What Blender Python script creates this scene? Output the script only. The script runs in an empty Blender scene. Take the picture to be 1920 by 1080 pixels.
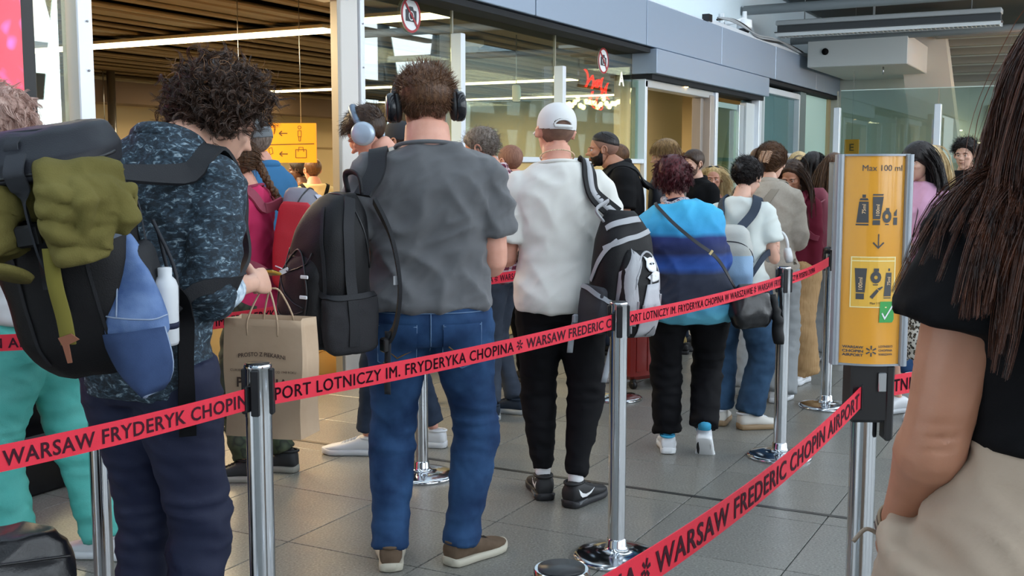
import bpy, bmesh, math, random
import numpy as np
from mathutils import Vector, Matrix, Euler
from mathutils.bvhtree import BVHTree
R=math.radians
SC=bpy.context.scene; COL=SC.collection
random.seed(4); RNG=np.random.default_rng(7)
# ---------------------------------------------------------------- camera
CAM_H=1.5; FPX=2100.0; PITCH=R(6.1155); YAW=R(27.937)
cam=bpy.data.objects.new('camera',bpy.data.cameras.new('camera')); COL.objects.link(cam)
cam.data.lens=FPX/1920*36; cam.data.sensor_width=36; cam.data.clip_end=300; cam.data.clip_start=.05
cam.location=(0,0,CAM_H); cam.rotation_euler=(math.pi/2-PITCH,0,YAW-math.pi/2)
SC.camera=cam
# ---------------------------------------------------------------- world, exposure
W=bpy.data.worlds.new('world'); SC.world=W; W.use_nodes=True
wn=W.node_tree.nodes; wl=W.node_tree.links
bg=wn['Background']; bg.inputs['Strength'].default_value=3.2
tc=wn.new('ShaderNodeTexCoord'); sx=wn.new('ShaderNodeSeparateXYZ'); rp=wn.new('ShaderNodeValToRGB')
wl.new(tc.outputs['Generated'],sx.inputs[0]); wl.new(sx.outputs['Z'],rp.inputs[0]); wl.new(rp.outputs[0],bg.inputs[0])
rp.color_ramp.elements[0].position=0.0; rp.color_ramp.elements[0].color=(.86,.94,1.0,1)
rp.color_ramp.elements[1].position=0.8; rp.color_ramp.elements[1].color=(.74,.87,1.0,1)
SC.view_settings.view_transform='Standard'; SC.view_settings.look='None'; SC.view_settings.gamma=1
SC.view_settings.use_curve_mapping=False; SC.view_settings.exposure=0.35
SC.cycles.use_denoising=True; SC.cycles.max_bounces=7; SC.cycles.transparent_max_bounces=24
SC.cycles.sample_clamp_indirect=6
def lamp(name,loc,rot,sx_,sy_,power,col):
    l=bpy.data.lights.new(name,'AREA'); l.shape='RECTANGLE'; l.size=sx_; l.size_y=sy_; l.energy=power; l.color=col
    o=bpy.data.objects.new(name,l); COL.objects.link(o); o.location=loc; o.rotation_euler=rot; return o
# daylight from the tall windows across the concourse, behind and right of the camera
lamp('window_daylight',(5,-8.9,4.6),(R(78),0,0),24,6,500,(.88,.95,1.0))
l_=lamp('column_fill_light',(14.5,-6.5,3.6),(0,0,0),6,3,420,(.88,.95,1.0)); l_.rotation_euler=Vector((6.5,9.5,-1.4)).to_track_quat('-Z','Y').to_euler()  # added fill lamp that brightens the beige column behind the glass screen
# warm ceiling lamps of the security hall
for (x,y) in ((7.,7.5),(10.5,7.5),(14,8),(9,11),(14,11.5),(4.5,6.5),(18.5,8.5),(19.5,11.5)):
    lamp('hall_ceiling_lamp',(x,y,2.78),(0,0,0),2.2,1.2,240 if y<7.6 and x<8 else 70,(1.0,.76,.45))
lamp('portal_fill_lamp',(14.6,5.7,2.78),(0,0,0),2.2,.7,70,(1.0,.82,.56))  # added fill lamp, brightens the wall seen through the portal door
# ---------------------------------------------------------------- pixel -> world (measuring the place)
f0=np.array([math.cos(YAW),math.sin(YAW),0.]); rt=np.array([math.sin(YAW),-math.cos(YAW),0.])
fw=f0*math.cos(PITCH)+np.array([0,0,-math.sin(PITCH)]); upv=f0*math.sin(PITCH)+np.array([0,0,math.cos(PITCH)])
C0=np.array([0,0,CAM_H])
def ray(x,y): return fw+rt*((x-960)/FPX)+upv*((540-y)/FPX)
def GP(x,y,z=0.): r=ray(x,y); return C0+r*((z-CAM_H)/r[2])
def DP(x,y,d): r=ray(x,y); return C0+r*(d/(r@f0))
def FY(x,y,Y): r=ray(x,y); return C0+r*(Y/r[1])
def FX(x,y,X): r=ray(x,y); return C0+r*(X/r[0])
# ---------------------------------------------------------------- materials
def lin(h):
    h=h.lstrip('#'); c=[int(h[i:i+2],16)/255 for i in (0,2,4)]
    return tuple((v/12.92 if v<=.04045 else ((v+.055)/1.055)**2.4) for v in c)+(1,)
MATS={}
def pm(name,col,rough=.6,metal=0,spec=.5,noise=None,nscale=40,bump=0,bscale=120,emit=None,estr=0,stretch=None,sheen=0,coat=0):
    """principled material; noise = second colour mixed by a noise field"""
    if name in MATS: return MATS[name]
    m=bpy.data.materials.new(name); m.use_nodes=True; nt=m.node_tree; b=nt.nodes['Principled BSDF']
    c=lin(col) if isinstance(col,str) else col
    b.inputs['Base Color'].default_value=c; b.inputs['Roughness'].default_value=rough; b.inputs['Metallic'].default_value=metal
    b.inputs['Specular IOR Level'].default_value=spec if rough<.78 else min(spec,.18)
    if sheen: b.inputs['Sheen Weight'].default_value=sheen
    if coat: b.inputs['Coat Weight'].default_value=coat; b.inputs['Coat Roughness'].default_value=.08
    if emit: b.inputs['Emission Color'].default_value=lin(emit); b.inputs['Emission Strength'].default_value=estr
    if noise or bump:
        t=nt.nodes.new('ShaderNodeTexCoord'); mp=nt.nodes.new('ShaderNodeMapping'); nt.links.new(t.outputs['Object'],mp.inputs[0])
        if stretch: mp.inputs['Scale'].default_value=stretch
    if noise:
        n=nt.nodes.new('ShaderNodeTexNoise'); n.inputs['Scale'].default_value=nscale; n.inputs['Detail'].default_value=4
        r=nt.nodes.new('ShaderNodeValToRGB'); r.color_ramp.elements[0].position=.35; r.color_ramp.elements[1].position=.65
        r.color_ramp.elements[0].color=c; r.color_ramp.elements[1].color=lin(noise)
        nt.links.new(mp.outputs[0],n.inputs['Vector']); nt.links.new(n.outputs['Fac'],r.inputs[0]); nt.links.new(r.outputs[0],b.inputs['Base Color'])
    if bump:
        n=nt.nodes.new('ShaderNodeTexNoise'); n.inputs['Scale'].default_value=bscale; n.inputs['Detail'].default_value=3
        bp=nt.nodes.new('ShaderNodeBump'); bp.inputs['Strength'].default_value=bump; bp.inputs['Distance'].default_value=.004
        nt.links.new(mp.outputs[0],n.inputs['Vector']); nt.links.new(n.outputs['Fac'],bp.inputs['Height']); nt.links.new(bp.outputs[0],b.inputs['Normal'])
    MATS[name]=m; return m
def ramp_mat(name,kind,stops,scale=1,rough=.8,**kw):
    """colour ramp driven by height ('z'), noise, voronoi or a warped wave in object space"""
    if name in MATS: return MATS[name]
    m=bpy.data.materials.new(name); m.use_nodes=True; nt=m.node_tree; b=nt.nodes['Principled BSDF']; b.inputs['Roughness'].default_value=rough
    t=nt.nodes.new('ShaderNodeTexCoord'); r=nt.nodes.new('ShaderNodeValToRGB'); L=nt.links.new
    e=r.color_ramp.elements
    while len(e)<len(stops): e.new(.5)
    for q,(p,c) in zip(e,stops): q.position=p; q.color=lin(c)
    if kind=='z':
        s=nt.nodes.new('ShaderNodeSeparateXYZ'); mr=nt.nodes.new('ShaderNodeMapRange')
        mr.inputs['From Min'].default_value=kw['z0']; mr.inputs['From Max'].default_value=kw['z1']
        L(t.outputs['Object'],s.inputs[0]); L(s.outputs['Z'],mr.inputs[0])
        n=nt.nodes.new('ShaderNodeTexNoise'); n.inputs['Scale'].default_value=9; ad=nt.nodes.new('ShaderNodeMath'); ad.operation='MULTIPLY_ADD'; ad.inputs[1].default_value=kw.get('wob',.06); 
        L(t.outputs['Object'],n.inputs['Vector']); L(n.outputs['Fac'],ad.inputs[0]); L(mr.outputs[0],ad.inputs[2]); L(ad.outputs[0],r.inputs[0])
    elif kind=='noise':
        mp=nt.nodes.new('ShaderNodeMapping'); mp.inputs['Scale'].default_value=kw.get('stretch',(1,1,1))
        n=nt.nodes.new('ShaderNodeTexNoise'); n.inputs['Scale'].default_value=scale; n.inputs['Detail'].default_value=kw.get('detail',5); n.inputs['Distortion'].default_value=kw.get('dist',0)
        n.inputs['Roughness'].default_value=kw.get('nrough',.5)
        L(t.outputs['Object'],mp.inputs[0]); L(mp.outputs[0],n.inputs['Vector']); L(n.outputs['Fac'],r.inputs[0])
    elif kind=='voronoi':
        n=nt.nodes.new('ShaderNodeTexVoronoi'); n.inputs['Scale'].default_value=scale
        L(t.outputs['Object'],n.inputs['Vector']); L(n.outputs['Distance'],r.inputs[0])
    L(r.outputs[0],b.inputs['Base Color'])
    if kw.get('bump'):
        n2=nt.nodes.new('ShaderNodeTexNoise'); n2.inputs['Scale'].default_value=140; bp=nt.nodes.new('ShaderNodeBump'); bp.inputs['Strength'].default_value=kw['bump']; bp.inputs['Distance'].default_value=.004
        L(t.outputs['Object'],n2.inputs['Vector']); L(n2.outputs['Fac'],bp.inputs['Height']); L(bp.outputs[0],b.inputs['Normal'])
    MATS[name]=m; return m
def glass_mat(name,tint,ior=1.5,extra=0.0,rough=0.0):
    if name in MATS: return MATS[name]
    m=bpy.data.materials.new(name); m.use_nodes=True; nt=m.node_tree; nt.nodes.remove(nt.nodes['Principled BSDF'])
    o=nt.nodes['Material Output']; tr=nt.nodes.new('ShaderNodeBsdfTransparent'); tr.inputs[0].default_value=lin(tint)
    gl=nt.nodes.new('ShaderNodeBsdfGlossy'); gl.inputs['Roughness'].default_value=rough; gl.inputs[0].default_value=(.95,1,.98,1)
    fr=nt.nodes.new('ShaderNodeLayerWeight'); fr.inputs[0].default_value=.5; pw_=nt.nodes.new('ShaderNodeMath'); pw_.operation='POWER'; pw_.inputs[1].default_value=5; nt.links.new(fr.outputs['Facing'],pw_.inputs[0])
    ad=nt.nodes.new('ShaderNodeMath'); ad.operation='ADD'; ad.use_clamp=True; ad.inputs[1].default_value=extra
    mx=nt.nodes.new('ShaderNodeMixShader'); L=nt.links.new
    L(pw_.outputs[0],ad.inputs[0]); L(ad.outputs[0],mx.inputs[0]); L(tr.outputs[0],mx.inputs[1]); L(gl.outputs[0],mx.inputs[2]); L(mx.outputs[0],o.inputs[0])
    MATS[name]=m; return m
# ---------------------------------------------------------------- mesh building
def unit(v): v=np.asarray(v,float); return v/(np.linalg.norm(v)+1e-12)
class MB:
    def __init__(s): s.v=[]; s.f=[]; s.n=0
    def add(s,v,f):
        v=np.asarray(v,float).reshape(-1,3); s.v.append(v)
        s.f+= [tuple(i+s.n for i in q) for q in f]; s.n+=len(v); return s
    def box(s,c,d,rot=None,bev=0):
        x,y,z=[q/2 for q in d]
        if bev:
            b=min(bev,x*.9,y*.9,z*.9); v=[]; 
            for sz,zz in ((0,-z),(1,-z+b),(1,z-b),(0,z)):
                k=0 if sz else b
                xx,yy=x-k,y-k; c2=b*.7 if sz else b*.5
                v+=[(-xx+c2,-yy,zz),(xx-c2,-yy,zz),(xx,-yy+c2,zz),(xx,yy-c2,zz),(xx-c2,yy,zz),(-xx+c2,yy,zz),(-xx,yy-c2,zz),(-xx,-yy+c2,zz)]
            f=[tuple(range(7,-1,-1)),tuple(range(24,32))]
            for r in range(3):
                for i in range(8): j=(i+1)%8; f.append((r*8+i,r*8+j,r*8+8+j,r*8+8+i))
        else:
            v=[(-x,-y,-z),(x,-y,-z),(x,y,-z),(-x,y,-z),(-x,-y,z),(x,-y,z),(x,y,z),(-x,y,z)]
            f=[(3,2,1,0),(4,5,6,7),(0,1,5,4),(1,2,6,5),(2,3,7,6),(3,0,4,7)]
        v=np.array(v)
        if rot is not None: v=v@np.array(rot).T
        return s.add(v+np.array(c),f)
    def rings(s,rs,cap=True,closed=True):
        n=len(rs[0]); base=[]; f=[]
        for i in range(len(rs)-1):
            for j in range(n if closed else n-1):
                k=(j+1)%n; f.append((i*n+j,i*n+k,(i+1)*n+k,(i+1)*n+j))
        if cap: f.append(tuple(range(n-1,-1,-1))); f.append(tuple((len(rs)-1)*n+j for j in range(n)))
        return s.add(np.concatenate([np.asarray(r) for r in rs]),f)
    def lathe(s,prof,c=(0,0,0),seg=32,ax=None):
        a=np.linspace(0,2*math.pi,seg,endpoint=False); rs=[]
        for r,z in prof:
            p=np.stack([r*np.cos(a),r*np.sin(a),np.full(seg,z)],1)
            if ax is not None: p=p@np.array(ax).T
            rs.append(p+np.array(c))
        return s.rings(rs)
    def tube(s,pts,rad,seg=10,cap=True,flat=1.0,hint=None):
        """swept tube; rad number or list; flat scales the second axis"""
        pts=np.asarray(pts,float); n=len(pts); rad=np.broadcast_to(np.asarray(rad,float),(n,)) if np.ndim(rad)<1 or len(rad)==n else np.interp(np.linspace(0,1,n),np.linspace(0,1,len(rad)),rad)
        t=np.gradient(pts,axis=0); t/=np.linalg.norm(t,axis=1)[:,None]+1e-12
        h=np.array(hint if hint is not None else ((0,0,1) if abs(t[0][2])<.9 else (1,0,0)),float)
        a=np.linspace(0,2*math.pi,seg,endpoint=False); rs=[]; u=h
        for i in range(n):
            if hint is not None: u=h
            u=unit(u-t[i]*(u@t[i])); w=np.cross(t[i],u)
            rs.append(pts[i]+rad[i]*(np.cos(a)[:,None]*u*flat+np.sin(a)[:,None]*w))
        return s.rings(rs,cap)
    def loft(s,stations,seg=28,ex=2.0,cap=True):
        """stations: (centre, x-axis, y-axis, rx, ry[, exponent])"""
        a=np.linspace(0,2*math.pi,seg,endpoint=False); rs=[]
        for st in stations:
            c,X,Y,rx,ry=st[:5]; e=2/(st[5] if len(st)>5 else ex)
            ca,sa=np.cos(a),np.sin(a); px=np.sign(ca)*np.abs(ca)**e*rx; py=np.sign(sa)*np.abs(sa)**e*ry
            rs.append(np.array(c)+px[:,None]*np.array(X)+py[:,None]*np.array(Y))
        return s.rings(rs,cap)
    def ell(s,c,r,seg=16,rot=None):
        n=seg//2+1; rs=[]; a=np.linspace(0,2*math.pi,seg,endpoint=False)
        for t in np.linspace(-math.pi/2+.06,math.pi/2-.06,n):
            p=np.stack([np.cos(t)*np.cos(a)*r[0],np.cos(t)*np.sin(a)*r[1],np.full(seg,math.sin(t)*r[2])],1)
            if rot is not None: p=p@np.array(rot).T
            rs.append(p+np.array(c))
        return s.rings(rs)
    def strip(s,pts,width,thick,normals,taper=None):
        """flat band through pts: width across (t x n), thickness along n"""
        pts=np.asarray(pts,float); t=np.gradient(pts,axis=0); rs=[]
        for i,p in enumerate(pts):
            tt=unit(t[i]); n=np.asarray(normals[i] if np.ndim(normals)>1 else normals,float); n=unit(n-tt*(n@tt)); w=np.cross(tt,n)
            hw=(width if taper is None else width*taper[i])/2
            rs.append(np.array([p-w*hw,p+w*hw,p+w*hw*.96+n*thick,p-w*hw*.96+n*thick]))
        return s.rings(rs)
    def prism(s,poly,origin,ux,uy,depth):
        """outline (2D list) extruded along ux x uy"""
        ux,uy=np.array(ux,float),np.array(uy,float); n=np.cross(ux,uy); P=np.array([np.array(origin)+ux*p[0]+uy*p[1] for p in poly]); k=len(poly)
        f=[tuple(range(k-1,-1,-1)),tuple(range(k,2*k))]+[(i,(i+1)%k,k+(i+1)%k,k+i) for i in range(k)]
        return s.add(np.concatenate([P,P+n*depth]),f)
    def mesh(s,name='m',smooth=True):
        me=bpy.data.meshes.new(name); V=np.concatenate(s.v) if s.v else np.zeros((0,3))
        me.from_pydata(V.tolist(),[],s.f); 
        if smooth: me.shade_smooth()
        return me
    def build(s,name,mat,parent=None,smooth=True,angle=None,loc=None):
        return obj(name,s.mesh(name,smooth),mat,parent,angle,loc)
def obj(name,me,mat,parent=None,angle=None,loc=None):
    o=bpy.data.objects.new(name,me); COL.objects.link(o)
    if mat is not None:
        for q in (mat if isinstance(mat,(list,tuple)) else [mat]): me.materials.append(q)
    if angle: 
        try: me.set_sharp_from_angle(angle=R(angle))
        except Exception: pass
    if parent is not None: o.parent=parent
    if loc is not None: o.location=loc
    return o
def tag(o,label=None,cat=None,group=None,kind=None):
    if label: o['label']=label
    if cat: o['category']=cat
    if group: o['group']=group
    if kind: o['kind']=kind
    return o
def empty(name,loc=(0,0,0),rz=0,label=None,cat=None,group=None):
    o=bpy.data.objects.new(name,None); o.empty_display_size=.1; COL.objects.link(o); o.location=loc; o.rotation_euler=(0,0,rz); return tag(o,label,cat,group)
def dup(root,loc,rz=None,label=None,group=None):
    r=root.copy(); COL.objects.link(r); r.location=loc
    if rz is not None: r.rotation_euler=(0,0,rz)
    if label: r['label']=label
    if group: r['group']=group
    for ch in list(root.children):
        c=ch.copy(); COL.objects.link(c); c.parent=r
        for g in list(ch.children): d=g.copy(); COL.objects.link(d); d.parent=c
    return r
def struct(o): o['kind']='structure'; return o
def spline(pts,n):
    """Catmull-Rom through pts"""
    p=np.asarray(pts,float); p=np.vstack([2*p[0]-p[1],p,2*p[-1]-p[-2]]); m=len(p)-3; out=[]
    for u in np.linspace(0,m-1e-6,n):
        i=int(u); t=u-i; a,b,c,d=p[i:i+4]
        out.append(.5*((2*b)+(c-a)*t+(2*a-5*b+4*c-d)*t*t+(-a+3*b-3*c+d)*t**3))
    return np.array(out)
# gradient noise, vectorised
_perm=np.random.default_rng(3).permutation(256); _perm=np.concatenate([_perm,_perm,_perm]); _gr=np.random.default_rng(5).normal(size=(256,3)); _gr/=np.linalg.norm(_gr,axis=1)[:,None]
def pn(P):
    P=np.asarray(P,float); i=np.floor(P).astype(int); f=P-i; i=i&255; u=f*f*f*(f*(f*6-15)+10); out=0
    for dx in (0,1):
        for dy in (0,1):
            for dz in (0,1):
                h=_perm[_perm[_perm[i[:,0]+dx]+i[:,1]+dy]+i[:,2]+dz]; g=_gr[h&255]
                w=(u[:,0] if dx else 1-u[:,0])*(u[:,1] if dy else 1-u[:,1])*(u[:,2] if dz else 1-u[:,2])
                out=out+w*((f[:,0]-dx)*g[:,0]+(f[:,1]-dy)*g[:,1]+(f[:,2]-dz)*g[:,2])
    return out
def sstep(a,b,x): t=np.clip((x-a)/(b-a),0,1); return t*t*(3-2*t)
def getv(me): a=np.empty(len(me.vertices)*3,np.float32); me.vertices.foreach_get('co',a); return a.reshape(-1,3).astype(float)
def setv(me,v): me.vertices.foreach_set('co',np.asarray(v,np.float32).ravel()); me.update()
def getn(me): a=np.empty(len(me.vertices)*3,np.float32); me.vertices.foreach_get('normal',a); return a.reshape(-1,3).astype(float)
def evaluated(o):
    dg=bpy.context.evaluated_depsgraph_get(); return bpy.data.meshes.new_from_object(o.evaluated_get(dg))
def voxel(mb,size,smooth=4,fac=.5):
    me=mb.mesh('tmp',False); o=bpy.data.objects.new('tmp',me); COL.objects.link(o)
    r=o.modifiers.new('r','REMESH'); r.mode='VOXEL'; r.voxel_size=size; r.use_smooth_shade=True
    if smooth: s=o.modifiers.new('s','SMOOTH'); s.factor=fac; s.iterations=smooth
    out=evaluated(o); bpy.data.objects.remove(o); bpy.data.meshes.remove(me); out.shade_smooth(); return out
def join_mesh(me,parts):
    """append (verts, faces) lists to mesh"""
    v=getv(me); f=[tuple(p.vertices) for p in me.polygons]; n=len(v); V=[v]
    for pv,pf in parts: V.append(np.asarray(pv)); f+=[tuple(i+n for i in q) for q in pf]; n+=len(pv)
    m=bpy.data.meshes.new('body'); m.from_pydata(np.concatenate(V).tolist(),[],f); m.shade_smooth(); bpy.data.meshes.remove(me); return m
def fast_mesh(name,V,F):
    """V (n,3); F (m,k) index array of equal-length faces"""
    me=bpy.data.meshes.new(name); V=np.asarray(V,np.float32); F=np.asarray(F,np.int32); k=F.shape[1]
    me.vertices.add(len(V)); me.vertices.foreach_set('co',V.ravel()); me.loops.add(F.size); me.loops.foreach_set('vertex_index',F.ravel())
    me.polygons.add(len(F)); me.polygons.foreach_set('loop_start',np.arange(0,F.size,k,dtype=np.int32)); me.update(calc_edges=True); me.validate(); me.shade_smooth(); return me
_text={}
def text_geo(s,bold=0.0,shear=0,spacing=1.0):
    """outline text -> (verts, faces), x to the right, y up, cap height about 0.7"""
    k=(s,bold,shear,spacing)
    if k in _text: return _text[k]
    if 'M' in s and bold>0:      # thicken by overlaid shifted copies: the outline offset breaks this glyph
        v,f=text_geo(s,0,shear,spacing); n=len(v); V=[];F=[]
        for i,(dx,dy) in enumerate(((-bold,0),(bold,0),(0,bold*.8),(0,-bold*.8))): V.append(v+[dx,dy,0]); F+=[tuple(q+i*n for q in t) for t in f]
        _text[k]=(np.concatenate(V),F); return _text[k]
    c=bpy.data.curves.new('t','FONT'); c.body=s; c.size=1; c.offset=bold; c.shear=shear; c.resolution_u=3; c.space_character=spacing
    o=bpy.data.objects.new('t',c); COL.objects.link(o); me=evaluated(o)
    v=getv(me); f=[tuple(p.vertices) for p in me.polygons]; bpy.data.objects.remove(o); bpy.data.curves.remove(c); bpy.data.meshes.remove(me)
    _text[k]=(v,f); return v,f
def text_on(mb,s,origin,ux,uy,height,lift=.0012,bold=.012,width=None,center=True,**k):
    v,f=text_geo(s,bold,**k); v=v.copy(); sc=height/.73
    w=v[:,0].max()-v[:,0].min(); v[:,0]-=v[:,0].min()
    sxx=sc if width is None else width/w
    if center: v[:,0]-=w/2
    ux,uy=unit(ux),unit(uy); n=np.cross(ux,uy)
    mb.add(np.array(origin)+v[:,:1]*sxx*ux+v[:,1:2]*sc*uy+n*lift,f)
# ================================================================ shared materials
CHROME=pm('chrome','#C9CCD0',.13,1); STEEL=pm('brushed_steel','#B4B8BC',.3,1); BLACKP=pm('black_plastic','#141417',.4)
ALU=pm('aluminium_frame','#C3CAD2',.38,.55); ALUW=pm('pale_aluminium','#DADFE6',.4,.2); CLAD=pm('silver_cladding','#97A5B8',.42,.3)
DARKGAP=pm('dark_gap','#2A2B2D',.8); WALLW=pm('white_wall','#CCDAE2',.85); GRAYW=pm('grey_ceiling','#54595B',.8); GRAYP=pm('grey_pipe','#8B8F90',.6)
BEIGE=pm('beige_concrete','#A9A79F',.85,noise='#B4B2AA',nscale=2); CREAM=pm('cream_hall_wall','#BFAE8C',.8); WOOD=pm('brown_slat','#5E4A2A',.55,noise='#6B5632',nscale=3,stretch=(.15,3,3))
YELLOW=pm('amber_panel','#D2B070',.45); ORANGE=pm('amber_sign','#E89A1C',.4); INK=pm('dark_print','#3A3C42',.6); WHITEP=pm('white_plastic','#E6E8EA',.4)
GLASS=glass_mat('clear_glass','#E9F2EE',1.52,.17); GLASSG=glass_mat('green_glass','#C9DCD6',1.5,.03); REDB=pm('red_webbing','#D8223A',.65,bump=.1,bscale=400)
BROWNB=pm('brown_bulkhead','#5C4A3A',.7)
# ================================================================ floor
fl=struct(MB().box((11,0,-.03),(60,44,.05)).build('floor',pm('joint_grout','#3E3F3E',.8),smooth=False))
def tile_mat():
    m=pm('granite_tile','#7C7B76',.32); nt=m.node_tree; b=nt.nodes['Principled BSDF']; L=nt.links.new
    t=nt.nodes.new('ShaderNodeTexCoord'); n=nt.nodes.new('ShaderNodeTexNoise'); n.inputs['Scale'].default_value=110; n.inputs['Detail'].default_value=3
    oi=nt.nodes.new('ShaderNodeObjectInfo'); r=nt.nodes.new('ShaderNodeValToRGB')
    for p,c in ((.30,'#55544F'),(.42,'#74736D'),(.58,'#7E7D77'),(.72,'#9A9992')):
        e=r.color_ramp.elements.new(p); e.color=lin(c)
    r.color_ramp.elements.remove(r.color_ramp.elements[0]); r.color_ramp.elements.remove(r.color_ramp.elements[-1])
    va=nt.nodes.new('ShaderNodeHueSaturation'); mr=nt.nodes.new('ShaderNodeMapRange'); mr.inputs['To Min'].default_value=.92; mr.inputs['To Max'].default_value=1.06
    n2=nt.nodes.new('ShaderNodeTexNoise'); n2.inputs['Scale'].default_value=5; rr=nt.nodes.new('ShaderNodeMapRange'); rr.inputs['To Min'].default_value=.22; rr.inputs['To Max'].default_value=.42
    L(t.outputs['Object'],n.inputs['Vector']); L(n.outputs['Fac'],r.inputs[0]); L(r.outputs[0],va.inputs['Color']); L(oi.outputs['Random'],mr.inputs[0]); L(mr.outputs[0],va.inputs['Value']); L(va.outputs[0],b.inputs['Base Color'])
    L(t.outputs['Object'],n2.inputs['Vector']); L(n2.outputs['Fac'],rr.inputs[0]); L(rr.outputs[0],b.inputs['Roughness'])
    return m
TILE=tile_mat(); TS=.618
tme=MB().box((0,0,-.004),(TS-.005,TS-.005,.008),bev=.0015).mesh('tile',False); tme.materials.append(TILE)
far=MB(); near=[]
for i in range(-14,34):
    for j in range(-12,22):
        x=4.07+TS*(i+.5); y=1.0+TS*(j+.5); d=math.hypot(x,y)
        v=np.array([x,y,0])-C0; zc=v@fw; u=(v@rt)/max(zc,.01)*FPX if zc>.3 else 9e9
        if 1.5<zc<12.5 and abs(u)<1250 and y<9: near.append((zc,x,y))
        else: far.box((x,y,-.004),(TS-.005,TS-.005,.008))
near.sort()
for k,(z,x,y) in enumerate(near):
    if k<300: t=bpy.data.objects.new('tile',tme); COL.objects.link(t); t.parent=fl; t.location=(x,y,0)
    else: far.box((x,y,-.004),(TS-.005,TS-.005,.008))
tag(far.build('tile_field',TILE,fl,smooth=False),kind='stuff')
MB().box((4.82,2.5,.0005),(.028,12,.003)).build('expansion_joint',pm('joint_metal','#4A4A48',.35,.6),fl,smooth=False)
# ================================================================ facade (plane y = 4.7)
FYP=4.70
# portal header, fascia and wall above
fas=struct(empty('wall_fascia'))
for k,x in enumerate((1.0,3.66,6.34,9.04,11.74,14.43,17.12,19.8)):
    z0=2.84 if x>6 else 2.84
    MB().box((x+1.345,FYP+.02,(z0+3.33)/2),(2.675,.34,3.33-z0),bev=.006).build('cladding_panel',CLAD,fas,smooth=False)
MB().box((11.8,FYP+.16,3.08),(21.6,.26,.46)).build('fascia_core',DARKGAP,fas,smooth=False)
MB().box((11.8,FYP+.1,2.80),(21.6,.44,.05)).build('fascia_soffit',DARKGAP,fas,smooth=False)
struct(MB().box((10.3,FYP+.35,6.2),(42,.2,5.8)).build('wall_upper',WALLW,smooth=False))
tr=struct(MB().box((11.9,FYP+.05,3.355),(22,.24,.03)).build('trim_1',ALUW,smooth=False))
por=struct(empty('wall_portal_header'))
MB().box(((11.93+16.6)/2,FYP-.05,2.685),(4.68,.3,.27),bev=.006).build('header_panel',CLAD,por,smooth=False)
MB().box(((11.93+16.6)/2,FYP+.05,2.52),(4.6,.36,.06)).build('header_soffit',DARKGAP,por,smooth=False)
MB().lathe([(.07,0),(.07,.012)],(13.3,FYP-.02,2.482),16).build('downlight',pm('downlight_glow','#FFD08A',.5,emit='#FFC878',estr=6),por)
# big door opening on the left: left jamb, column, header
dl=struct(empty('door_1'))
MB().box((4.15,FYP+.04,1.36),(.10,.12,2.72),bev=.008).build('door_post',ALUW,dl,smooth=False)
MB().box((5.2,FYP+.06,2.74),(2.4,.22,.2),bev=.01).build('door_header',ALUW,dl,smooth=False)
for z in (.4,.9,1.5,1.75,2.0,2.25,2.5): MB().lathe([(.006,0),(.006,.004)],(4.16,FYP-.024,z),8,ax=[[1,0,0],[0,0,-1],[0,1,0]]).build('screw',STEEL,dl)
gl=MB().box((3.86,FYP+.06,1.36),(.46,.012,2.7)).build('glass_leaf',GLASS,dl,smooth=False)
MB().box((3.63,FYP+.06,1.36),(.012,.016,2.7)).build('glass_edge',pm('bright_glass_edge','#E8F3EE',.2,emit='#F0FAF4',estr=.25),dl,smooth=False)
cl=struct(empty('wall_column'))
MB().box((6.41,FYP+.0,1.42),(.2,.07,2.85),bev=.008).build('column_body',pm('column_white','#CFCBC6',.55),cl,smooth=False)
MB().box((6.295,FYP+.0,1.42),(.03,.06,2.85),bev=.004).build('column_edge',pm('worn_edge','#9A958C',.4,.5),cl,smooth=False)
MB().box((6.545,FYP-.02,1.42),(.05,.06,2.85),bev=.004).build('column_strip',ALUW,cl,smooth=False)
for z in (1.0,1.5,1.9,2.2,2.5): MB().lathe([(.006,0),(.006,.004)],(6.545,FYP-.052,z),8,ax=[[1,0,0],[0,0,-1],[0,1,0]]).build('screw',STEEL,cl)
# glazed front between column and portal: parapet of amber panels, rail, three panes, two fins
pw=struct(empty('wall_parapet'))
for x0,x1 in ((6.57,8.0),(8.0,9.93),(9.93,11.95)):
    MB().box(((x0+x1)/2,FYP+.04,.78),(x1-x0-.012,.1,1.54),bev=.004).build('amber_panel',YELLOW,pw,smooth=False)
    for a,b,c,d in ((x0+.14,x1-.14,1.44,1.452),(x0+.14,x1-.14,.2,.212)): MB().box(((a+b)/2,FYP-.012,(c+d)/2),(b-a,.006,d-c)).build('panel_groove',INK,pw,smooth=False)
    for a in (x0+.14,x1-.14): MB().box((a,FYP-.012,.826),(.012,.006,1.24)).build('panel_groove',INK,pw,smooth=False)
MB().box((9.26,FYP+.03,1.575),(5.4,.16,.05),bev=.006).build('sill_rail',ALUW,pw,smooth=False)
for k,(x0,x1) in enumerate(((6.57,8.0),(8.0,9.93),(9.93,11.92))):
    w=struct(empty('window_%d'%(k+1))); MB().box(((x0+x1)/2,FYP+.1,2.2),(x1-x0-.014,.012,1.22)).build('pane',GLASS,w,smooth=False)
    if k<2:
        MB().box((x1,FYP+.04,2.03 if k else 2.09),(.07,.1,.9 if k else 1.0),bev=.006).build('fin',ALUW,w,smooth=False)
        MB().box((x1,FYP+.1,2.68),(.02,.02,.4)).build('seam',pm('glass_seam','#8E8B7C',.3),w,smooth=False)
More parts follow.
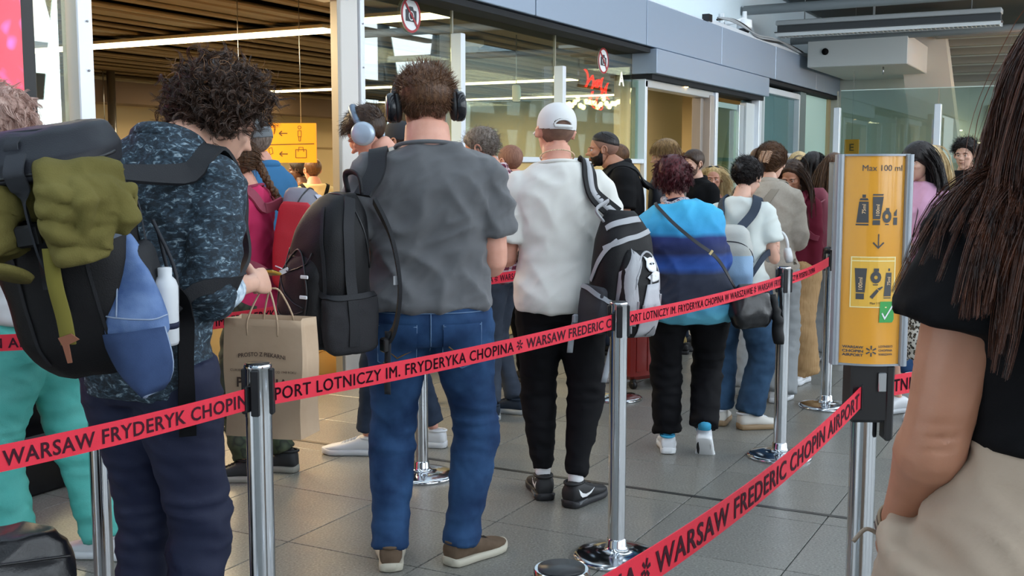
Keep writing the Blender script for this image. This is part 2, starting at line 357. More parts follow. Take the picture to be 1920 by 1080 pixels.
# portal doors
d2=struct(empty('door_2'))
MB().box((11.98,FYP,1.24),(.07,.12,2.48),bev=.006).build('door_post',ALUW,d2,smooth=False)
MB().box((11.85,FYP+.03,1.9),(.2,.012,1.16)).build('side_pane',GLASSG,d2,smooth=False)
MB().box((13.2,FYP+.02,2.45),(2.5,.16,.09),bev=.006).build('door_header',ALU,d2,smooth=False)
MB().box((14.12,FYP+.06,1.2),(.1,.12,2.4),bev=.006).build('door_jamb',pm('taupe_jamb','#8D8680',.5,.3),d2,smooth=False)
MB().box((14.3,FYP+.0,1.22),(.16,.16,2.44),bev=.006).build('door_jamb',pm('warm_grey_jamb','#A79E97',.5,.3),d2,smooth=False)
MB().box((14.47,FYP-.04,1.24),(.1,.1,2.5),bev=.006).build('door_post',ALUW,d2,smooth=False)
MB().box((15.3,FYP+.05,1.2),(1.6,.014,2.4)).build('sliding_leaf',glass_mat('leaf_glass','#B9D2CB',1.5,.12),d2,smooth=False)
MB().box((15.25,FYP+.06,2.36),(1.5,.05,.07)).build('leaf_rail',pm('leaf_rail_green','#8FA7A3',.4),d2,smooth=False)
MB().box((15.9,FYP+.04,1.2),(.22,.08,2.4),bev=.005).build('leaf_frame',ALU,d2,smooth=False)
MB().box((16.25,FYP+.02,1.22),(.42,.1,2.44),bev=.005).build('side_panel',pm('side_panel_grey','#C2C7C8',.5),d2,smooth=False)
MB().box((16.52,FYP-.04,1.26),(.14,.12,2.5),bev=.006).build('door_post',ALUW,d2,smooth=False)
MB().box((15.7,FYP+.15,1.62),(1.7,.04,.05)).build('push_rail',pm('rail_grey','#8A8E8C',.4,.4),d2,smooth=False)
# windows right of the portal
def win(n,x0,x1,z0,z1,m,fr,depth=.1):
    w=struct(empty('window_%d'%n)); MB().box(((x0+x1)/2,FYP+.05,(z0+z1)/2),(x1-x0,.02,z1-z0)).build('pane',m,w,smooth=False)
    if fr:
        for (a,b,c,d) in ((x0-.05,x0+.03,z0-.1,z1+.06),(x1-.03,x1+.05,z0-.1,z1+.06)): MB().box(((a+b)/2,FYP,(c+d)/2),(b-a,depth,d-c),bev=.006).build('frame_side',ALUW,w,smooth=False)
        for (c,d) in ((z0-.12,z0+.02),(z1-.02,z1+.07)): MB().box(((x0+x1)/2,FYP,(c+d)/2),(x1-x0-.06,depth,d-c),bev=.006).build('frame_rail',ALUW,w,smooth=False)
    return w
win(4,16.9,19.1,1.72,2.66,pm('teal_glass','#4E757A',.12,coat=.3),True)
win(5,19.55,22.85,1.52,2.78,pm('frosted_glow_panel','#A9C4C0',.35,emit='#A9CCC6',estr=.22),False)  # faint emission in the frosted pane stands in for daylight behind it
wr=struct(empty('wall_right_lower'))
MB().box((19.9,FYP+.06,.75),(6.2,.1,1.5)).build('lower_panel',pm('pale_green_panel','#B9CFCB',.5),wr,smooth=False)
MB().box((19.33,FYP+.02,1.4),(.4,.14,2.8)).build('grey_pier',pm('pier_grey','#7F8F93',.5,.2),wr,smooth=False)
MB().box((16.75,FYP+.02,1.4),(.22,.16,2.8)).build('grey_pier',pm('pier_light','#A9B2B5',.5,.2),wr,smooth=False)
MB().box((19.9,FYP+.06,1.5),(6.2,.12,.05)).build('mid_rail',ALU,wr,smooth=False)
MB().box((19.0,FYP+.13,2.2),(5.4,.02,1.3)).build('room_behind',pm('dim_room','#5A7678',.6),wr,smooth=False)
MB().box((22.95,FYP,2.1),(.1,.2,2.0),rot=Matrix.Rotation(R(-22),3,'Y')).build('leaning_edge',DARKGAP,wr,smooth=False)
# ================================================================ hall behind the glass
hall=struct(empty('ceiling_hall'))
for k in range(26):
    y=4.98+.36*k+.04*math.sin(k*2.7); sag=.02*math.sin(k*2.1)
    MB().box((11.5,y,2.93+sag*.4),(26,.385,.04),rot=Matrix.Rotation(R(6+3*math.sin(k*1.9)),3,'X'),bev=.015).build('slat',WOOD,hall,smooth=False)
MB().box((11.5,9.7,3.06),(26,9.9,.06)).build('slat_backing',pm('ceiling_dark','#3B2E1A',.8),hall,smooth=False)
struct(MB().box((12,14.3,1.5),(30,.2,3.1)).build('wall_hall_back',CREAM,smooth=False))
struct(MB().box((12,13.3,2.62),(30,.5,.32)).build('trim_2',BROWNB,smooth=False))
struct(MB().box((21.6,9.5,1.5),(.2,9.6,3.1)).build('wall_hall_end',CREAM,smooth=False))
struct(MB().box((-1.,9.5,1.5),(.2,9.6,3.1)).build('wall_hall_start',CREAM,smooth=False))
hb=struct(empty('trim_3'))
for z in (1.9,1.1): MB().box((12,14.19,z),(29,.02,.035)).build('wall_joint',pm('joint_tan','#8E7A58',.7),hb,smooth=False)
pier=struct(empty('wall_hall_pier')); MB().box((17.2,6.6,1.45),(2.4,.25,2.9)).build('pier_face',pm('cream_pier','#D2BC94',.8),pier,smooth=False)
MB().box((15.8,9.0,1.6),(1.4,.2,.3),rot=Matrix.Rotation(R(-14),3,'Y')).build('pier_ramp_panel',pm('olive_tone_panel','#8F7F5C',.8),pier,smooth=False)  # tilted ramp panel in one even olive tone
STRIP=pm('strip_light','#FFF2CF',.5,emit='#FFE7B0',estr=7)
def strip_light(p0,p1,w,label):
    t=empty('strip_light',(float(p0[0]),float(p0[1]),2.86),0,label,'light'); d=np.array(p1)-np.array(p0); L=np.linalg.norm(d); a=math.atan2(d[1],d[0]); t.rotation_euler=(0,0,a)
    MB().box((L/2,0,-.01),(L,w+.05,.03)).build('housing',pm('lamp_housing','#B7A27A',.5),t,smooth=False); MB().box((L/2,0,-.028),(L-.02,w,.02)).build('diffuser',STRIP,t,smooth=False); return t
strip_light((8.95,6.7),(8.95,13.2),.3,'long ceiling strip light behind the open doorway, nearest one above the curly-haired man')
strip_light((8.55,4.95),(8.55,6.1),.3,'short ceiling strip light just behind the glass, above the man with black headphones')
strip_light((15.6,7.2),(15.6,13.2),.3,'distant ceiling strip light seen low behind the doorway and the glass panes')
strip_light((19.2,6.0),(19.2,13.2),.3,'farthest ceiling strip light in the hall, behind the other strips')
# amber counters just inside the door
ct=empty('counter',(0,0,0),0,'long low counter faced with amber panels just inside the open doorway','counter')
for k in range(8):
    x=2.6+k*.68; MB().box((x,5.5,.52),(.66,.04,.94),bev=.004).build('amber_panel',YELLOW,ct,smooth=False)
for x in (4.95,6.3): MB().box((x,5.46,.5),(.09,.06,1.0),bev=.006).build('grey_profile',ALU,ct,smooth=False)
MB().box((4.98,5.72,1.02),(5.5,.5,.05),bev=.008).build('counter_top',pm('counter_tan','#C59A4A',.5),ct,smooth=False)
MB().box((4.98,5.7,.025),(5.5,.42,.05)).build('plinth',pm('plinth_grey','#6E6A62',.5),ct,smooth=False)
MB().box((4.98,5.72,.5),(5.45,.38,.98)).build('carcass',pm('carcass_amber','#B98C38',.6),ct,smooth=False)
for k,(x,y,h) in enumerate(((6.35,5.05,.2),)):
    c=empty('storage_box',(x,y,0),R(8),'amber box standing on the floor in front of the counter beside the backpack','box')
    MB().box((0,0,.1),(.42,.3,.2),bev=.006).build('box_body',YELLOW,c,smooth=False); MB().box((0,0,.215),(.44,.32,.03),bev=.005).build('box_lid',YELLOW,c,smooth=False)
# hanging speaker on its rod, hanging bracket, detector, dome camera in the hall
P=FY(197,245,12.75); hs=empty('hanging_speaker',tuple(P),0,'small dark box hanging on a thin rod from the hall ceiling behind the doorway','speaker')
MB().box((0,0,0),(.19,.14,.19),bev=.01).build('speaker_box',pm('speaker_dark','#2B2218',.6),hs,smooth=False); MB().box((0,-.073,0),(.15,.006,.15)).build('grille',pm('speaker_grille','#3B3022',.8),hs,smooth=False); MB().tube([(0,0,.07),(0,0,2.88-P[2])],.008,8).build('rod',STEEL,hs)
P=FY(211,235,12.95); hp=empty('steel_pole',(P[0],P[1],0),0,'round polished steel pole beside the small hanging speaker in the hall','pole')
MB().lathe([(.06,0),(.06,2.9)],seg=20).build('tube',STEEL,hp); MB().lathe([(.1,0),(.1,.02),(.05,.03)],seg=20).build('foot_plate',STEEL,hp)
P=FY(968,175,5.6); dt=empty('wall_detector',tuple(P),R(20),'small rounded white detector box hanging behind the glass under the strip light','detector')
MB().loft([((0,0,-.085),(1,0,0),(0,1,0),.05,.03,4),((0,0,-.075),(1,0,0),(0,1,0),.065,.04,4),((0,0,.075),(1,0,0),(0,1,0),.065,.04,4),((0,0,.085),(1,0,0),(0,1,0),.05,.03,4)],24).build('detector_case',pm('detector_white','#E9E5D0',.4),dt); MB().box((.02,-.041,0),(.05,.006,.1),bev=.003).build('detector_window',pm('detector_blue','#9FC7CB',.3),dt,smooth=False); MB().tube([(0,0,.08),(0,0,2.9-P[2])],.006,6).build('rod',STEEL,dt)
P=FY(885,45,6.2); dc=empty('dome_camera',(P[0],P[1],2.88),0,'white dome camera fixed under the hall ceiling, seen through the glass','camera')
MB().lathe([(.13,0),(.13,-.05),(.1,-.07)],seg=24).build('mount',pm('camera_cream','#D8CFB4',.4),dc); MB().ell((0,0,-.07),(.075,.075,.07),20).build('dome',pm('smoked_dome','#8C8570',.15,coat=.5),dc)
# yellow direction sign hung in the hall
def seg2(mb,a,b,w,o,ux,uy,lift=.002):
    a,b=np.array(a),np.array(b); d=unit(np.append(b-a,0))[:2]; n=np.array([-d[1],d[0]])*w/2; q=[a-n,b-n,b+n,a+n]; ux,uy=np.array(ux,float),np.array(uy,float)
    mb.prism([tuple(p) for p in q],np.array(o)+np.cross(ux,uy)*0,ux,uy,lift)
def poly2(mb,pts,w,o,ux,uy,close=False,lift=.002):
    pts=list(pts)+([pts[0]] if close else [])
    for a,b in zip(pts,pts[1:]): seg2(mb,a,b,w,o,ux,uy,lift)
def arrow2(mb,c,l,w,o,ux,uy,ang,lift=.002):
    d=np.array([math.cos(ang),math.sin(ang)]); n=np.array([-d[1],d[0]]); c=np.array(c); tip=c+d*l/2
    seg2(mb,c-d*l/2,tip,w,o,ux,uy,lift)
    for s in (1,-1): seg2(mb,tip-d*l*.32+n*s*l*.3,tip+d*w*.3,w,o,ux,uy,lift)
dS=9.3; o=DP(593,305,dS); ux=rt; uy=np.array([0,0,1.]); Ws=.82; Hs=73/FPX*dS
hsn=empty('direction_sign',tuple(o),0,'amber hanging sign with arrows and pictograms of a body, a bag and small items','sign')
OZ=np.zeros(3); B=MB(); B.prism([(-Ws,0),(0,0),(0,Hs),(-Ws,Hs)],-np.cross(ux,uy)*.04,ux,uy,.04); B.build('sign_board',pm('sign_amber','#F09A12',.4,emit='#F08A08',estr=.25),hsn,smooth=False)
B=MB(); k=dS/FPX
def sp(x,y): return ((x-593)*k,(305-y)*k)
seg2(B,sp(470,273),sp(590,270),.008,OZ,ux,uy)
for y in (251,289): arrow2(B,sp(533,y),.065,.009,OZ,ux,uy,math.pi)
B2=[(sp(563,240))]
poly2(B,[(sp(563,240)[0]+.013*math.cos(a),sp(563,240)[1]+.013*math.sin(a)) for a in np.linspace(0,6.28,11)],.005,OZ,ux,uy)
poly2(B,[sp(560,246),sp(566,246),sp(566,257),sp(560,257)],.005,OZ,ux,uy,True); poly2(B,[sp(561,257),sp(565,257),sp(564.5,265),sp(561.5,265)],.005,OZ,ux,uy,True)
poly2(B,[sp(555,281),sp(575,281),sp(575,296),sp(555,296)],.006,OZ,ux,uy,True); poly2(B,[sp(561,281),sp(561,276.5),sp(569,276.5),sp(569,281)],.005,OZ,ux,uy); seg2(B,sp(560,281),sp(560,285),.005,OZ,ux,uy); seg2(B,sp(570,281),sp(570,285),.005,OZ,ux,uy)
poly2(B,[sp(505,279),sp(511,277),sp(513,288),sp(507,290)],.005,OZ,ux,uy,True); poly2(B,[sp(480,279),sp(489,278),sp(489,291),sp(480,291)],.005,OZ,ux,uy,True)
for x,y in ((498,252),(503,256),(509,251),(494,290),(499,292)): seg2(B,sp(x,y-3),sp(x-2,y+5),.012,OZ,ux,uy); seg2(B,sp(x-2,y+1),sp(x+2,y-2),.008,OZ,ux,uy)
B.build('pictograms',pm('sign_print','#5A4318',.6),hsn,smooth=False)
for x in (-.12,-.62): MB().tube([(rt*x)+np.array([0,0,Hs]),(rt*x)+np.array([0,0,2.9-o[2]])],.003,6).build('hanger',STEEL,hsn)
# ================================================================ signs on the glass
def no_photo(px,py,Y,r,label):
    P=FY(px,py,Y); s=empty('no_photo_sign',tuple(P),0,label,'sign'); A=[[1,0,0],[0,0,-1],[0,1,0]]
    MB().lathe([(r,-.002),(r,0.002)],(0,0,0),40,ax=A).build('disc',WHITEP,s,smooth=False)
    a=np.linspace(0,2*math.pi,40,endpoint=False); rs=[]
    for rr,yy in ((r*.86,-.003),(r,-.003),(r,-.006),(r*.86,-.006),(r*.86,-.003)): rs.append(np.stack([rr*np.cos(a),np.full(40,yy),rr*np.sin(a)],1))
    red=pm('sign_red','#A3202C',.45); MB().rings(rs,cap=False).build('red_ring',red,s,smooth=False)
    B=MB(); o_=(0,-.004,0); X,Z=(1,0,0),(0,0,1)
    B.prism([(-.55*r,-.38*r),(.55*r,-.38*r),(.55*r,.26*r),(.26*r,.28*r),(.18*r,.46*r),(-.18*r,.46*r),(-.26*r,.28*r),(-.55*r,.26*r)],o_,X,Z,.0015); B.build('camera_picture',INK,s,smooth=False)
    B=MB(); poly2(B,[(.24*r*math.cos(t),-.05*r+.24*r*math.sin(t)) for t in np.linspace(0,6.28,17)],.06*r,(0,-.0057,0),X,Z); B.build('lens_ring',WHITEP,s,smooth=False)
    B=MB(); seg2(B,(-.64*r,.64*r),(.64*r,-.64*r),.14*r,(0,-.0075,0),X,Z); B.build('red_slash',red,s,smooth=False)
no_photo(770,28,FYP+.09,.135,'round no-photography sign on the glass above the black headphones')
no_photo(1131,114,FYP+.09,.135,'round no-photography sign on the glass near the letter A')
P=FY(1165,160,FYP+.09); la=empty('letter_sign',tuple(P),0,'white capital letter A stuck on the glass beside the portal','sign')
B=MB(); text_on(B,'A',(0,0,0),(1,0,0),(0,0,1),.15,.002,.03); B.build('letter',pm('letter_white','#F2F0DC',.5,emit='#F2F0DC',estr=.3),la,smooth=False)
# ================================================================ upper wall: surveillance camera, cable tray, cables
P=FY(1375,50,FYP+.1); sc=empty('surveillance_camera',tuple(P),0,'white dome surveillance camera on a bracket above the grey fascia','camera')
MB().box((-.2,.1,.02),(.03,.05,.3),bev=.005).build('wall_plate',WHITEP,sc,smooth=False); MB().tube([(-.2,.06,.02),(-.1,-.1,.06),(0,-.16,.1)],.03,10).build('bracket',WHITEP,sc)
MB().lathe([(.03,.2),(.035,.1),(.1,.08),(.11,-.02),(.1,-.04)],(0,-.16,0),24).build('housing',WHITEP,sc); MB().ell((0,-.16,-.05),(.08,.08,.07),20).build('lens_dome',pm('dome_black','#1B1D22',.12),sc)
ctr=empty('cable_tray',(0,0,0),0,'slim white cable tray with loose cables running along the top of the fascia','tray')
a=FY(1325,42,FYP-.1); MB().box((a[0]+3.6,FYP-.1,3.36),(7.2,.06,.05),bev=.004).build('tray',ALUW,ctr,smooth=False)
for q in range(3):
    pts=[(a[0]+.3+j*.62,FYP-.14-.01*q,3.40+.03*math.sin(j*1.3+q)+(.05 if j in (1,2) else 0)) for j in range(12)]
    MB().tube(spline(pts,48),.014,6).build('cable',BLACKP if q<1 else pm('grey_cable','#9A9EA2',.6),ctr)
MB().box((a[0]+.02,FYP-.1,3.39),(.14,.09,.09)).build('junction_box',BLACKP,ctr,smooth=False)
# ================================================================ mezzanine ceiling on the right
struct(MB().box((20.5,.9,4.42),(9.5,7.9,.3)).build('ceiling',GRAYW,smooth=False))
for k,(X,px,py,px2,py2) in enumerate(((15.9,1435,42,1960,-30),)):
    pass
pk=empty('ceiling_pipe',(0,0,0),0,'grey pipe under the dark ceiling, upper of two, above the long lamp','pipe'); MB().tube([(16.6,4.9,3.82),(16.6,-3,3.86)],.07,14).build('tube',GRAYP,pk); 
for y in (3.4,1.2): MB().box((16.6,y,4.02),(.03,.03,.36)).build('hanger',GRAYP,pk,smooth=False)
pk=empty('ceiling_pipe',(0,0,0),0,'grey pipe under the dark ceiling, lower of two, above the box duct','pipe'); MB().tube([(18.6,4.7,3.56),(18.6,-3,3.62)],.06,14).build('tube',GRAYP,pk)
for y in (3.4,1.2): MB().box((18.6,y,3.9),(.03,.03,.6)).build('hanger',GRAYP,pk,smooth=False)
fx=empty('fluorescent_lamp',(17.2,0,0),0,'long louvred fluorescent lamp, unlit, hanging below the dark ceiling','lamp')
y0,y1=4.55,1.42; ym=(y0+y1)/2; MB().box((0,ym,3.67),(.3,y0-y1,.07),bev=.01).build('lamp_body',pm('lamp_grey','#A4A8AA',.5),fx,smooth=False)
MB().box((.0,ym,3.60),(.16,y0-y1-.02,.12)).build('spine',pm('lamp_dark','#3D4042',.6),fx,smooth=False)
MB().box((.0,ym,3.53),(.34,y0-y1+.02,.015)).build('reflector',pm('lamp_dark','#3D4042',.6),fx,smooth=False)
lv=MB()
for k in range(52): lv.box((0,y1+.03+k*(y0-y1-.06)/51,3.50),(.28,.012,.05))
for s in (-.14,.14): lv.box((s,ym,3.50),(.015,y0-y1,.06))
tag(lv.build('louvre',pm('lamp_white','#C6CACB',.45),fx,smooth=False),kind='stuff')
for y in (y0-.4,y1+.4): MB().box((0,y,3.6),(.06,.04,.14)).build('clip',GRAYP,fx,smooth=False); MB().tube([(0,y,3.7),(0,y,4.18)],.008,6).build('rod',GRAYP,fx)
bd=struct(empty('wall_beam')); 
B=MB(); B.box((20.1,3.64,3.35),(3.1,1.55,.46),bev=.012); B.build('duct_cover',pm('duct_grey','#B9BCBA',.7),bd,smooth=False)
MB().lathe([(.055,0),(.055,.01)],(18.54,4.13,3.36),16,ax=[[0,0,-1],[0,1,0],[1,0,0]]).build('hole',pm('hole_black','#0B0B0C',.9),bd)
MB().tube([(19.0,3.3,3.12),(19.0,3.3,3.0)],.012,8).build('sprinkler',STEEL,bd)
bc=struct(empty('wall_pier')); 
def slant(p0,p1,w,d,name,m,par):
    p0,p1=np.array(p0),np.array(p1); t=unit(p1-p0); u=unit(np.array([0,1,0])-t*t[1]); n=np.cross(t,u); B=MB(); rs=[]
    for p in (p0,p1): rs.append(np.array([p-u*w/2-n*d/2,p+u*w/2-n*d/2,p+u*w/2+n*d/2,p-u*w/2+n*d/2]))
    B.rings(rs).build(name,m,par,smooth=False)
slant(FX(1728,40,20.9),FX(1775,420,20.9),.75,.45,'slanted_column',pm('column_beige','#BDBAB2',.85),bc)
slant(FX(1640,130,21.9),FX(1690,470,21.9),2.3,.3,'slanted_wall',pm('sloped_beige','#CFD0C8',.85),bc)
slant(FX(1712,78,21.0),FX(1740,150,21.0),.1,.1,'black_pipe',BLACKP,bc)
ww=struct(empty('wall_far'))
MB().box((24.6,0,2.1),(.2,10,4.2)).build('far_panel',pm('far_panel','#B4B8AE',.8),ww,smooth=False)
MB().box((24.45,1.0,2.2),(.1,2.4,1.1)).build('ochre_panel',pm('far_ochre','#A8956A',.8),ww,smooth=False)
for k,c_ in enumerate([FX(1868,60+k*17,20.6+.55*k) for k in range(6)]): MB().box((c_[0],c_[1]-.4,c_[2]),(.16,2.7,.12)).build('ceiling_beam',pm('beam_grey','#7A7B76',.8),ww,smooth=False)
for k,(y,z,l) in enumerate(((3.0,2.25,.7),(2.6,2.0,.9),(2.9,1.9,.6),(1.6,2.05,.5))): MB().box((24.3,y,z),(.04,l,.02)).build('lit_strip',STRIP,ww,smooth=False)
# glass screen across the concourse with aluminium fins
gs=struct(empty('window_7'))
MB().box((18.5,1.2,1.36),(.014,5.3,2.72)).build('pane',glass_mat('screen_glass','#DCE8E3',1.5,.05),gs,smooth=False)
MB().box((18.5,1.2,2.73),(.02,5.3,.012)).build('pane_edge',pm('pane_edge','#C6D8D0',.3),gs,smooth=False)
for y,zt in ((3.89,2.46),(2.37,2.48),(.8,2.5)): MB().box((18.46,y,zt/2),(.12,.1,zt),bev=.01).build('fin',ALUW,gs,smooth=False); MB().box((18.46,y,zt/2+1.36),(.02,.02,2.72-zt)).build('seam',pm('glass_seam','#8E8B7C',.3),gs,smooth=False)
P=FX(1597,277,19.6); es=empty('gate_sign',tuple(P),0,'small amber square sign with a letter behind the glass screen','sign')
MB().box((0,0,0),(.03,.24,.28),bev=.004).build('sign_board',ORANGE,es,smooth=False); B=MB(); text_on(B,'E',(-.018,0,-.05),(0,-1,0),(0,0,1),.12,.002,.03); B.build('letter',pm('sign_print','#5A4318',.6),es,smooth=False)
MB().tube([(0,0,.14),(0,0,4.18-P[2])],.003,6).build('rod',GRAYP,es)
# ================================================================ concourse behind the camera: window wall, roof trusses, bar with lights (seen in the glass)
ow=struct(empty('wall_back')); FR=pm('steel_frame_grey','#5E686C',.6)
MB().box((10,-9.2,.45),(40,.2,.9)).build('parapet',pm('parapet_grey','#85898A',.8),ow,smooth=False)
for k in range(14): MB().box((-9+k*2.8,-9.2,4.6),(.16,.2,8.4)).build('mullion',FR,ow,smooth=False)
for z in (.95,3.1,3.9,5.4,8.2): MB().box((10,-9.2,z),(40,.2,.12 if z!=3.1 else .5)).build('transom',FR,ow,smooth=False)
for k in range(7):
    x=-6+k*5.4
    MB().tube([(x,-7.4,0),(x-2.2,-7.6,8.4)],.16,12).build('diagonal_column',FR,ow); MB().tube([(x,-7.4,0),(x+2.2,-7.6,8.4)],.16,12).build('diagonal_column',FR,ow)
    MB().box((x,-2.6,8.5),(.25,13,.4)).build('roof_beam',FR,ow,smooth=False)
for k in range(9): MB().box((10,-8.6+k*1.6,8.85),(44,.1,.18)).build('roof_purlin',FR,ow,smooth=False)
for k in range(4): MB().box((10,-7.6+k*3.6,9.05),(44,2.3,.1)).build('roof_panel',pm('roof_grey','#A8ADAF',.8),ow,smooth=False)
struct(MB().box((-10.5,-2,4.5),(.2,15,9)).build('wall_left',WALLW,smooth=False)); struct(MB().box((31,-2,4.5),(.2,15,9)).build('wall_right',WALLW,smooth=False))
MB().box((24,-8.2,3.6),(12,1.6,.35)).build('gallery',pm('gallery_grey','#73706A',.8),ow,smooth=False)
# mirror image of (1115,160): neon tubes above the bar
def mirrored(px,py,dist):
    r=unit(ray(px,py)); q=FY(px,py,FYP+.094); r2=r*np.array([1,-1,1]); return q+r2*dist
bl=empty('light_string',(0,0,0),0,'string of small warm bulbs over the bar across the concourse, mirrored in the glass','lights')
lp=[mirrored(1035+5.4*q,190+5*math.sin(q*1.3)+ (6 if q%3 else 0),9.5) for q in range(32)]
MB().tube([p+[0,0,.05] for p in lp],.006,5).build('wire',BLACKP,bl)
BULB=pm('bulb_glow','#FFE0A0',.5,emit='#FFD080',estr=22); be=MB().ell((0,0,0),(.04,.04,.05),10).mesh('bulb'); be.materials.append(BULB)
for q in lp: b_=bpy.data.objects.new('bulb',be); COL.objects.link(b_); b_.parent=bl; b_.location=tuple(q)
for x in (0,31): MB().tube([lp[x]+[0,0,.05],[lp[x][0],lp[x][1],3.43]],.006,5).build('drop_wire',BLACKP,bl)
P=mirrored(1118,160,9.0); ne=empty('neon_sign',tuple(P),0,'red neon script sign across the concourse, mirrored in the glass','sign')
for q,(x0,z0,s) in enumerate(((-.5,.12,1),(-.2,.06,.8),(.06,.1,.9),(.3,.0,1),(-.35,-.2,1),(-.05,-.25,.9))):
    pts=[(x0+s*(.1*t+.09*math.sin(3*t+q)),0,z0+s*(.13*math.cos(2.3*t+q*.7)-.03*t)) for t in np.linspace(0,3.2,26)]
    MB().tube(pts,.008,8).build('neon_tube',pm('neon_red','#FF2A22',.4,emit='#FF2018',estr=9),ne)
MB().box((.0,-.03,-.05),(1.5,.03,.05)).build('mount_bar',BLACKP,ne,smooth=False)
for x in (-.7,.7): MB().tube([(x,-.03,-.05),(x,-.03,3.43-P[2])],.008,6).build('rod',STEEL,ne)
# ================================================================ advertising display at the left
x1=FY(66,120,4.45)[0]; ad=empty('advertising_display',(x1,4.45,0),0,'tall lit advertising display with a red and violet picture and black frame','display')
MB().box((-.9,.06,1.5),(1.8,.14,3.0),bev=.01).build('frame',pm('display_black','#07080B',.3,spec=.25),ad,smooth=False)
sm=pm('display_picture','#C03040',.3); nt=sm.node_tree; b=nt.nodes['Principled BSDF']; L=nt.links.new
t=nt.nodes.new('ShaderNodeTexCoord'); n=nt.nodes.new('ShaderNodeTexNoise'); n.inputs['Scale'].default_value=1.6; n.inputs['Distortion'].default_value=2.5; r=nt.nodes.new('ShaderNodeValToRGB')
for p,c in ((.3,'#5B78E0'),(.4,'#A070D8'),(.46,'#E060B8'),(.52,'#E83048'),(.75,'#C02038')):
    e=r.color_ramp.elements.new(p); e.color=lin(c)
r.color_ramp.elements.remove(r.color_ramp.elements[0]); r.color_ramp.elements.remove(r.color_ramp.elements[-1])
s=nt.nodes.new('ShaderNodeSeparateXYZ'); mr=nt.nodes.new('ShaderNodeMapRange'); mr.inputs['From Min'].default_value=1.2; mr.inputs['From Max'].default_value=2.7; mr.inputs['To Min'].default_value=.22; mr.inputs['To Max'].default_value=-.14
ad2=nt.nodes.new('ShaderNodeMath'); L(t.outputs['Object'],n.inputs['Vector']); L(t.outputs['Object'],s.inputs[0]); L(s.outputs['Z'],mr.inputs[0]); L(n.outputs['Fac'],ad2.inputs[0]); L(mr.outputs[0],ad2.inputs[1]); L(ad2.outputs[0],r.inputs[0])
L(r.outputs[0],b.inputs['Base Color']); L(r.outputs[0],b.inputs['Emission Color']); b.inputs['Emission Strength'].default_value=.6
MB().box((-.93,-.012,1.75),(1.70,.01,2.2)).build('screen',sm,ad,smooth=False)
MB().box((-.9,.0,.14),(1.9,.34,.28),bev=.012).build('plinth',pm('display_black','#07080B',.3,spec=.25),ad,smooth=False)
# ================================================================ retractable barrier
BGROUP='chrome barrier posts of the queue'
ANG=28
def stanchion(loc,rz,label):
    t=empty('barrier_post',tuple(loc),rz,label,'post',None)
    MB().lathe([(.0335,.02),(.0335,.86)],seg=32).build('post',CHROME,t,angle=40)
    b=MB().lathe([(.002,.0),(.165,.0),(.168,.006),(.166,.014),(.15,.022),(.09,.032),(.05,.036),(.04,.05),(.038,.075),(.034,.08)],seg=48).build('base_plate',CHROME,t,angle=50)
    h=MB().lathe([(.0345,.86),(.0345,.985),(.036,.987),(.036,.993),(.034,.997),(.002,.997)],seg=32).build('belt_head',CHROME,t,angle=40)
    MB().lathe([(.03,.9971),(.03,.999),(.002,.999)],seg=24).build('head_cap',BLACKP,h)
    for a in (0,90,180,270):
        m=Matrix.Rotation(R(a),3,'Z'); c=m@Vector((.0355,0,.925)); MB().box(tuple(c),(.012,.022,.12),rot=m,bev=.003).build('belt_slot',BLACKP,h,smooth=False)
    return t
def gpost(px,d): p=DP(px,600,d); return np.array([p[0],p[1],0])
PB,PC,PD,PE=gpost(481,2.86),gpost(1160,4.2),gpost(1468,5.72),gpost(1553,6.95)
PL,PM,PN=gpost(176,3.78),gpost(788,5.35),gpost(1158,7.2)
PS=gpost(1626,2.87); PQ=gpost(1055,1.37); PX=gpost(-420,1.9); PY=gpost(2350,4.4); PZ=gpost(-420,3.6)
p0=stanchion(PC,R(ANG),'chrome post carrying two red belts, in front of the white-shirt man\'s legs')
PST=[('chrome post in front, right of the curly-haired man, beside the paper bag',PB),
 ('chrome post by the black trousers of the woman in the blue sweater',PD),('chrome post behind the burgundy backpack, carrying an edge-on sign',PE),
 ('chrome post between the turquoise trousers and the navy trousers',PL),('chrome post seen between the legs of the man in grey shirt',PM),
 ('chrome post behind the middle post, its foot disc just showing',PN),('chrome post with black head under the amber liquids sign',PS)]
for lab,p in PST: dup(p0,tuple(p),R(ANG),lab)
dup(p0,tuple(PQ),R(ANG),'chrome post below the picture edge, holding the nearest belt')
for q_,lab in ((PX,'chrome post beyond the left picture edge, end of the nearest left belt'),(PY,'chrome post beyond the right picture edge, end of the belt behind the bare arm'),(PZ,'chrome post beyond the left picture edge, end of the belt over the turquoise trousers')): dup(p0,tuple(q_),R(ANG),lab)
LETTER=pm('belt_print','#3B1622',.8); BELTW=.056
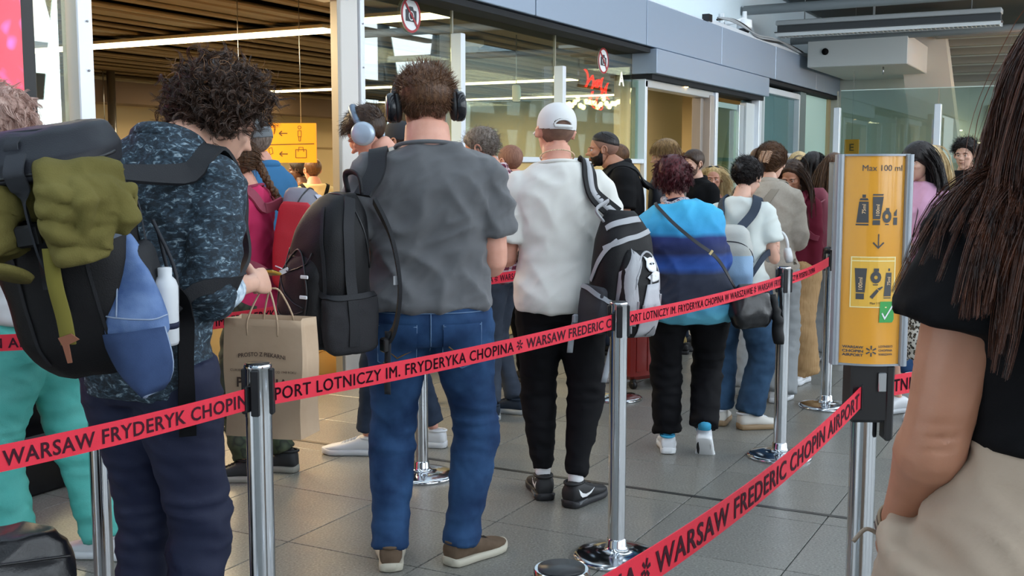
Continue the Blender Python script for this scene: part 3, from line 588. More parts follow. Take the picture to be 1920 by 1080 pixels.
def belt(a,b,text,label,za=.925,zb=.925,sag=.012,start=.05,scale=.034,flip=False,mirror=False,off=.04,end=False,xs=1.02):
    a=np.array(a,float); b=np.array(b,float); d=unit((b-a)*[1,1,0]); A=a+d*off; B_=b-d*off; A[2]=za; B_[2]=zb
    n=24; s=np.linspace(0,1,n); pts=A[None]*(1-s)[:,None]+B_[None]*s[:,None]; pts[:,2]-=sag*4*s*(1-s)
    t=empty('barrier_belt',tuple((A+B_)/2),0,label,'belt'); o=(A+B_)/2; pts=pts-o
    nrm=unit(np.cross(d,(0,0,1))); 
    if nrm@(-o[:2].tolist()[0]*np.array([1,0,0])-o[1]*np.array([0,1,0]))<0: nrm=-nrm
    rs=[np.array([p+[0,0,-BELTW/2]-nrm*.001,p+[0,0,BELTW/2]-nrm*.001,p+[0,0,BELTW/2]+nrm*.001,p+[0,0,-BELTW/2]+nrm*.001]) for p in pts]
    MB().rings(rs).build('webbing',REDB,t,smooth=False)
    # lettering follows the belt, read from the camera side
    left=np.cross((0,0,1),nrm); rd=d if d@left>0 else -d     # reading direction
    L=np.linalg.norm(B_-A); P0=pts if rd@d>0 else pts[::-1]; S=np.linspace(0,L,n); lift=nrm*.0022
    M=MB(); x=start
    if end: x=L-.02-sum((.057 if k=='*' else np.ptp(text_geo(k,.018,0,1.08)[0][:,0])*scale/.73*xs+.012) for k in text)
    for tok in text:
        if tok=='*':
            c=x+.02
            for k in range(6):
                th=k*math.pi/3+.26; r0,r1=.004,.017
                q=[(c+math.cos(th)*r0-math.sin(th)*.0022,math.sin(th)*r0+math.cos(th)*.0022),(c+math.cos(th)*r1-math.sin(th)*.0034,math.sin(th)*r1+math.cos(th)*.0034),(c+math.cos(th)*r1+math.sin(th)*.0034,math.sin(th)*r1-math.cos(th)*.0034),(c+math.cos(th)*r0+math.sin(th)*.0022,math.sin(th)*r0-math.cos(th)*.0022)]
                v=np.array([np.array([np.interp(u,S,P0[:,j]) for j in range(3)])+[0,0,w]+lift for u,w in q]); M.add(v,[(0,1,2,3)])
            x+=.045+.012
        else:
            v,f=text_geo(tok,.018,0,1.08); k=scale/.73; X=x+(v[:,0]-v[:,0].min())*k*xs; Y=(v[:,1]-.365)*k
            ok=X.max()<L+.3
            if X.min()>L: break
            if X.max()<0: x=X.max()+.012; continue
            Xc=np.clip(X,0,L)
            P=np.stack([np.interp(Xc,S,P0[:,j]) for j in range(3)],1); P[:,2]+=Y; M.add(P+lift,f); x=X.max()+.012
            if X.max()>L: break
    if M.n: tag(M.build('lettering',LETTER,t,smooth=False),kind='stuff')
    e=.012
    for p,sg in ((pts[0],1),(pts[-1],-1)): MB().box(tuple(p+d*sg*.0),(.02,.012,BELTW+.012),rot=Matrix.Rotation(math.atan2(d[1],d[0]),3,'Z'),bev=.002).build('belt_clip',BLACKP,t,smooth=False)
    return t
PL_,EN,EN2='PORT LOTNICZY IM. FRYDERYKA CHOPINA','WARSAW FREDERIC CHOPIN AIRPORT','WARSAW FRYDERYK CHOPIN AIRPORT'
belt(PX,PB,[EN2],'red belt with airport lettering across the navy trousers, nearest at the left',start=.365,zb=.91)
belt(PB,PC,[PL_,'*',EN],'red belt with lettering across the blue jeans of the man in grey shirt',start=.012,scale=.0345,za=.91)
belt(PC,PD,[PL_+' W WARSZAWIE','*','WARSAW FRYDERYK CHOPIN'],'red belt with lettering across the hips of the woman in blue',start=.03,scale=.0322)
belt(PD,PE,['LOTNICZY IM. FRYDERYKA CHOPINA'],'short red belt in front of the burgundy backpack',start=.03,scale=.031)
belt(PQ,PS,['CHOPINA','*','WARSAW FREDERIC CHOPIN AIRPORT'],'red belt with airport lettering rising to the sign post, nearest at the right',end=True,sag=.03,scale=.038,zb=.915,xs=1.38)
belt(PS,PY,['LOTNICZY IM. FRYDERYKA CHOPINA'],'red belt leaving the sign post behind the bare arm',start=.02)
belt(PZ,PL,[EN2],'red belt with lettering across the top of the turquoise trousers',end=True)
belt(PL,PM,[PL_,'*',EN],'red belt behind the paper bag and the black backpack',start=.10)
belt(PM,PN,['IM. FRYDERYKA CHOPINA','*',EN],'red belt seen behind the man in grey shirt and the man in white',start=.02)
# ---------------------------------------------------------------- liquids sign on the post
def sign_holder(loc,rz,label,plain=False):
    t=empty('information_sign',tuple(loc),rz,label,'sign'); w,h,z0=.078,.528,1.002
    # bowed face: arc in local x, bulging to local -y
    def face(x): return -.03-.024*math.cos(x/w*math.pi/2*.9)
    xs=np.linspace(-w,w,21); rs=[]
    for z in (z0,z0+h): rs.append(np.array([(x,face(x),z) for x in xs]+[(x,face(x)+.003,z) for x in xs[::-1]]))
    MB().rings(rs).build('sign_face',pm('liquids_amber','#E5A13A',.22,coat=.6),t,angle=40)
    rs=[np.array([(x*1.06,.01-.01*math.cos(x/w*1.4),z) for x in xs]+[(x*1.06,face(x)+.006,z) for x in xs[::-1]]) for z in (z0,z0+h)]
    MB().rings(rs).build('sign_core',pm('holder_grey','#9BA1A8',.4,.4),t,angle=40)
    for s in (-1,1): MB().loft([((s*(w+.006),-.022,z),(1,0,0),(0,1,0),.011,.026,3) for z in (z0-.004,z0+h+.004)],16).build('side_rail',pm('holder_grey','#9BA1A8',.4,.4),t,angle=50)
    for z in (z0-.004,z0+h): MB().rings([np.array([(x*1.1,face(x)-.003,zz) for x in xs]+[(x*1.1,.008,zz) for x in xs[::-1]]) for zz in (z,z+.005)]).build('end_cap',pm('holder_grey','#9BA1A8',.4,.4),t,angle=40)
    MB().lathe([(.04,z0-.03),(.04,z0),(.03,z0+.01)],seg=24).build('mount_collar',BLACKP,t)
    if plain: return t
    def put(mb,fn):
        """map flat artwork (x,z) onto the bowed face"""
        n0=mb.n; fn(mb)
    class Flat(MB):
        def done(s,name,mat,lift=.0012):
            V=np.concatenate(s.v); out=[]
            for p in V: out.append((p[0],face(p[0])-lift-.0*p[1],p[2]))
            me=bpy.data.meshes.new(name); me.from_pydata(out,[],s.f); return tag(obj(name,me,mat,t),kind='stuff')
    def quad(f,pts):   # subdivided in x so it hugs the bow
        f.add([(p[0],0,p[1]) for p in pts],[tuple(range(len(pts)))])
    def tx(f,s,x,z,hh,bold=.02,rot=0,center=True,width=None):
        v,fc=text_geo(s,bold); v=v.copy(); k=hh/.73; v[:,0]-=(v[:,0].min()+v[:,0].max())/2 if center else v[:,0].min()
        X,Y=v[:,0]*k,(v[:,1]-.365)*k
        if width: X*=width/(X.max()-X.min())
        if rot: X,Y=-Y,X
        f.add(np.stack([x+X,0*X,z+Y],1),fc)
    ik=pm('sign_ink','#4A4A4C',.5); top=z0+h; k=h/395.   # picture: 395 px tall, face centre at x=1641
    def q(px,py): return ((px-1641)*.156/112,top-(py-292)*k)
    f=Flat(); tx(f,'Max 100 ml',q(1653,0)[0],q(0,314)[1],.0155,.0)
    def tubeshape(f,x0,x1,xb0,xb1,y0,y1,cap):
        quad(f,[q(x0,y0),q(x1,y0),q(xb1,y1),q(xb0,y1)])
    # 75 ml tube
    quad(f,[q(1619,364),q(1625,364),q(1625,370),q(1619,370)]); quad(f,[q(1614,375),q(1616,371),q(1628,371),q(1630,375)]); quad(f,[q(1614,377),q(1630,377),q(1631,417),q(1610,417)]); quad(f,[q(1609,419),q(1631,419),q(1631,422),q(1609,422)])
    quad(f,[q(1637,363),q(1656,363),q(1655,366),q(1637,366)]); quad(f,[q(1637,368),q(1656,368),q(1651,410),q(1638,410)]); quad(f,[q(1638,412),q(1651,412),q(1651,421),q(1638,421)])
    for a in (1,): 
        c=q(1663,405); rr=.0115
        for i in range(12):
            a0,a1=i*math.pi/6,(i+1)*math.pi/6; quad(f,[(c[0]+.0045*math.cos(a0),c[1]+.006*math.sin(a0)),(c[0]+rr*math.cos(a0),c[1]+.0165*math.sin(a0)),(c[0]+rr*math.cos(a1),c[1]+.0165*math.sin(a1)),(c[0]+.0045*math.cos(a1),c[1]+.006*math.sin(a1))])
        quad(f,[q(1661,389),q(1667,389),q(1667,394),q(1661,394)]); quad(f,[q(1660,419),q(1667,419),q(1667,421),q(1660,421)])
    quad(f,[q(1676,398),q(1681,391),q(1681,404),q(1676,404)]); quad(f,[q(1675,407),q(1682,407),q(1682,421),q(1675,421)])
    # arrow
    quad(f,[q(1648.5,438),q(1650.5,438),q(1650.5,464),q(1648.5,464)]); quad(f,[q(1639,455),q(1641,453),q(1650,463),q(1649.5,466)]); quad(f,[q(1660,455),q(1658,453),q(1649,463),q(1649.5,466)])
    # bottom logo words and star
    for i,s in enumerate(('WARSAW','CHOPIN','AIRPORT')): tx(f,s,q(1611,0)[0],q(0,654+i*7.6)[1],.0068,.03,width=.0505)
    for i,s in enumerate(('LOTNISKO','CHOPINA','WARSZAWA')): tx(f,s,q(1669,0)[0],q(0,652+i*7.6)[1],.0058,.02,width=.036)
    c=q(1643,661)
    for i in range(6):
        th=i*math.pi/3+.52; d=np.array([math.cos(th),math.sin(th)]); n=np.array([-d[1],d[0]]); quad(f,[c+d*.004-n*.0014,c+d*.014-n*.0022,c+d*.014+n*.0022,c+d*.004+n*.0014])
    f.done('print_dark',ik)
    f=Flat(); tx(f,'75ml',q(1622,0)[0],q(0,391)[1],.009,.01,rot=1); tx(f,'100ml',q(1646,0)[0],q(0,393)[1],.009,.01,rot=1); f.done('print_volume',pm('sign_pale_print','#E9C79A',.5),.0019)
    # zip bag
    f=Flat(); 
    for xa,xb in zip(np.linspace(1604,1681,6)[:-1],np.linspace(1604,1681,6)[1:]): quad(f,[q(xa,482),q(xb,482),q(xb,576),q(xa,576)])
    f.done('zip_bag',pm('sign_pale_amber','#E9B64C',.3),.0010)
    f=Flat()
    for (a,b,c_,d) in ((1603,481,1605,578),(1680,481,1682,578)): quad(f,[q(a,b),q(c_,b),q(c_,d),q(a,d)])
    for y0,y1 in ((481,483),(488,490),(576,578)):
        for xa,xb in zip(np.linspace(1603,1682,6)[:-1],np.linspace(1603,1682,6)[1:]): quad(f,[q(xa,y0),q(xb,y0),q(xb,y1),q(xa,y1)])
    f.done('zip_bag_line',pm('sign_cream','#F6E6A8',.4),.0016)
    f=Flat(); quad(f,[q(1610,503),q(1631,503),q(1628,549),q(1613,549)]); quad(f,[q(1613,551),q(1627,551),q(1627,562),q(1613,562)])
    c=q(1647,520)
    for i in range(12):
        a0,a1=i*math.pi/6,(i+1)*math.pi/6; quad(f,[(c[0]+.0045*math.cos(a0),c[1]+.005*math.sin(a0)),(c[0]+.0135*math.cos(a0),c[1]+.0155*math.sin(a0)),(c[0]+.0135*math.cos(a1),c[1]+.0155*math.sin(a1)),(c[0]+.0045*math.cos(a1),c[1]+.005*math.sin(a1))])
    quad(f,[q(1643,503),q(1652,503),q(1652,509),q(1643,509)]); quad(f,[q(1642,533),q(1651,533),q(1651,535),q(1642,535)])
    quad(f,[q(1637,557),q(1649,542),q(1653,546),q(1642,561)]); quad(f,[q(1650,541),q(1659,537),q(1660,539),q(1654,545)])
    quad(f,[q(1669,503),q(1672,503),q(1672,508),q(1669,508)]); quad(f,[q(1665,511),q(1675,511),q(1675,556),q(1662,556)]); quad(f,[q(1662,558),q(1675,558),q(1675,560),q(1662,560)])
    tx(f,'Max 1 l',q(1646,0)[0],q(0,569)[1],.0058,.01); f.done('print_bag_items',ik,.0019)
    f=Flat(); tx(f,'100ml',q(1620,0)[0],q(0,532)[1],.010,.01,rot=1); tx(f,'75ml',q(1670,0)[0],q(0,527)[1],.008,.01,rot=1); f.done('print_volume',pm('sign_pale_print','#E9C79A',.5),.0026)
    f=Flat(); quad(f,[q(1656,566),q(1681,566),q(1682,600),q(1679,606),q(1655,606)]); f.done('tick_field',pm('sign_green','#3FA050',.4),.0024)
    f=Flat(); quad(f,[q(1659,589),q(1661,587),q(1666,597),q(1665,601)]); quad(f,[q(1665,601),q(1664.5,597),q(1678,573),q(1680,575)]); f.done('tick',WHITEP,.0032)
    return t
def rz_for(yimg): return YAW-math.pi/2+R(yimg)
sign_holder(PS,rz_for(-8),'amber sign about liquids up to 100 ml on a chrome post')
sign_holder(PE,rz_for(-4)+R(88),'grey sign holder seen edge-on above the far chrome post',True)
MB_=MB; hd=MB(); hd.box((0,-.0,.93),(.096,.085,.165),bev=.008); t=empty('barrier_adapter',tuple(PS),rz_for(-2),'black belt head box under the amber liquids sign','adapter'); hd.build('adapter_box',BLACKP,t,smooth=False)
MB().box((.052,-.02,.9),(.022,.05,.2),bev=.006).build('belt_guide',BLACKP,t,smooth=False); MB().box((.03,-.046,.955),(.02,.01,.05),bev=.002).build('latch',STEEL,t,smooth=False)
# ================================================================ people: one continuous skin mesh each, clothes, shoes and hair as its children
def ez(*a): return Euler(a).to_matrix()
NPM=lambda m: np.array(m)
# ---- head: star-shaped union of ellipsoids, unit = head height, +y is the face
ELLS=[((0,-.07,.13),(.335,.42,.37),1),((0,.10,-.10),(.275,.285,.36),1),((0,.10,-.28),(.225,.235,.18),1),((0,.27,-.42),(.085,.08,.07),2),
 ((0,.375,-.02),(.035,.075,.11),2),((0,.44,-.115),(.046,.072,.05),2),((.045,.39,-.135),(.036,.05,.034),2),((-.045,.39,-.135),(.036,.05,.034),2),
 ((.12,.315,.085),(.12,.075,.04),2),((-.12,.315,.085),(.12,.075,.04),2),((.165,.25,-.08),(.1,.11,.085),2),((-.165,.25,-.08),(.1,.11,.085),2),
 ((0,.375,-.245),(.085,.045,.020),2),((0,.365,-.295),(.07,.05,.025),2)]
def hrad(D):
    """radius of the head surface along unit directions D"""
    out=np.zeros(len(D))
    for c,r,_ in ELLS:
        c,r=np.array(c),np.array(r); d=D/r; o=-c/r; a=(d*d).sum(1); b=(d@o); q=b*b-a*(o@o-1); hit=np.where(q>0,(-b+np.sqrt(np.maximum(q,0)))/a,0)
        k=.025; h=np.clip(.5+.5*(hit-out)/k,0,1); out=np.where(hit>0,out*(1-h)+hit*h+k*h*(1-h),out)
    P=D*out[:,None]
    for s in (-1,1): out-=.032*np.exp(-(((P-np.array([s*.125,.33,.0]))/np.array([.06,.12,.042]))**2).sum(1))
    out-=.012*np.exp(-(((P-np.array([0,.38,-.268]))/np.array([.075,.1,.009]))**2).sum(1))
    return out
def sphere_dirs(nu,nv):
    u=np.linspace(0,2*math.pi,nu,endpoint=False); v=np.linspace(-math.pi/2,math.pi/2,nv)[1:-1]
    U,V=np.meshgrid(u,v); D=np.stack([np.cos(V)*np.sin(U),np.cos(V)*np.cos(U),np.sin(V)],-1).reshape(-1,3)
    D=np.vstack([D,[[0,0,-1],[0,0,1]]]); n=nu; f=[]
    for i in range(nv-3):
        for j in range(n): k=(j+1)%n; f.append((i*n+j,i*n+k,(i+1)*n+k,(i+1)*n+j))
    b,t=len(D)-2,len(D)-1
    for j in range(n): k=(j+1)%n; f.append((b,k,j)); f.append((t,(nv-3)*n+j,(nv-3)*n+k))
    return D,f
def ear_geo(s):
    B=MB(); t=np.linspace(-.6,4.1,14); c=np.array([s*.325,-.03,-.01])
    pts=[c+np.array([s*(.035+.02*math.sin(a*.6)),-.02-.075*math.cos(a)*-1*1.0*(-1),.115*math.sin(a)*1.0]) for a in t]
    B.tube(pts,[.022]*10+[.026,.03,.034,.03],8); B.ell(c+[s*.012,.0,-.01],(.028,.065,.11),12); return np.concatenate(B.v),B.f
_HEAD={}
def head_geo(nu,nv):
    if (nu,nv) not in _HEAD:
        D,f=sphere_dirs(nu,nv); V=D*hrad(D)[:,None]; parts=[(V,f),ear_geo(1),ear_geo(-1)]; _HEAD[(nu,nv)]=parts
    return _HEAD[(nu,nv)]
# ---- hands
_HAND={}
def hand_geo(curl,fine=True,L=.185):
    k=(round(curl,2),fine)
    if k in _HAND: return _HAND[k]
    B=MB(); X,Y=(1,0,0),(0,1,0)
    B.loft([((0,0,.12),X,Y,.09,.125),((0,0,0),X,Y,.095,.135),((-.005,.0,-.12),X,Y,.09,.175),((-.01,0,-.3),X,Y,.082,.205,2.6),((-.015,0,-.44),X,Y,.075,.2,2.8),((-.02,0,-.5),X,Y,.05,.18)],20)
    for y,l,r,cc in ((.145,.47,.05,.9),(.05,.53,.052,1),(-.045,.49,.049,1.08),(-.135,.38,.043,1.2)):
        p=np.array([-.012,y*.95,-.44]); a=.12+curl*.55*cc; pts=[p+[0,0,.08],p]; sp_=y*.10
        for q,fr in enumerate((.45,.31,.24)):
            p=p+l*fr*np.array([-math.sin(a),sp_ if q==0 else 0,-math.cos(a)]); pts.append(p); a+=curl*(1.0,.95,.6)[q]*cc+.08
        B.tube(pts,[r*1.05,r*1.05,r*1.0,r*.92,r*.72],10); B.ell(pts[-1],(r*.72,)*3,8)
    p=np.array([-.02,.12,-.1]); t=[p,p+[-.05-.05*curl,.14,-.11],p+[-.11-.1*curl,.205-.05*curl,-.24],p+[-.15-.15*curl,.2-.08*curl,-.36]]
    B.tube(t,[.075,.068,.055,.042],10); B.ell(t[-1],(.042,)*3,8)
    B.v=[v*L for v in B.v]; me=voxel(B,.0034 if fine else .0055,2 if fine else 1); V=getv(me); f=[tuple(p.vertices) for p in me.polygons]; bpy.data.meshes.remove(me); _HAND[k]=(V,f); return V,f
def place_hand(wrist,fdir,thumb,curl,side,scale,fine=True):
    V,f=hand_geo(curl,fine); V=V*[1,1,1]; z=-unit(fdir); y=unit(np.array(thumb,float)-z*(z@np.array(thumb,float))); x=np.cross(y,z)
    if side<0: V=V*[-1,1,1]; f=[q[::-1] for q in f]
    return np.array(wrist)+scale*(V[:,:1]*x+V[:,1:2]*y+V[:,2:3]*z),f
# ---- shoes
_SHOE={}
def shoe_mesh(L,W,hi):
    k=(L,W,hi)
    if k in _SHOE: return _SHOE[k]
    X,Z=(1,0,0),(0,0,1); y0=-.065; st=[(0,.24,.03,.055),(.02,.36,.028,.085*hi),(.1,.40,.026,.098*hi),(.22,.39,.026,.10*hi),(.34,.39,.026,.098),(.46,.42,.024,.082),(.6,.47,.022,.066),(.74,.49,.022,.055),(.86,.44,.024,.048),(.95,.32,.026,.041),(1,.16,.028,.035)]
    U=MB().loft([((.008*math.sin(t*3),y0+t*L,(a+b)/2),X,Z,w*W,(b-a)/2+.004,2.6) for t,w,a,b in st],20); me1=U.mesh('shoe')
    s=MB(); ol=[(0,.2),(.015,.33),(.06,.41),(.2,.43),(.36,.42),(.5,.46),(.64,.53),(.76,.54),(.87,.49),(.95,.36),(1.0,.2),(1.02,.08)]
    s.loft([((.008*math.sin(t*3),y0-.004+t*(L+.006),.016+(.006 if t>.9 else 0)+(.004 if t<.03 else 0)),X,Z,w*W*1.02,.0165,5) for t,w in ol],16); me2=s.mesh('sole')
    l=MB()
    for q in range(5):
        t=.40+.055*q; zz=np.interp(t,[a[0] for a in st],[a[3] for a in st])+.004; w=.17*W
        l.tube([(-w,y0+(t+.03)*L,zz-.008),(0,y0+t*L,zz+.003),(w,y0+(t+.03)*L,zz-.008)],.0032,5); l.tube([(w,y0+(t+.05)*L,zz-.008),(0,y0+(t+.02)*L,zz+.002),(-w,y0+(t+.05)*L,zz-.008)],.0032,5)
    me3=l.mesh('laces'); c=MB(); c.tube([(.03*math.cos(a)*W*12,y0+.17*L+.052*math.sin(a),.1*hi-.006) for a in np.linspace(0,2*math.pi,17)],.007,6); me4=c.mesh('collar')
    _SHOE[k]=(me1,me2,me3,me4); return _SHOE[k]
def put_shoe(par,x,y,yaw,mats,L=.285,W=.10,hi=1.0,pitch=0,z=0,label=None,full=True):
    m=shoe_mesh(L,W,hi); o=obj('shoe',m[0].copy(),mats[0],par); o.location=(x,y,z); o.rotation_euler=Euler((pitch,0,yaw),'XYZ')
    if label: o['label']=label
    a=obj('sole',m[1].copy(),mats[1],o)
    if full:
        obj('laces',m[2].copy(),mats[2],o); obj('collar',m[3].copy(),mats[3] if len(mats)>3 else mats[0],o)
    return o
DIAG=NPM(ez(0,R(38),0))
# ---- skeleton
TORSO_M=[(.45,.070,.055,0),(.48,.090,.066,-.004),(.515,.098,.071,-.006),(.56,.094,.066,-.003),(.61,.086,.060,.002),(.66,.089,.062,.003),(.72,.098,.068,.003),(.765,.105,.066,.0),(.798,.105,.055,-.004),(.822,.084,.044,-.008),(.842,.052,.037,-.009),(.86,.037,.036,-.006)]
TORSO_F=[(.45,.076,.057,0),(.48,.096,.070,-.006),(.515,.103,.076,-.010),(.56,.092,.066,-.004),(.61,.077,.055,.002),(.66,.080,.056,.003),(.72,.089,.066,.010),(.765,.093,.058,.002),(.798,.092,.048,-.004),(.822,.074,.038,-.008),(.842,.044,.032,-.009),(.86,.031,.031,-.006)]
class Sk: pass
def skeleton(s):
    k=Sk(); H=k.H=s.get('H',1.75); g=k.g=s.get('g',1.0); k.s=s; female=s.get('sex')=='f'
    lean=R(s.get('lean',0)); lx=R(s.get('leanx',0)); tw=R(s.get('twist',0)); k.torso=[(z*H,x*H*g*s.get('sw',1) if z>.7 else x*H*g,y*H*g*(s.get('deep',1)),yo*H) for z,x,y,yo in (TORSO_F if female else TORSO_M)]
    def tp(p):
        p=np.array(p,float); t=float(sstep(.5*H,.8*H,p[2])); q=p-[0,0,.52*H]; m=NPM(ez(-lean*t,lx*t,tw*t)); return m@q+[0,0,.52*H]
    def trot(zf): t=float(sstep(.5*H,.8*H,zf*H)); return NPM(ez(-lean*t,lx*t,tw*t))
    k.tp,k.trot=tp,trot
    swd=(.087 if female else .101)*H*s.get('sw',1)*(.6+.4*g); k.sh={}; k.el={}; k.wr={}; k.fd={}
    ar=s.get('arms',{}); default=((.10,-.02,-1),(.03,.16,-1))
    ua,fa=.168*H,.148*H
    for sd in (-1,1):
        u,f=ar.get(sd,default)[:2]; u=unit(np.array(u)*[sd,1,1]); f=unit(np.array(f)*[sd,1,1])
        k.sh[sd]=tp((sd*swd,-.004*H,.788*H)); k.el[sd]=k.sh[sd]+u*ua; k.wr[sd]=k.el[sd]+f*fa; k.fd[sd]=f
    k.hip={};k.kn={};k.an={}; ft=s.get('feet',((-.1,0,8),(.1,0,-8))); k.ft=ft
    for sd,q in zip((-1,1),ft):
        hp=np.array([sd*.052*H*g,0,.50*H]); lift=q[3] if len(q)>3 else 0; an=np.array([q[0],q[1],.05*H+lift]); d=an-hp; L=np.linalg.norm(d); a,b=.235*H,.225*H; L=min(L,(a+b)*.9995)
        x=(a*a-b*b+L*L)/(2*L); h=math.sqrt(max(a*a-x*x,0)); t=unit(d); fwd=unit(np.array([math.sin(-R(q[2])),math.cos(R(q[2])),0])); fwd=unit(fwd-t*(fwd@t)); k.hip[sd]=hp; k.kn[sd]=hp+t*x+fwd*h; k.an[sd]=an
    hp_=s.get('head',(0,0,0)); k.hh=.131*H*s.get('hs',1); k.hm=trot(.86)@NPM(ez(R(-hp_[0]),0,0)) if False else NPM(ez(0,0,R(hp_[1])))@NPM(ez(R(-hp_[0]),R(hp_[2]),0))
    k.nb=tp((0,-.008*H,.835*H)); k.piv=tp((0,-.004*H+.02*H*math.sin(R(hp_[0]))+s.get('nf',0),.872*H-s.get('nf',0)*.35)); k.hc=k.piv-k.hm@(np.array([0,-.12,-.40])*k.hh)
    k.hloc=lambda P:k.hc+(np.asarray(P)*k.hh)@k.hm.T
    return k
def torso_loft(k,z0,z1,ease=0,shape=None,seg=30):
    """stations between z0..z1 (fractions of H); shape(zf)->(mx,my,yo) multipliers"""
    H=k.H; zs=[t[0] for t in k.torso]; st=[]
    for z in np.linspace(z0*H,z1*H,16):
        x=np.interp(z,zs,[t[1] for t in k.torso]); y=np.interp(z,zs,[t[2] for t in k.torso]); yo=np.interp(z,zs,[t[3] for t in k.torso]); m=(1,1,0) if shape is None else shape(z/H)
        m_=k.trot(z/H); st.append((k.tp((0,yo+m[2],z)),m_[:,0],m_[:,1],(x+ease)*m[0],(y+ease)*m[1],2.35))
    return st
def nrm_disp(me,fn):
    v=getv(me); n=getn(me); setv(me,v+n*fn(v)[:,None])
def folds(v,amp,freq,seed,stretch=(1,1,1)):
    q=v*np.array(stretch)*freq+seed*7.3+np.array([0.,.31,.77]); a=1-2*np.abs(pn(q+.35*np.stack([pn(q*.6+9),pn(q*.6+17),pn(q*.6+29)],1))); return amp*(a-.5)
SHORT_HL=([0,.5,.9,1.25,1.5,1.75,2.1,2.6,3.15],[.30,.27,.16,.02,-.02,-.06,-.12,-.22,-.24])
LOW_HL=([0,.5,.9,1.25,1.5,1.75,2.1,2.6,3.15],[.28,.25,.14,.0,-.05,-.12,-.24,-.34,-.36])
def hair_mask(D,hl,soft=.05):
    P=D*hrad(D)[:,None]; az=np.arctan2(np.abs(D[:,0]),D[:,1]); line=np.interp(az,hl[0],hl[1]); return sstep(-soft,soft,P[:,2]-line),az,P
def hair_shell(k,par,mat,hl=SHORT_HL,thick=.04,top=None,noise=.015,nf=9,name='hair',nu=72,nv=54,shape=None):
    D,f=sphere_dirs(nu,nv); m,az,P=hair_mask(D,hl); t=thick*np.ones(len(D))
    if top is not None: t=t+(top-thick)*sstep(.0,.42,P[:,2])
    if shape is not None: t=shape(D,P,az,t)
    t=t*m+noise*m*(1-2*np.abs(pn(P*nf+3)))
    V=P+D*(t-.012*(1-m))[:,None]; keep=[q for q in f if max(m[list(q)])>.02]
    B=MB(); B.add(k.hloc(V),keep); return obj(name,B.mesh(name),mat,par)
def tube_strands(name,P,W):
    """P (n,k,3) paths, W (n,k) half widths -> mesh of thin tapered hair ribbons, each turned its own way"""
    n,kk,_=P.shape; T=np.gradient(P,axis=1); T/=np.linalg.norm(T,axis=2,keepdims=True)+1e-9
    ref=np.random.default_rng(n).normal(size=(n,1,3)); U=np.cross(T,np.broadcast_to(ref,T.shape)); U/=np.linalg.norm(U,axis=2,keepdims=True)+1e-9
    Q=np.stack([P-U*W[...,None]*1.35,P+U*W[...,None]*1.35],2); idx=np.arange(n*kk*2).reshape(n,kk,2)
    F=np.stack([idx[:,:-1,0],idx[:,:-1,1],idx[:,1:,1],idx[:,1:,0]],-1).reshape(-1,4)
    return fast_mesh(name,Q.reshape(-1,3),F)
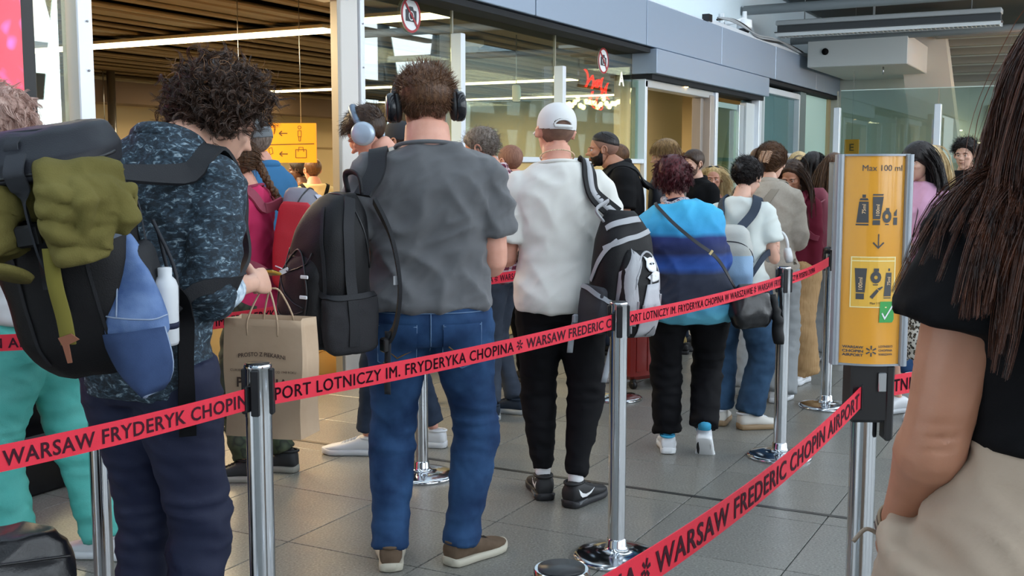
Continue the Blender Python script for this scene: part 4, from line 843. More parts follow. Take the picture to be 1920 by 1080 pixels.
def hair_strands(k,par,mat,n,L,hl=SHORT_HL,w=.0022,seg=8,grav=.3,lift=.6,comb=(0,-.3,-.4),curl=0,cfreq=3,seed=1,base=.01,lvar=.3,name='hair_strand',zmin=None,zmax=None,azr=None,fall=1.0,coll=None,part=None,taper=.25,clump=0,rand=.25,G=(0,0,-1.),raw=False,crad=.004,smooth=0):
    if not clump and not raw: w=w*.42; n=int(n*1.7); seg=min(seg,7)
    r=np.random.default_rng(seed); D=r.normal(size=(n*6,3)); D/=np.linalg.norm(D,axis=1)[:,None]; m,az,P=hair_mask(D,hl,.03); ok=m>.5
    if zmin is not None: ok&=P[:,2]>zmin
    if zmax is not None: ok&=P[:,2]<zmax
    if azr is not None: ok&=(az>azr[0])&(az<azr[1])
    D=D[ok][:n]; P=P[ok][:n]; n=len(D); N=D@k.hm.T; p=k.hloc(P+D*base); hh=k.hh
    cb=np.tile(np.array(comb,float),(n,1)) if not callable(comb) else comb(D,P); cb=cb@k.hm.T
    if lift<=.25: cb=cb-N*(cb*N).sum(1,keepdims=True)*.92
    d=N*lift+cb+r.normal(size=(n,3))*rand; d-=0; d/=np.linalg.norm(d,axis=1)[:,None]
    LL=L*(1-lvar+2*lvar*r.random(n)); st=(LL/(seg-1))[:,None]; out=[p.copy()]; G=np.array(G,float)
    for i in range(seg-1):
        d=d+G*grav*(1 if np.isscalar(fall) else fall); d/=np.linalg.norm(d,axis=1)[:,None]; p=p+d*st
        q=(p-k.hc)@k.hm/hh; rr=np.linalg.norm(q,axis=1); dd=q/rr[:,None]; lim=hrad(dd)+base*1.2; push=np.maximum(lim-rr,0); p=p+(dd*push[:,None]*hh)@k.hm.T
        if coll is not None: p=coll(p,i)
        d=.5*d+.5*(p-out[-1])/(np.linalg.norm(p-out[-1],axis=1)[:,None]+1e-9); out.append(p.copy())
    Q=np.stack(out,1)
    if curl:
        T=np.gradient(Q,axis=1); T/=np.linalg.norm(T,axis=2,keepdims=True)+1e-9; ref=np.tile(r.normal(size=(n,1,3)),(1,seg,1)); U=np.cross(T,ref); U/=np.linalg.norm(U,axis=2,keepdims=True)+1e-9; V=np.cross(T,U)
        t=np.linspace(0,1,seg)[None,:]; ph=r.random((n,1))*6.28; fr=cfreq*(.7+.6*r.random((n,1))); A=curl*np.minimum(1,t*3)*(.6+.8*r.random((n,1)))
        Q=Q+(A*np.cos(ph+fr*t*6.28))[...,None]*U+(A*np.sin(ph+fr*t*6.28))[...,None]*V
    if smooth:
        for _ in range(smooth): Q[:,1:-1]=(Q[:,:-2]+2*Q[:,1:-1]+Q[:,2:])/4
    if clump:
        o=r.normal(size=(n,clump,1,3))*crad*(1.15-.7*np.linspace(0,1,seg)[None,None,:,None]); Q=(Q[:,None]+o).reshape(n*clump,seg,3); n=n*clump
        sl=r.random((n,1,1)); Q=Q+sl*.0015*np.sin(np.linspace(0,9,seg))[None,:,None]
    W=w*(.7+.6*r.random((n,1)))*(1-(1-taper)*np.linspace(0,1,seg)[None,:]**2)
    return obj(name,tube_strands(name,Q,W),mat,par)
def hairmat(name,c1,c2,rough=.42):
    m=pm(name,c1,rough,noise=c2,nscale=30,bump=1.0,bscale=60,stretch=(3.2,3.2,.5),spec=.35); return m
def skinmat(name,c,c2=None):
    if name in MATS: return MATS[name]
    m=pm(name,c,.5,noise=c2 or c,nscale=14,bump=.06,bscale=300); b=m.node_tree.nodes['Principled BSDF']; b.inputs['Subsurface Weight'].default_value=.12; b.inputs['Subsurface Radius'].default_value=(.02,.008,.004); b.inputs['Subsurface Scale'].default_value=.5; return m
SKIN=skinmat('skin_fair','#CFA08A','#D8AC97'); SKINP=skinmat('skin_pink','#CE937D','#D9A28E'); SKINT=skinmat('skin_tan','#A9745A','#B5836A'); SKIND=skinmat('skin_dark','#4A2F24','#563A2C')
EYEW=pm('eye_white','#D8D4CE',.2); IRIS=pm('eye_iris','#2E2218',.15); BROW={}
def eyes(k,par,brow='#3A2A20',lid=None):
    for s in (-1,1):
        c=np.array([s*.125,.318,.0]); e=MB().ell((0,0,0),(.048,.048,.048),16); e.v=[k.hloc(v+c) for v in e.v]; o=e.build('eye',EYEW,par)
        i=MB().ell((0,0,0),(.023,.012,.023),12); i.v=[k.hloc(v+c+[0,.043,-.004]) for v in i.v]; i.build('iris',IRIS,o)
        u=MB().tube([k.hloc(c+[q*.058,.042-abs(q)*.02,.020-.012*q*q]) for q in np.linspace(-1,1,9)],.010*k.hh*1.4,6); u.build('eyelid',lid or par.data.materials[0],par)
        b=MB().tube([k.hloc(c+[s*q*.075,.075-.035*abs(q),.085-.02*q*q]) for q in np.linspace(-.9,1,8)],[.006*k.hh,.016*k.hh,.016*k.hh,.005*k.hh],6); b.build('eyebrow',pm('brow'+brow,brow,.7),par)
    m=MB().tube([k.hloc((q*.085,.402-.05*q*q,-.268-.004*math.cos(q*3))) for q in np.linspace(-1,1,9)],.008*k.hh,6); m.build('lip_line',pm('lip_shade','#8A4A42',.5),par)
def person(px,d,yimg,label,s):
    """builds one person; returns (body object, skeleton)"""
    k=skeleton(s); H,g=k.H,k.g; vs=s.get('vox',.009); female=s.get('sex')=='f'; skin=s.get('skin',SKIN); ag=s.get('ag',1.0)
    B=MB(); B.loft(torso_loft(k,.46,.858,-.012),26)
    nr=(.0295 if female else .036)*H*s.get('neck',1); B.tube([k.nb-[0,0,.03*H],k.nb,k.piv+ (k.hc-k.piv)*.35],[nr*1.35,nr*1.1,nr*.98],16)
    for sd in (-1,1):
        a=(.024 if female else .028)*H*ag; pts=spline([k.sh[sd],k.sh[sd]*.5+k.el[sd]*.5,k.el[sd],k.el[sd]*.68+k.wr[sd]*.32,k.wr[sd]],15)
        B.tube(pts,[a*1.15,a*1.12,a*1.08,a*1.02,a*.98,a*.92,a*.85,a*.84,a*.9,a*.9,a*.82,a*.72,a*.62,a*.54,a*.50],12)
        if s.get('legs',True):
            l=spline([k.hip[sd],k.kn[sd],k.an[sd]],12); B.tube(l,[.048*H,.046*H,.042*H,.036*H,.032*H,.029*H,.030*H,.029*H,.026*H,.022*H,.018*H,.016*H],12)
    fuse=s.get('fuse',False); hp=head_geo(*(s.get('hres',(72,56)))); hps=[(k.hloc(v),f) for v,f in hp]
    if fuse:
        for v,f in hps: B.add(v,f)
    me=voxel(B,vs*1.1 if vs<.0085 else vs*1.8,3); parts=[] if fuse else hps
    hd=s.get('hands',{})
    for sd in (-1,1):
        q=hd.get(sd,(.5,(0,1,0)))
        if q is None: continue
        fdir=np.array(q[2],float)*[sd,1,1] if len(q)>2 else k.fd[sd]
        parts.append(place_hand(k.wr[sd],fdir,np.array(q[1],float)*[sd,1,1],q[0],sd,H/1.75*(.92 if female else 1.0),vs<.0085))
    me=join_mesh(me,parts); p=DP(px,400,d); body=obj('person',me,skin); body.location=(p[0],p[1],0); body.rotation_euler=(0,0,rz_for(yimg-math.degrees(math.atan((px-960)/FPX)))); tag(body,label,'person'); k.body=body
    # clothes
    sh=s.get('shirt')
    if sh:
        ease=sh.get('ease',.012); hem=sh.get('hem',.49); B=MB(); hl=sh.get('loose',0)
        def shape(zf): t=1-sstep(hem,.74,zf); return (1+hl*t,1+hl*1.2*t,0)
        st=torso_loft(k,hem,sh.get('top',.85),ease,shape if hl else None); B.loft(st,30)
        for sd in (-1,1):
            L=sh.get('sleeve',.6); r0=((.024 if female else .028)*H*ag*1.12+.004+ease*.45)*sh.get('sk',1); w=sh.get('cuff',1.0)
            if L<=0: continue
            inn=k.sh[sd]+(k.tp((0,-.004*H,.80*H))-k.sh[sd])*.35
            if L<=1: pts=[inn,k.sh[sd],k.sh[sd]+(k.el[sd]-k.sh[sd])*L*.5,k.sh[sd]+(k.el[sd]-k.sh[sd])*L]; B.tube(spline(pts,9),[r0*.98,r0*1.02,r0*1.06,r0*1.05,r0*1.0,r0*1.0*w,r0*1.02*w,r0*1.04*w,r0*1.05*w],16)
            else:
                e=k.el[sd]+(k.wr[sd]-k.el[sd])*(L-1); pts=spline([inn,k.sh[sd],k.sh[sd]*.5+k.el[sd]*.5,k.el[sd],e],14); B.tube(pts,np.interp(np.linspace(0,1,14),[0,.25,.55,.7,1],[r0*.95,r0*1.04,r0*.98,r0*.95,r0*.78*w]),16)
        m=voxel(B,sh.get('vox',vs*1.3),sh.get('smooth',4)); fa=sh.get('fold',.006); sd_=len(label)
        nrm_disp(m,lambda v:folds(v@DIAG,fa*2.0,4.2,sd_,(1,1,2.2))+folds(v@DIAG.T,fa*1.0,7,sd_+2,(1,1,2.6)))
        k.shirt=obj(sh.get('name','shirt'),m,sh['mat'],body)
        if sh.get('label'): k.shirt['label']=sh['label']
        if sh.get('collar'):
            n_=nr*1.28; c=MB(); a=np.linspace(0,2*math.pi,25); c.tube([k.nb+k.trot(.84)@np.array([n_*math.sin(t)*1.12,n_*math.cos(t)+.004,.012*H-.010*H*math.cos(t)]) for t in a],.008 if sh['collar']==1 else .014,8,flat=1 if sh['collar']==1 else 1.6); c.build('collar',sh.get('cmat',sh['mat']),k.shirt)
    pt=s.get('pants')
    if pt:
        B=MB(); top=pt.get('top',.60); hemz=pt.get('hem',.045); e=pt.get('ease',.008); B.loft(torso_loft(k,.462,top,e,pt.get('shape')),28)
        rr=np.array(pt.get('r',(.056,.052,.046,.038,.034,.034,.033,.031,.029,.027,.0265,.027)))*H*pt.get('k',1)
        for sd in (-1,1):
            a=k.an[sd]-[0,0,.05*H-hemz*H]; kn=k.kn[sd]; pts=spline([k.hip[sd]*[.95,1,1]+[0,-.004*H,.02*H],k.hip[sd]*.5+kn*.5,kn,kn*.5+a*.5,a],16); B.tube(pts,np.interp(np.linspace(0,1,16),np.linspace(0,1,len(rr)),rr),18)
        m=voxel(B,pt.get('vox',vs*1.5),3); fa=pt.get('fold',.006); kz=.27*H
        def pf(v):
            w=.35+1.0*np.exp(-((v[:,2]-kz)/.11)**2)+.9*np.exp(-((v[:,2]-hemz*H)/.12)**2)+.5*np.exp(-((v[:,2]-.46*H)/.06)**2); return folds(v,fa*1.9,4.6,len(label),(1,1,3.4))*w+folds(v@DIAG,fa*.9,8,3,(1,1,2.4))
        nrm_disp(m,pf); k.pants=obj(pt.get('name','trousers'),m,pt['mat'],body)
    shs=s.get('shoes')
    if shs:
        for sd,q in zip((-1,1),k.ft):
            lift=q[3] if len(q)>3 else 0; pit=q[4] if len(q)>4 else 0; put_shoe(body,q[0],q[1],R(q[2]),shs['mats'],shs.get('L',.163*H),shs.get('W',.1),shs.get('hi',1.0),R(-pit),lift,full=shs.get('full',True))
    if s.get('eyes'): eyes(k,body,s.get('brow','#3A2A20'))
    return body,k
def local_to_world(b,p):
    m=Matrix.Rotation(b.rotation_euler.z,4,'Z'); return np.array(m@Vector(p))+np.array(b.location)
def world_to_local(b,p):
    m=Matrix.Rotation(-b.rotation_euler.z,4,'Z'); return np.array(m@(Vector(p)-b.location))
def bvh_of(*obs):
    v=[];f=[];n=0
    for o in obs:
        V=getv(o.data); v+=V.tolist(); f+=[tuple(i+n for i in p.vertices) for p in o.data.polygons]; n+=len(V)
    return BVHTree.FromPolygons(v,f)
def wrap(pts,bvh,off,n=30,pull=False):
    P=spline(pts,n); out=[];nn=[]
    for p in P:
        c,nr,_,d=bvh.find_nearest(Vector(p)); q=np.array(c); nr=np.array(nr); s=(p-q)@nr
        if s<off or pull: p=q+nr*off
        out.append(p); nn.append(nr)
    out=np.array(out)
    for _ in range(2): out[1:-1]=(out[:-2]+2*out[1:-1]+out[2:])/4
    nn=np.array(nn); 
    for _ in range(4): nn[1:-1]=(nn[:-2]+2*nn[1:-1]+nn[2:])/4
    return out,nn
def strap(par,pts,width,mat,bvh=None,off=.006,thick=.006,name='strap',n=30,taper=None,normals=None):
    """band in par's space; wrapped over bvh (in the same space) when given"""
    if bvh is not None: P,N=wrap(pts,bvh,off,n)
    else: P=spline(pts,n); N=np.array(normals if normals is not None else (0,0,1),float)
    return MB().strip(P,width,thick,N,taper).build(name,mat,par,angle=40)
# ================================================================ cast
H_DARK=hairmat('hair_dark_brown','#2A1A14','#45301F'); H_CURL=hairmat('hair_curly_dark','#241812','#4A3428',.38); H_BROWN=hairmat('hair_brown','#4A3020','#6B4A30'); H_BLACK=hairmat('hair_black','#120E0E','#241A18'); H_BLOND=hairmat('hair_blond','#B89868','#D8C090')
H_GREY=hairmat('hair_grey','#5A4E44','#8A8078'); H_PINKGREY=hairmat('hair_pink_grey','#B89488','#CDB0A4'); H_MAROON=hairmat('hair_maroon','#330C12','#5A1A22'); H_AUBURN=hairmat('hair_auburn','#26140E','#57301E',.36); H_SAND=hairmat('hair_sandy','#6A4E2E','#93754A'); H_LONG=hairmat('hair_long_brown','#3A2618','#6A4A30'); H_FADE=hairmat('hair_fade','#7A5444','#8E6655',.65); H_NAPE=pm('nape_shade','#B0826C',.6)
NAVY=pm('navy_chino','#0B1534',.75,bump=.15,bscale=500); JEANS=pm('blue_denim','#1B3154',.8,noise='#305078',nscale=7,bump=.25,bscale=600); DJEANS=pm('dark_denim','#252F40',.8,noise='#333F52',nscale=8,bump=.2,bscale=600); MIDJ=pm('faded_dark_denim','#243A52',.8,noise='#34506C',nscale=9,bump=.2,bscale=600)
BLK=pm('black_cotton','#0A0A0D',.85,bump=.12,bscale=400); BLKT=pm('black_trouser','#0C0C10',.8,bump=.1,bscale=400); GREYT=pm('charcoal_cotton','#5C5D60',.9,noise='#626366',nscale=6,bump=.15,bscale=500,sheen=.2)
WHITET=pm('white_cotton','#D9D8D3',.9,bump=.12,bscale=400); WHITE2=pm('white_tee','#D2D8D4',.9,bump=.1,bscale=400); PINK=pm('raspberry_cotton','#C2335F',.85,bump=.1,bscale=400); TEAL=pm('turquoise_cotton','#52B0A6',.8,noise='#66C0B6',nscale=6,bump=.2,bscale=300)
BLUESH=pm('blue_shirt','#3A72A0',.85); BEIGES=pm('beige_linen','#A79E92',.9,noise='#ADA498',nscale=90,bump=.2,bscale=500); PALEG=pm('pale_grey_trouser','#8F9294',.85,bump=.1); CREAMS=pm('cream_shirt','#C9B88C',.85); PINKS=pm('pink_sweat','#D5A3BE',.9,bump=.15,bscale=300)
TANP=pm('tan_trouser','#A07F58',.85,noise='#B08F68',nscale=20,stretch=(6,6,.4)); KHAKI=pm('khaki_trouser','#8E7A4C',.85); SANDP=pm('sand_trouser','#A4917F',.85,noise='#AD9B89',nscale=5,bump=.12,bscale=200); CAMO=ramp_mat('camouflage','noise',[(.3,'#2C352A'),(.45,'#3F4A35'),(.5,'#252C24'),(.65,'#4E5844')],9,detail=2)
PRINT=ramp_mat('blue_leaf_print','noise',[(.30,'#0C1620'),(.46,'#16242F'),(.51,'#2C3F4E'),(.55,'#1A2B38'),(.61,'#5E7482'),(.72,'#9FACB2')],62,detail=6,dist=.9,stretch=(.75,.75,1.35),nrough=.6,bump=.2)
CUFF=ramp_mat('pale_blue_print','noise',[(.3,'#7D93A8'),(.5,'#B9C9D6'),(.7,'#DCE6EC')],60,detail=3)
OMBRE=ramp_mat('blue_ombre_knit','z',[(0,'#58A8C0'),(.12,'#3E86A8'),(.13,'#10182C'),(.36,'#101A30'),(.42,'#1E4A96'),(.50,'#1B3F86'),(.54,'#16224A'),(.66,'#1A2A66'),(.70,'#2E92C8'),(1,'#44B4DE')],z0=.75,z1=1.37,wob=.03,bump=.12)
def plaid():
    m=pm('plaid_shirt','#7A2F40',.85); nt=m.node_tree; b=nt.nodes['Principled BSDF']; L=nt.links.new; t=nt.nodes.new('ShaderNodeTexCoord'); s=nt.nodes.new('ShaderNodeSeparateXYZ'); L(t.outputs['Object'],s.inputs[0]); outs=[]
    ax=nt.nodes.new('ShaderNodeMath'); ax.operation='ADD'; L(s.outputs['X'],ax.inputs[0]); L(s.outputs['Y'],ax.inputs[1])
    for o in (ax.outputs[0],s.outputs['Z']):
        for f,th in ((190,.55),(190,-.75)):
            a=nt.nodes.new('ShaderNodeMath'); a.operation='MULTIPLY'; a.inputs[1].default_value=f; c=nt.nodes.new('ShaderNodeMath'); c.operation='SINE'; g=nt.nodes.new('ShaderNodeMath'); g.operation='GREATER_THAN' if th>0 else 'LESS_THAN'; g.inputs[1].default_value=th
            L(o,a.inputs[0]); L(a.outputs[0],c.inputs[0]); L(c.outputs[0],g.inputs[0]); outs.append((g.outputs[0],th))
    prev=None
    for o,th in outs:
        mx=nt.nodes.new('ShaderNodeMixRGB'); mx.inputs[2].default_value=lin('#D8C8CC' if th>0 else '#3A2236'); ml=nt.nodes.new('ShaderNodeMath'); ml.operation='MULTIPLY'; ml.inputs[1].default_value=.65; L(o,ml.inputs[0]); L(ml.outputs[0],mx.inputs[0])
        if prev is None: mx.inputs[1].default_value=lin('#7A2F40')
        else: L(prev,mx.inputs[1])
        prev=mx.outputs[0]
    L(prev,b.inputs['Base Color']); return m
PLAID=plaid(); LEO=ramp_mat('leopard_print','voronoi',[(0,'#8A7458'),(.2,'#7A664C'),(.24,'#141210'),(.46,'#1C1814'),(.52,'#C9C4BA'),(1,'#D8D4CC')],55)
S_W=pm('white_leather','#DADCE0',.5); S_S=pm('white_sole','#D0D2D6',.5); S_K=pm('black_mesh','#17171A',.6); S_KS=pm('black_sole','#1E1E22',.6); S_BR=pm('brown_nubuck','#5A4A3C',.85,noise='#665546',nscale=20); S_CR=pm('cream_sole','#B8B2A2',.6); S_NV=pm('navy_canvas','#2A3442',.8); S_GS=pm('grey_sole','#9A9EA0',.6); LACEK=pm('dark_lace','#2A2420',.8); S_TAN=pm('gum_sole','#8E7658',.6); SOCKW=pm('white_sock','#D8D8DA',.9); SKYB=pm('sky_blue_lining','#3AA0C8',.7)
WSH=[S_W,S_S,S_W,S_W]; KSH=[S_K,S_KS,S_K,S_K]
NOARM={-1:None,1:None}
def LONGCOMB(D,P):
    f=np.clip(D[:,1],0,1); return np.stack([.4*D[:,0]+np.sign(D[:,0])*1.3*f,-.25-1.0*f,-.8+.7*f],1)
# ------------------------------------------------ 1 curly man, nearest at the left
curly,kc=person(268,3.05,-40,'curly-haired man in a dark blue leaf-print shirt looking down, big backpack on',dict(H=1.87,g=.88,vox=.0075,lean=12,nf=.085,fuse=True,skin=SKIN,hs=1.04,head=(30,-40,0),
  arms={1:((.10,-.34,-1),(-.16,.97,.0)),-1:((.1,.1,-1),(-.35,1,.1))},hands={1:(.95,(-.3,0,1)),-1:(.8,(0,.2,1))},
  shirt=dict(mat=PRINT,hem=.475,sleeve=1.12,ease=.02,loose=.05,fold=.011,cuff=1.15,collar=2,cmat=PRINT),pants=dict(mat=NAVY,top=.59,ease=.012,k=1.12,fold=.008,r=(.06,.057,.052,.046,.042,.041,.04,.038,.036,.034,.033,.033)),
  feet=((-.1,.02,6),(.11,-.05,-10)),shoes=dict(mats=[S_BR,S_CR,LACEK,S_BR])))
rc=np.random.default_rng(11)
CURLHL=([0,.5,.9,1.25,1.5,1.75,2.1,2.6,3.15],[.30,.26,.14,.0,-.04,-.10,-.18,-.26,-.28])
hair_shell(kc,curly,H_CURL,CURLHL,.04,.08,.07,5,'hair')
hair_strands(kc,curly,H_CURL,520,.085,CURLHL,.00075,16,.03,.25,(0,.0,-.1),.0110,1.7,3,.05,.35,'curl',rand=1.0,clump=11,crad=.0045)
hair_strands(kc,curly,H_CURL,200,.070,CURLHL,.00065,14,.03,.45,(0,.1,-.1),.009,1.6,4,.09,.3,'loose_curl',rand=1.0,clump=8,crad=.003)
hair_strands(kc,curly,pm('hair_backlit_tone','#7A5432',.5),170,.09,CURLHL,.0006,18,.03,.8,(0,.0,.3),.012,1.6,5,.08,.3,'flyaway_hair',rand=.9,zmin=.1,raw=True)  # lighter brown strands paint the backlit rim of the curls
for sd in (1,):   # rolled cuff of the right sleeve
    a=kc.el[sd]; f=kc.fd[sd]; c=MB(); p0=a+f*.012; c.tube([p0,p0+f*.02,p0+f*.07,p0+f*.1],[.054,.062,.062,.056],18); m=voxel(c,.007,2); nrm_disp(m,lambda v:folds(v,.006,14,3)); obj('rolled_cuff',m,CUFF,kc.shirt)['label']='pale blue rolled-up sleeve cuff'
nk=MB(); a=np.linspace(.9,5.4,26); r_=.072; nk.tube([kc.nb+kc.trot(.84)@np.array([r_*1.15*math.sin(t),.02+r_*math.cos(t)*1.1,.028-.02*math.cos(t)]) for t in a],.017,10); nk.ell(kc.nb+kc.trot(.84)@np.array([r_*1.0*math.sin(.9),.02+r_*1.1*math.cos(.9),.01]),(.025,.03,.04),12); 
npil=empty('neck_headphones',curly.location,curly.rotation_euler.z,'black padded headband worn round the neck of the curly-haired man','headphones'); nk.build('band',BLK,npil)
# ------------------------------------------------ 2 man in grey t-shirt, centre
grey,kg=person(803,4.12,2,'broad man in charcoal grey t-shirt and blue jeans, black headphones on',dict(H=1.86,g=1.15,sw=1.02,vox=.007,fuse=True,skin=SKINP,ag=1.2,neck=1.22,hs=1.12,head=(6,2,-2),
  arms={1:((.13,.10,-1),(-.45,1,-.05)),-1:((.15,.12,-1),(-.45,1,.05))},hands={1:(.8,(-.2,0,1)),-1:(.8,(0,0,1))},
  shirt=dict(mat=GREYT,hem=.535,sleeve=.66,ease=.016,loose=.06,fold=.013,cuff=1.14,collar=1),pants=dict(mat=JEANS,top=.57,ease=.012,k=1.13,fold=.006,hem=.04,r=(.063,.060,.053,.047,.041,.040,.042,.041,.038,.034,.032,.032)),
  feet=((-.155,.0,2),(.115,.02,-48)),shoes=dict(mats=[S_BR,S_CR,LACEK,S_BR],L=.30,W=.108)))
hair_shell(kg,grey,H_NAPE,LOW_HL,.002,.002,.001,12); hair_shell(kg,grey,H_BROWN,([0,.5,.9,1.25,1.5,1.75,2.1,2.6,3.15],[.30,.27,.16,.10,.09,.07,.0,-.05,-.06]),.012,.045,.010,14,'top_hair')
hair_strands(kg,grey,H_BROWN,3200,.020,([0,.5,.9,1.25,1.5,1.75,2.1,2.6,3.15],[.28,.25,.14,.06,.05,.03,-.06,-.12,-.14]),.0011,5,.12,.5,(0,.3,-.3),0,1,3,.008,.4,'short_hair',rand=.5)
hair_strands(kg,grey,H_FADE,2600,.007,LOW_HL,.0007,3,.2,.5,(0,-.2,-.5),0,1,6,.002,.3,'nape_stubble',rand=.4,zmax=.0); hair_strands(kg,grey,H_BROWN,2400,.010,([0,.5,.9,1.25,1.5,1.75,2.1,2.6,3.15],[.3,.25,.15,.0,-.02,-.05,-.12,-.20,-.22]),.0008,3,.2,.5,(0,-.2,-.5),0,1,7,.004,.3,'nape_stubble',rand=.4,zmax=.12)
hair_strands(kg,grey,H_BROWN,1500,.030,SHORT_HL,.0009,5,.02,.9,(0,.5,.2),0,1,4,.035,.5,'top_hair',rand=.45,zmin=.16,raw=True)
# jeans details: back pockets, centre seam, stitching
bj=bvh_of(kg.pants); GOLD=pm('jeans_stitch','#6B86A8',.8); JP=pm('blue_denim_pocket','#1D3558',.8,noise='#345580',nscale=7,bump=.25,bscale=600)
def back_y(bv,x,z,y0=-1.5):
    h=bv.ray_cast(Vector((x,y0,z)),Vector((0,1,0))); return np.array(h[0]) if h[0] is not None else np.array([x,-.1,z])
def on_back(bv,pts,off=.004): return [back_y(bv,x,z)-np.array([0,off,0]) for x,z in pts]
def patch(bv,x0,x1,z0,z1,par,mat,name,off=.004,th=.004,n=8,shape=None,side=-1):
    B=MB(); X=np.linspace(x0,x1,n); Z=np.linspace(z0,z1,n); V=[]
    for z in Z:
        t=(z-z0)/(z1-z0)
        for x in X:
            u=(x-x0)/(x1-x0); xx,zz=(x,z) if shape is None else shape(u,t,x,z)
            V.append(back_y(bv,xx,zz)-np.array([0,off,0]))
    V=np.array(V); W_=V-[0,th,0]; f=[]; q=n*n
    for i in range(n-1):
        for j in range(n-1): a=i*n+j; f+=[(a,a+n,a+n+1,a+1),(q+a,q+a+1,q+a+n+1,q+a+n)]
    for i in range(n-1): 
        for a,b in ((i,i+1),((n-1)*n+i+1,(n-1)*n+i),((i+1)*n,i*n),(i*n+n-1,(i+1)*n+n-1)): f.append((a,b,q+b,q+a))
    B.add(np.vstack([V,W_]),f); return B.build(name,mat,par,angle=40)
pk_=lambda u,t,x,z:(x,z-(.028*(1-t)*(1-abs(2*u-1))))
for x0,x1 in ((.045,.185),(-.19,-.05)):
    o=patch(bj,x0,x1,.80,.945,kg.pants,JP,'back_pocket',shape=pk_)
    MB().tube(on_back(bj,[(x0,.945),(x0,.80),((x0+x1)/2,.774),(x1,.80),(x1,.945)],.010),.0018,5).build('pocket_stitch',GOLD,kg.pants)
    MB().tube(on_back(bj,[(x0,.938),(x1,.938)],.010),.0018,5).build('pocket_stitch',GOLD,kg.pants)
    MB().tube(on_back(bj,[(x0+.02,.86),((x0+x1)/2,.815),(x1-.005,.85)],.0105),.003,5).build('pocket_curve',pm('rust_thread','#6A5438',.8),kg.pants)
MB().tube(on_back(bj,[(0,1.04-.035*i) for i in range(7)],.003),.002,5).build('centre_seam',GOLD,kg.pants)
MB().tube(on_back(bj,[(-.19+.038*i,.985-.0*i) for i in range(11)],.003),.0018,5).build('yoke_seam',GOLD,kg.pants)
def headphones(k,par,label,cup,band,pad,R_=.40,tilt=-8,disc=None,cs=1.12,top=.555):
    t=empty('headphones',par.location,par.rotation_euler.z,label,'headphones'); m=k.hm
    tl=NPM(ez(R(tilt),0,0)); loc=lambda P:k.hloc((np.asarray(P))@tl.T+[0,-.03,0])
    P=[(R_*math.sin(a)*1.0,0,.03+top*math.cos(a)) for a in np.linspace(-math.pi/2*1.0,math.pi/2*1.0,31)]
    MB().tube(loc(P),.075*k.hh,10,flat=1.0,hint=m@tl@np.array([0,1,0])*1.0).build('headband',band,t)
    for s in (-1,1):
        ax=(m@tl)@NPM(ez(0,R(90*s),0)); c=loc([(s*.345,0,-.03)])[0]; hh=k.hh*cs
        MB().lathe([(.11*hh,-.02*hh),(.15*hh,-.01*hh),(.175*hh,.02*hh),(.17*hh,.05*hh),(.12*hh,.055*hh)],c,24,ax=ax).build('ear_cushion',pad,t)
        B=MB(); B.lathe([(.165*hh,.045*hh),(.18*hh,.06*hh),(.18*hh,.12*hh),(.165*hh,.15*hh),(.13*hh,.165*hh),(.001,.17*hh)],c,28,ax=ax); cu=B.build('ear_cup',cup,t,angle=50)
        if disc: MB().lathe([(.11*hh,.166*hh),(.11*hh,.172*hh),(.001,.174*hh)],c,24,ax=ax).build('cup_disc',disc,cu)
        MB().tube(loc([(s*.40,.0,.16),(s*.43,0,.08),(s*.435,0,0)]),.028*hh,8).build('yoke',band,t)
    return t
headphones(kg,grey,'black over-ear headphones on the man in charcoal t-shirt',pm('black_gloss','#15151A',.22),BLACKP,pm('black_leatherette','#1A1A1D',.55),.41,-26,pm('grey_disc','#8A8D96',.35,.4))
# ------------------------------------------------ 3 man in white t-shirt and white cap
white,kw=person(1052,4.98,7,'slim man in white t-shirt, black joggers and white cap seen from behind',dict(H=1.79,g=.98,vox=.008,fuse=True,skin=SKINP,head=(4,10,3),leanx=-2,
  arms={1:((.2,.15,-1),(-.4,1,.1)),-1:((.14,.12,-1),(-.2,1,.1))},hands={1:(.8,(0,0,1)),-1:(.8,(0,0,1))},
  shirt=dict(mat=WHITET,hem=.485,sleeve=.74,ease=.024,loose=.10,fold=.007,cuff=1.28,collar=1),pants=dict(mat=BLKT,top=.56,ease=.012,hem=.075,k=1.15,fold=.007,r=(.058,.055,.050,.046,.042,.040,.038,.036,.034,.030,.024,.0225)),
  feet=((-.075,.03,4),(.06,-.1,-38)),shoes=dict(mats=[S_K,S_KS,S_K,S_K],L=.295,W=.108,hi=1.15)))
hair_shell(kw,white,pm('cropped_hair','#6A4E40',.7,noise='#7E5E4E',nscale=30),LOW_HL,.006,.006,.002)
for sd in (-1,1): c=MB(); a=kw.an[sd]; c.tube([a+[0,0,-.02],a+[0,0,.07]],[.036,.035],16); c.build('sock',SOCKW,white)
# swoosh and window on the right shoe
SW=pm('swoosh_white','#E8E8EA',.5)
for o in [c for c in white.children if c.name.startswith('shoe')]:
    bs=bvh_of(o); pts=[(-.045,.088),(-.02,.066),(.01,.056),(.040,.058),(.080,.070),(.05,.052),(.02,.042),(-.015,.044),(-.035,.058)]
    for sd in (-1,1):
        V=[]
        for y,z in pts: h=bs.ray_cast(Vector((sd*.3,y,z)),Vector((-sd,0,0))); V.append((h[0].x+sd*.0015 if h[0] else sd*.04,y,z))
        B=MB(); B.add(V,[(0,1,8),(1,7,8),(1,2,7),(2,6,7),(2,3,6),(3,5,6),(3,4,5)]); w_=B.build('side_mark',SW,o,smooth=False); md=w_.modifiers.new('t','SOLIDIFY'); md.thickness=.002; md.offset=0
        MB().box((sd*.044,-.01,.024),(.010,.075,.014),bev=.002).build('heel_window',pm('grey_window','#55585C',.3),o,smooth=False)
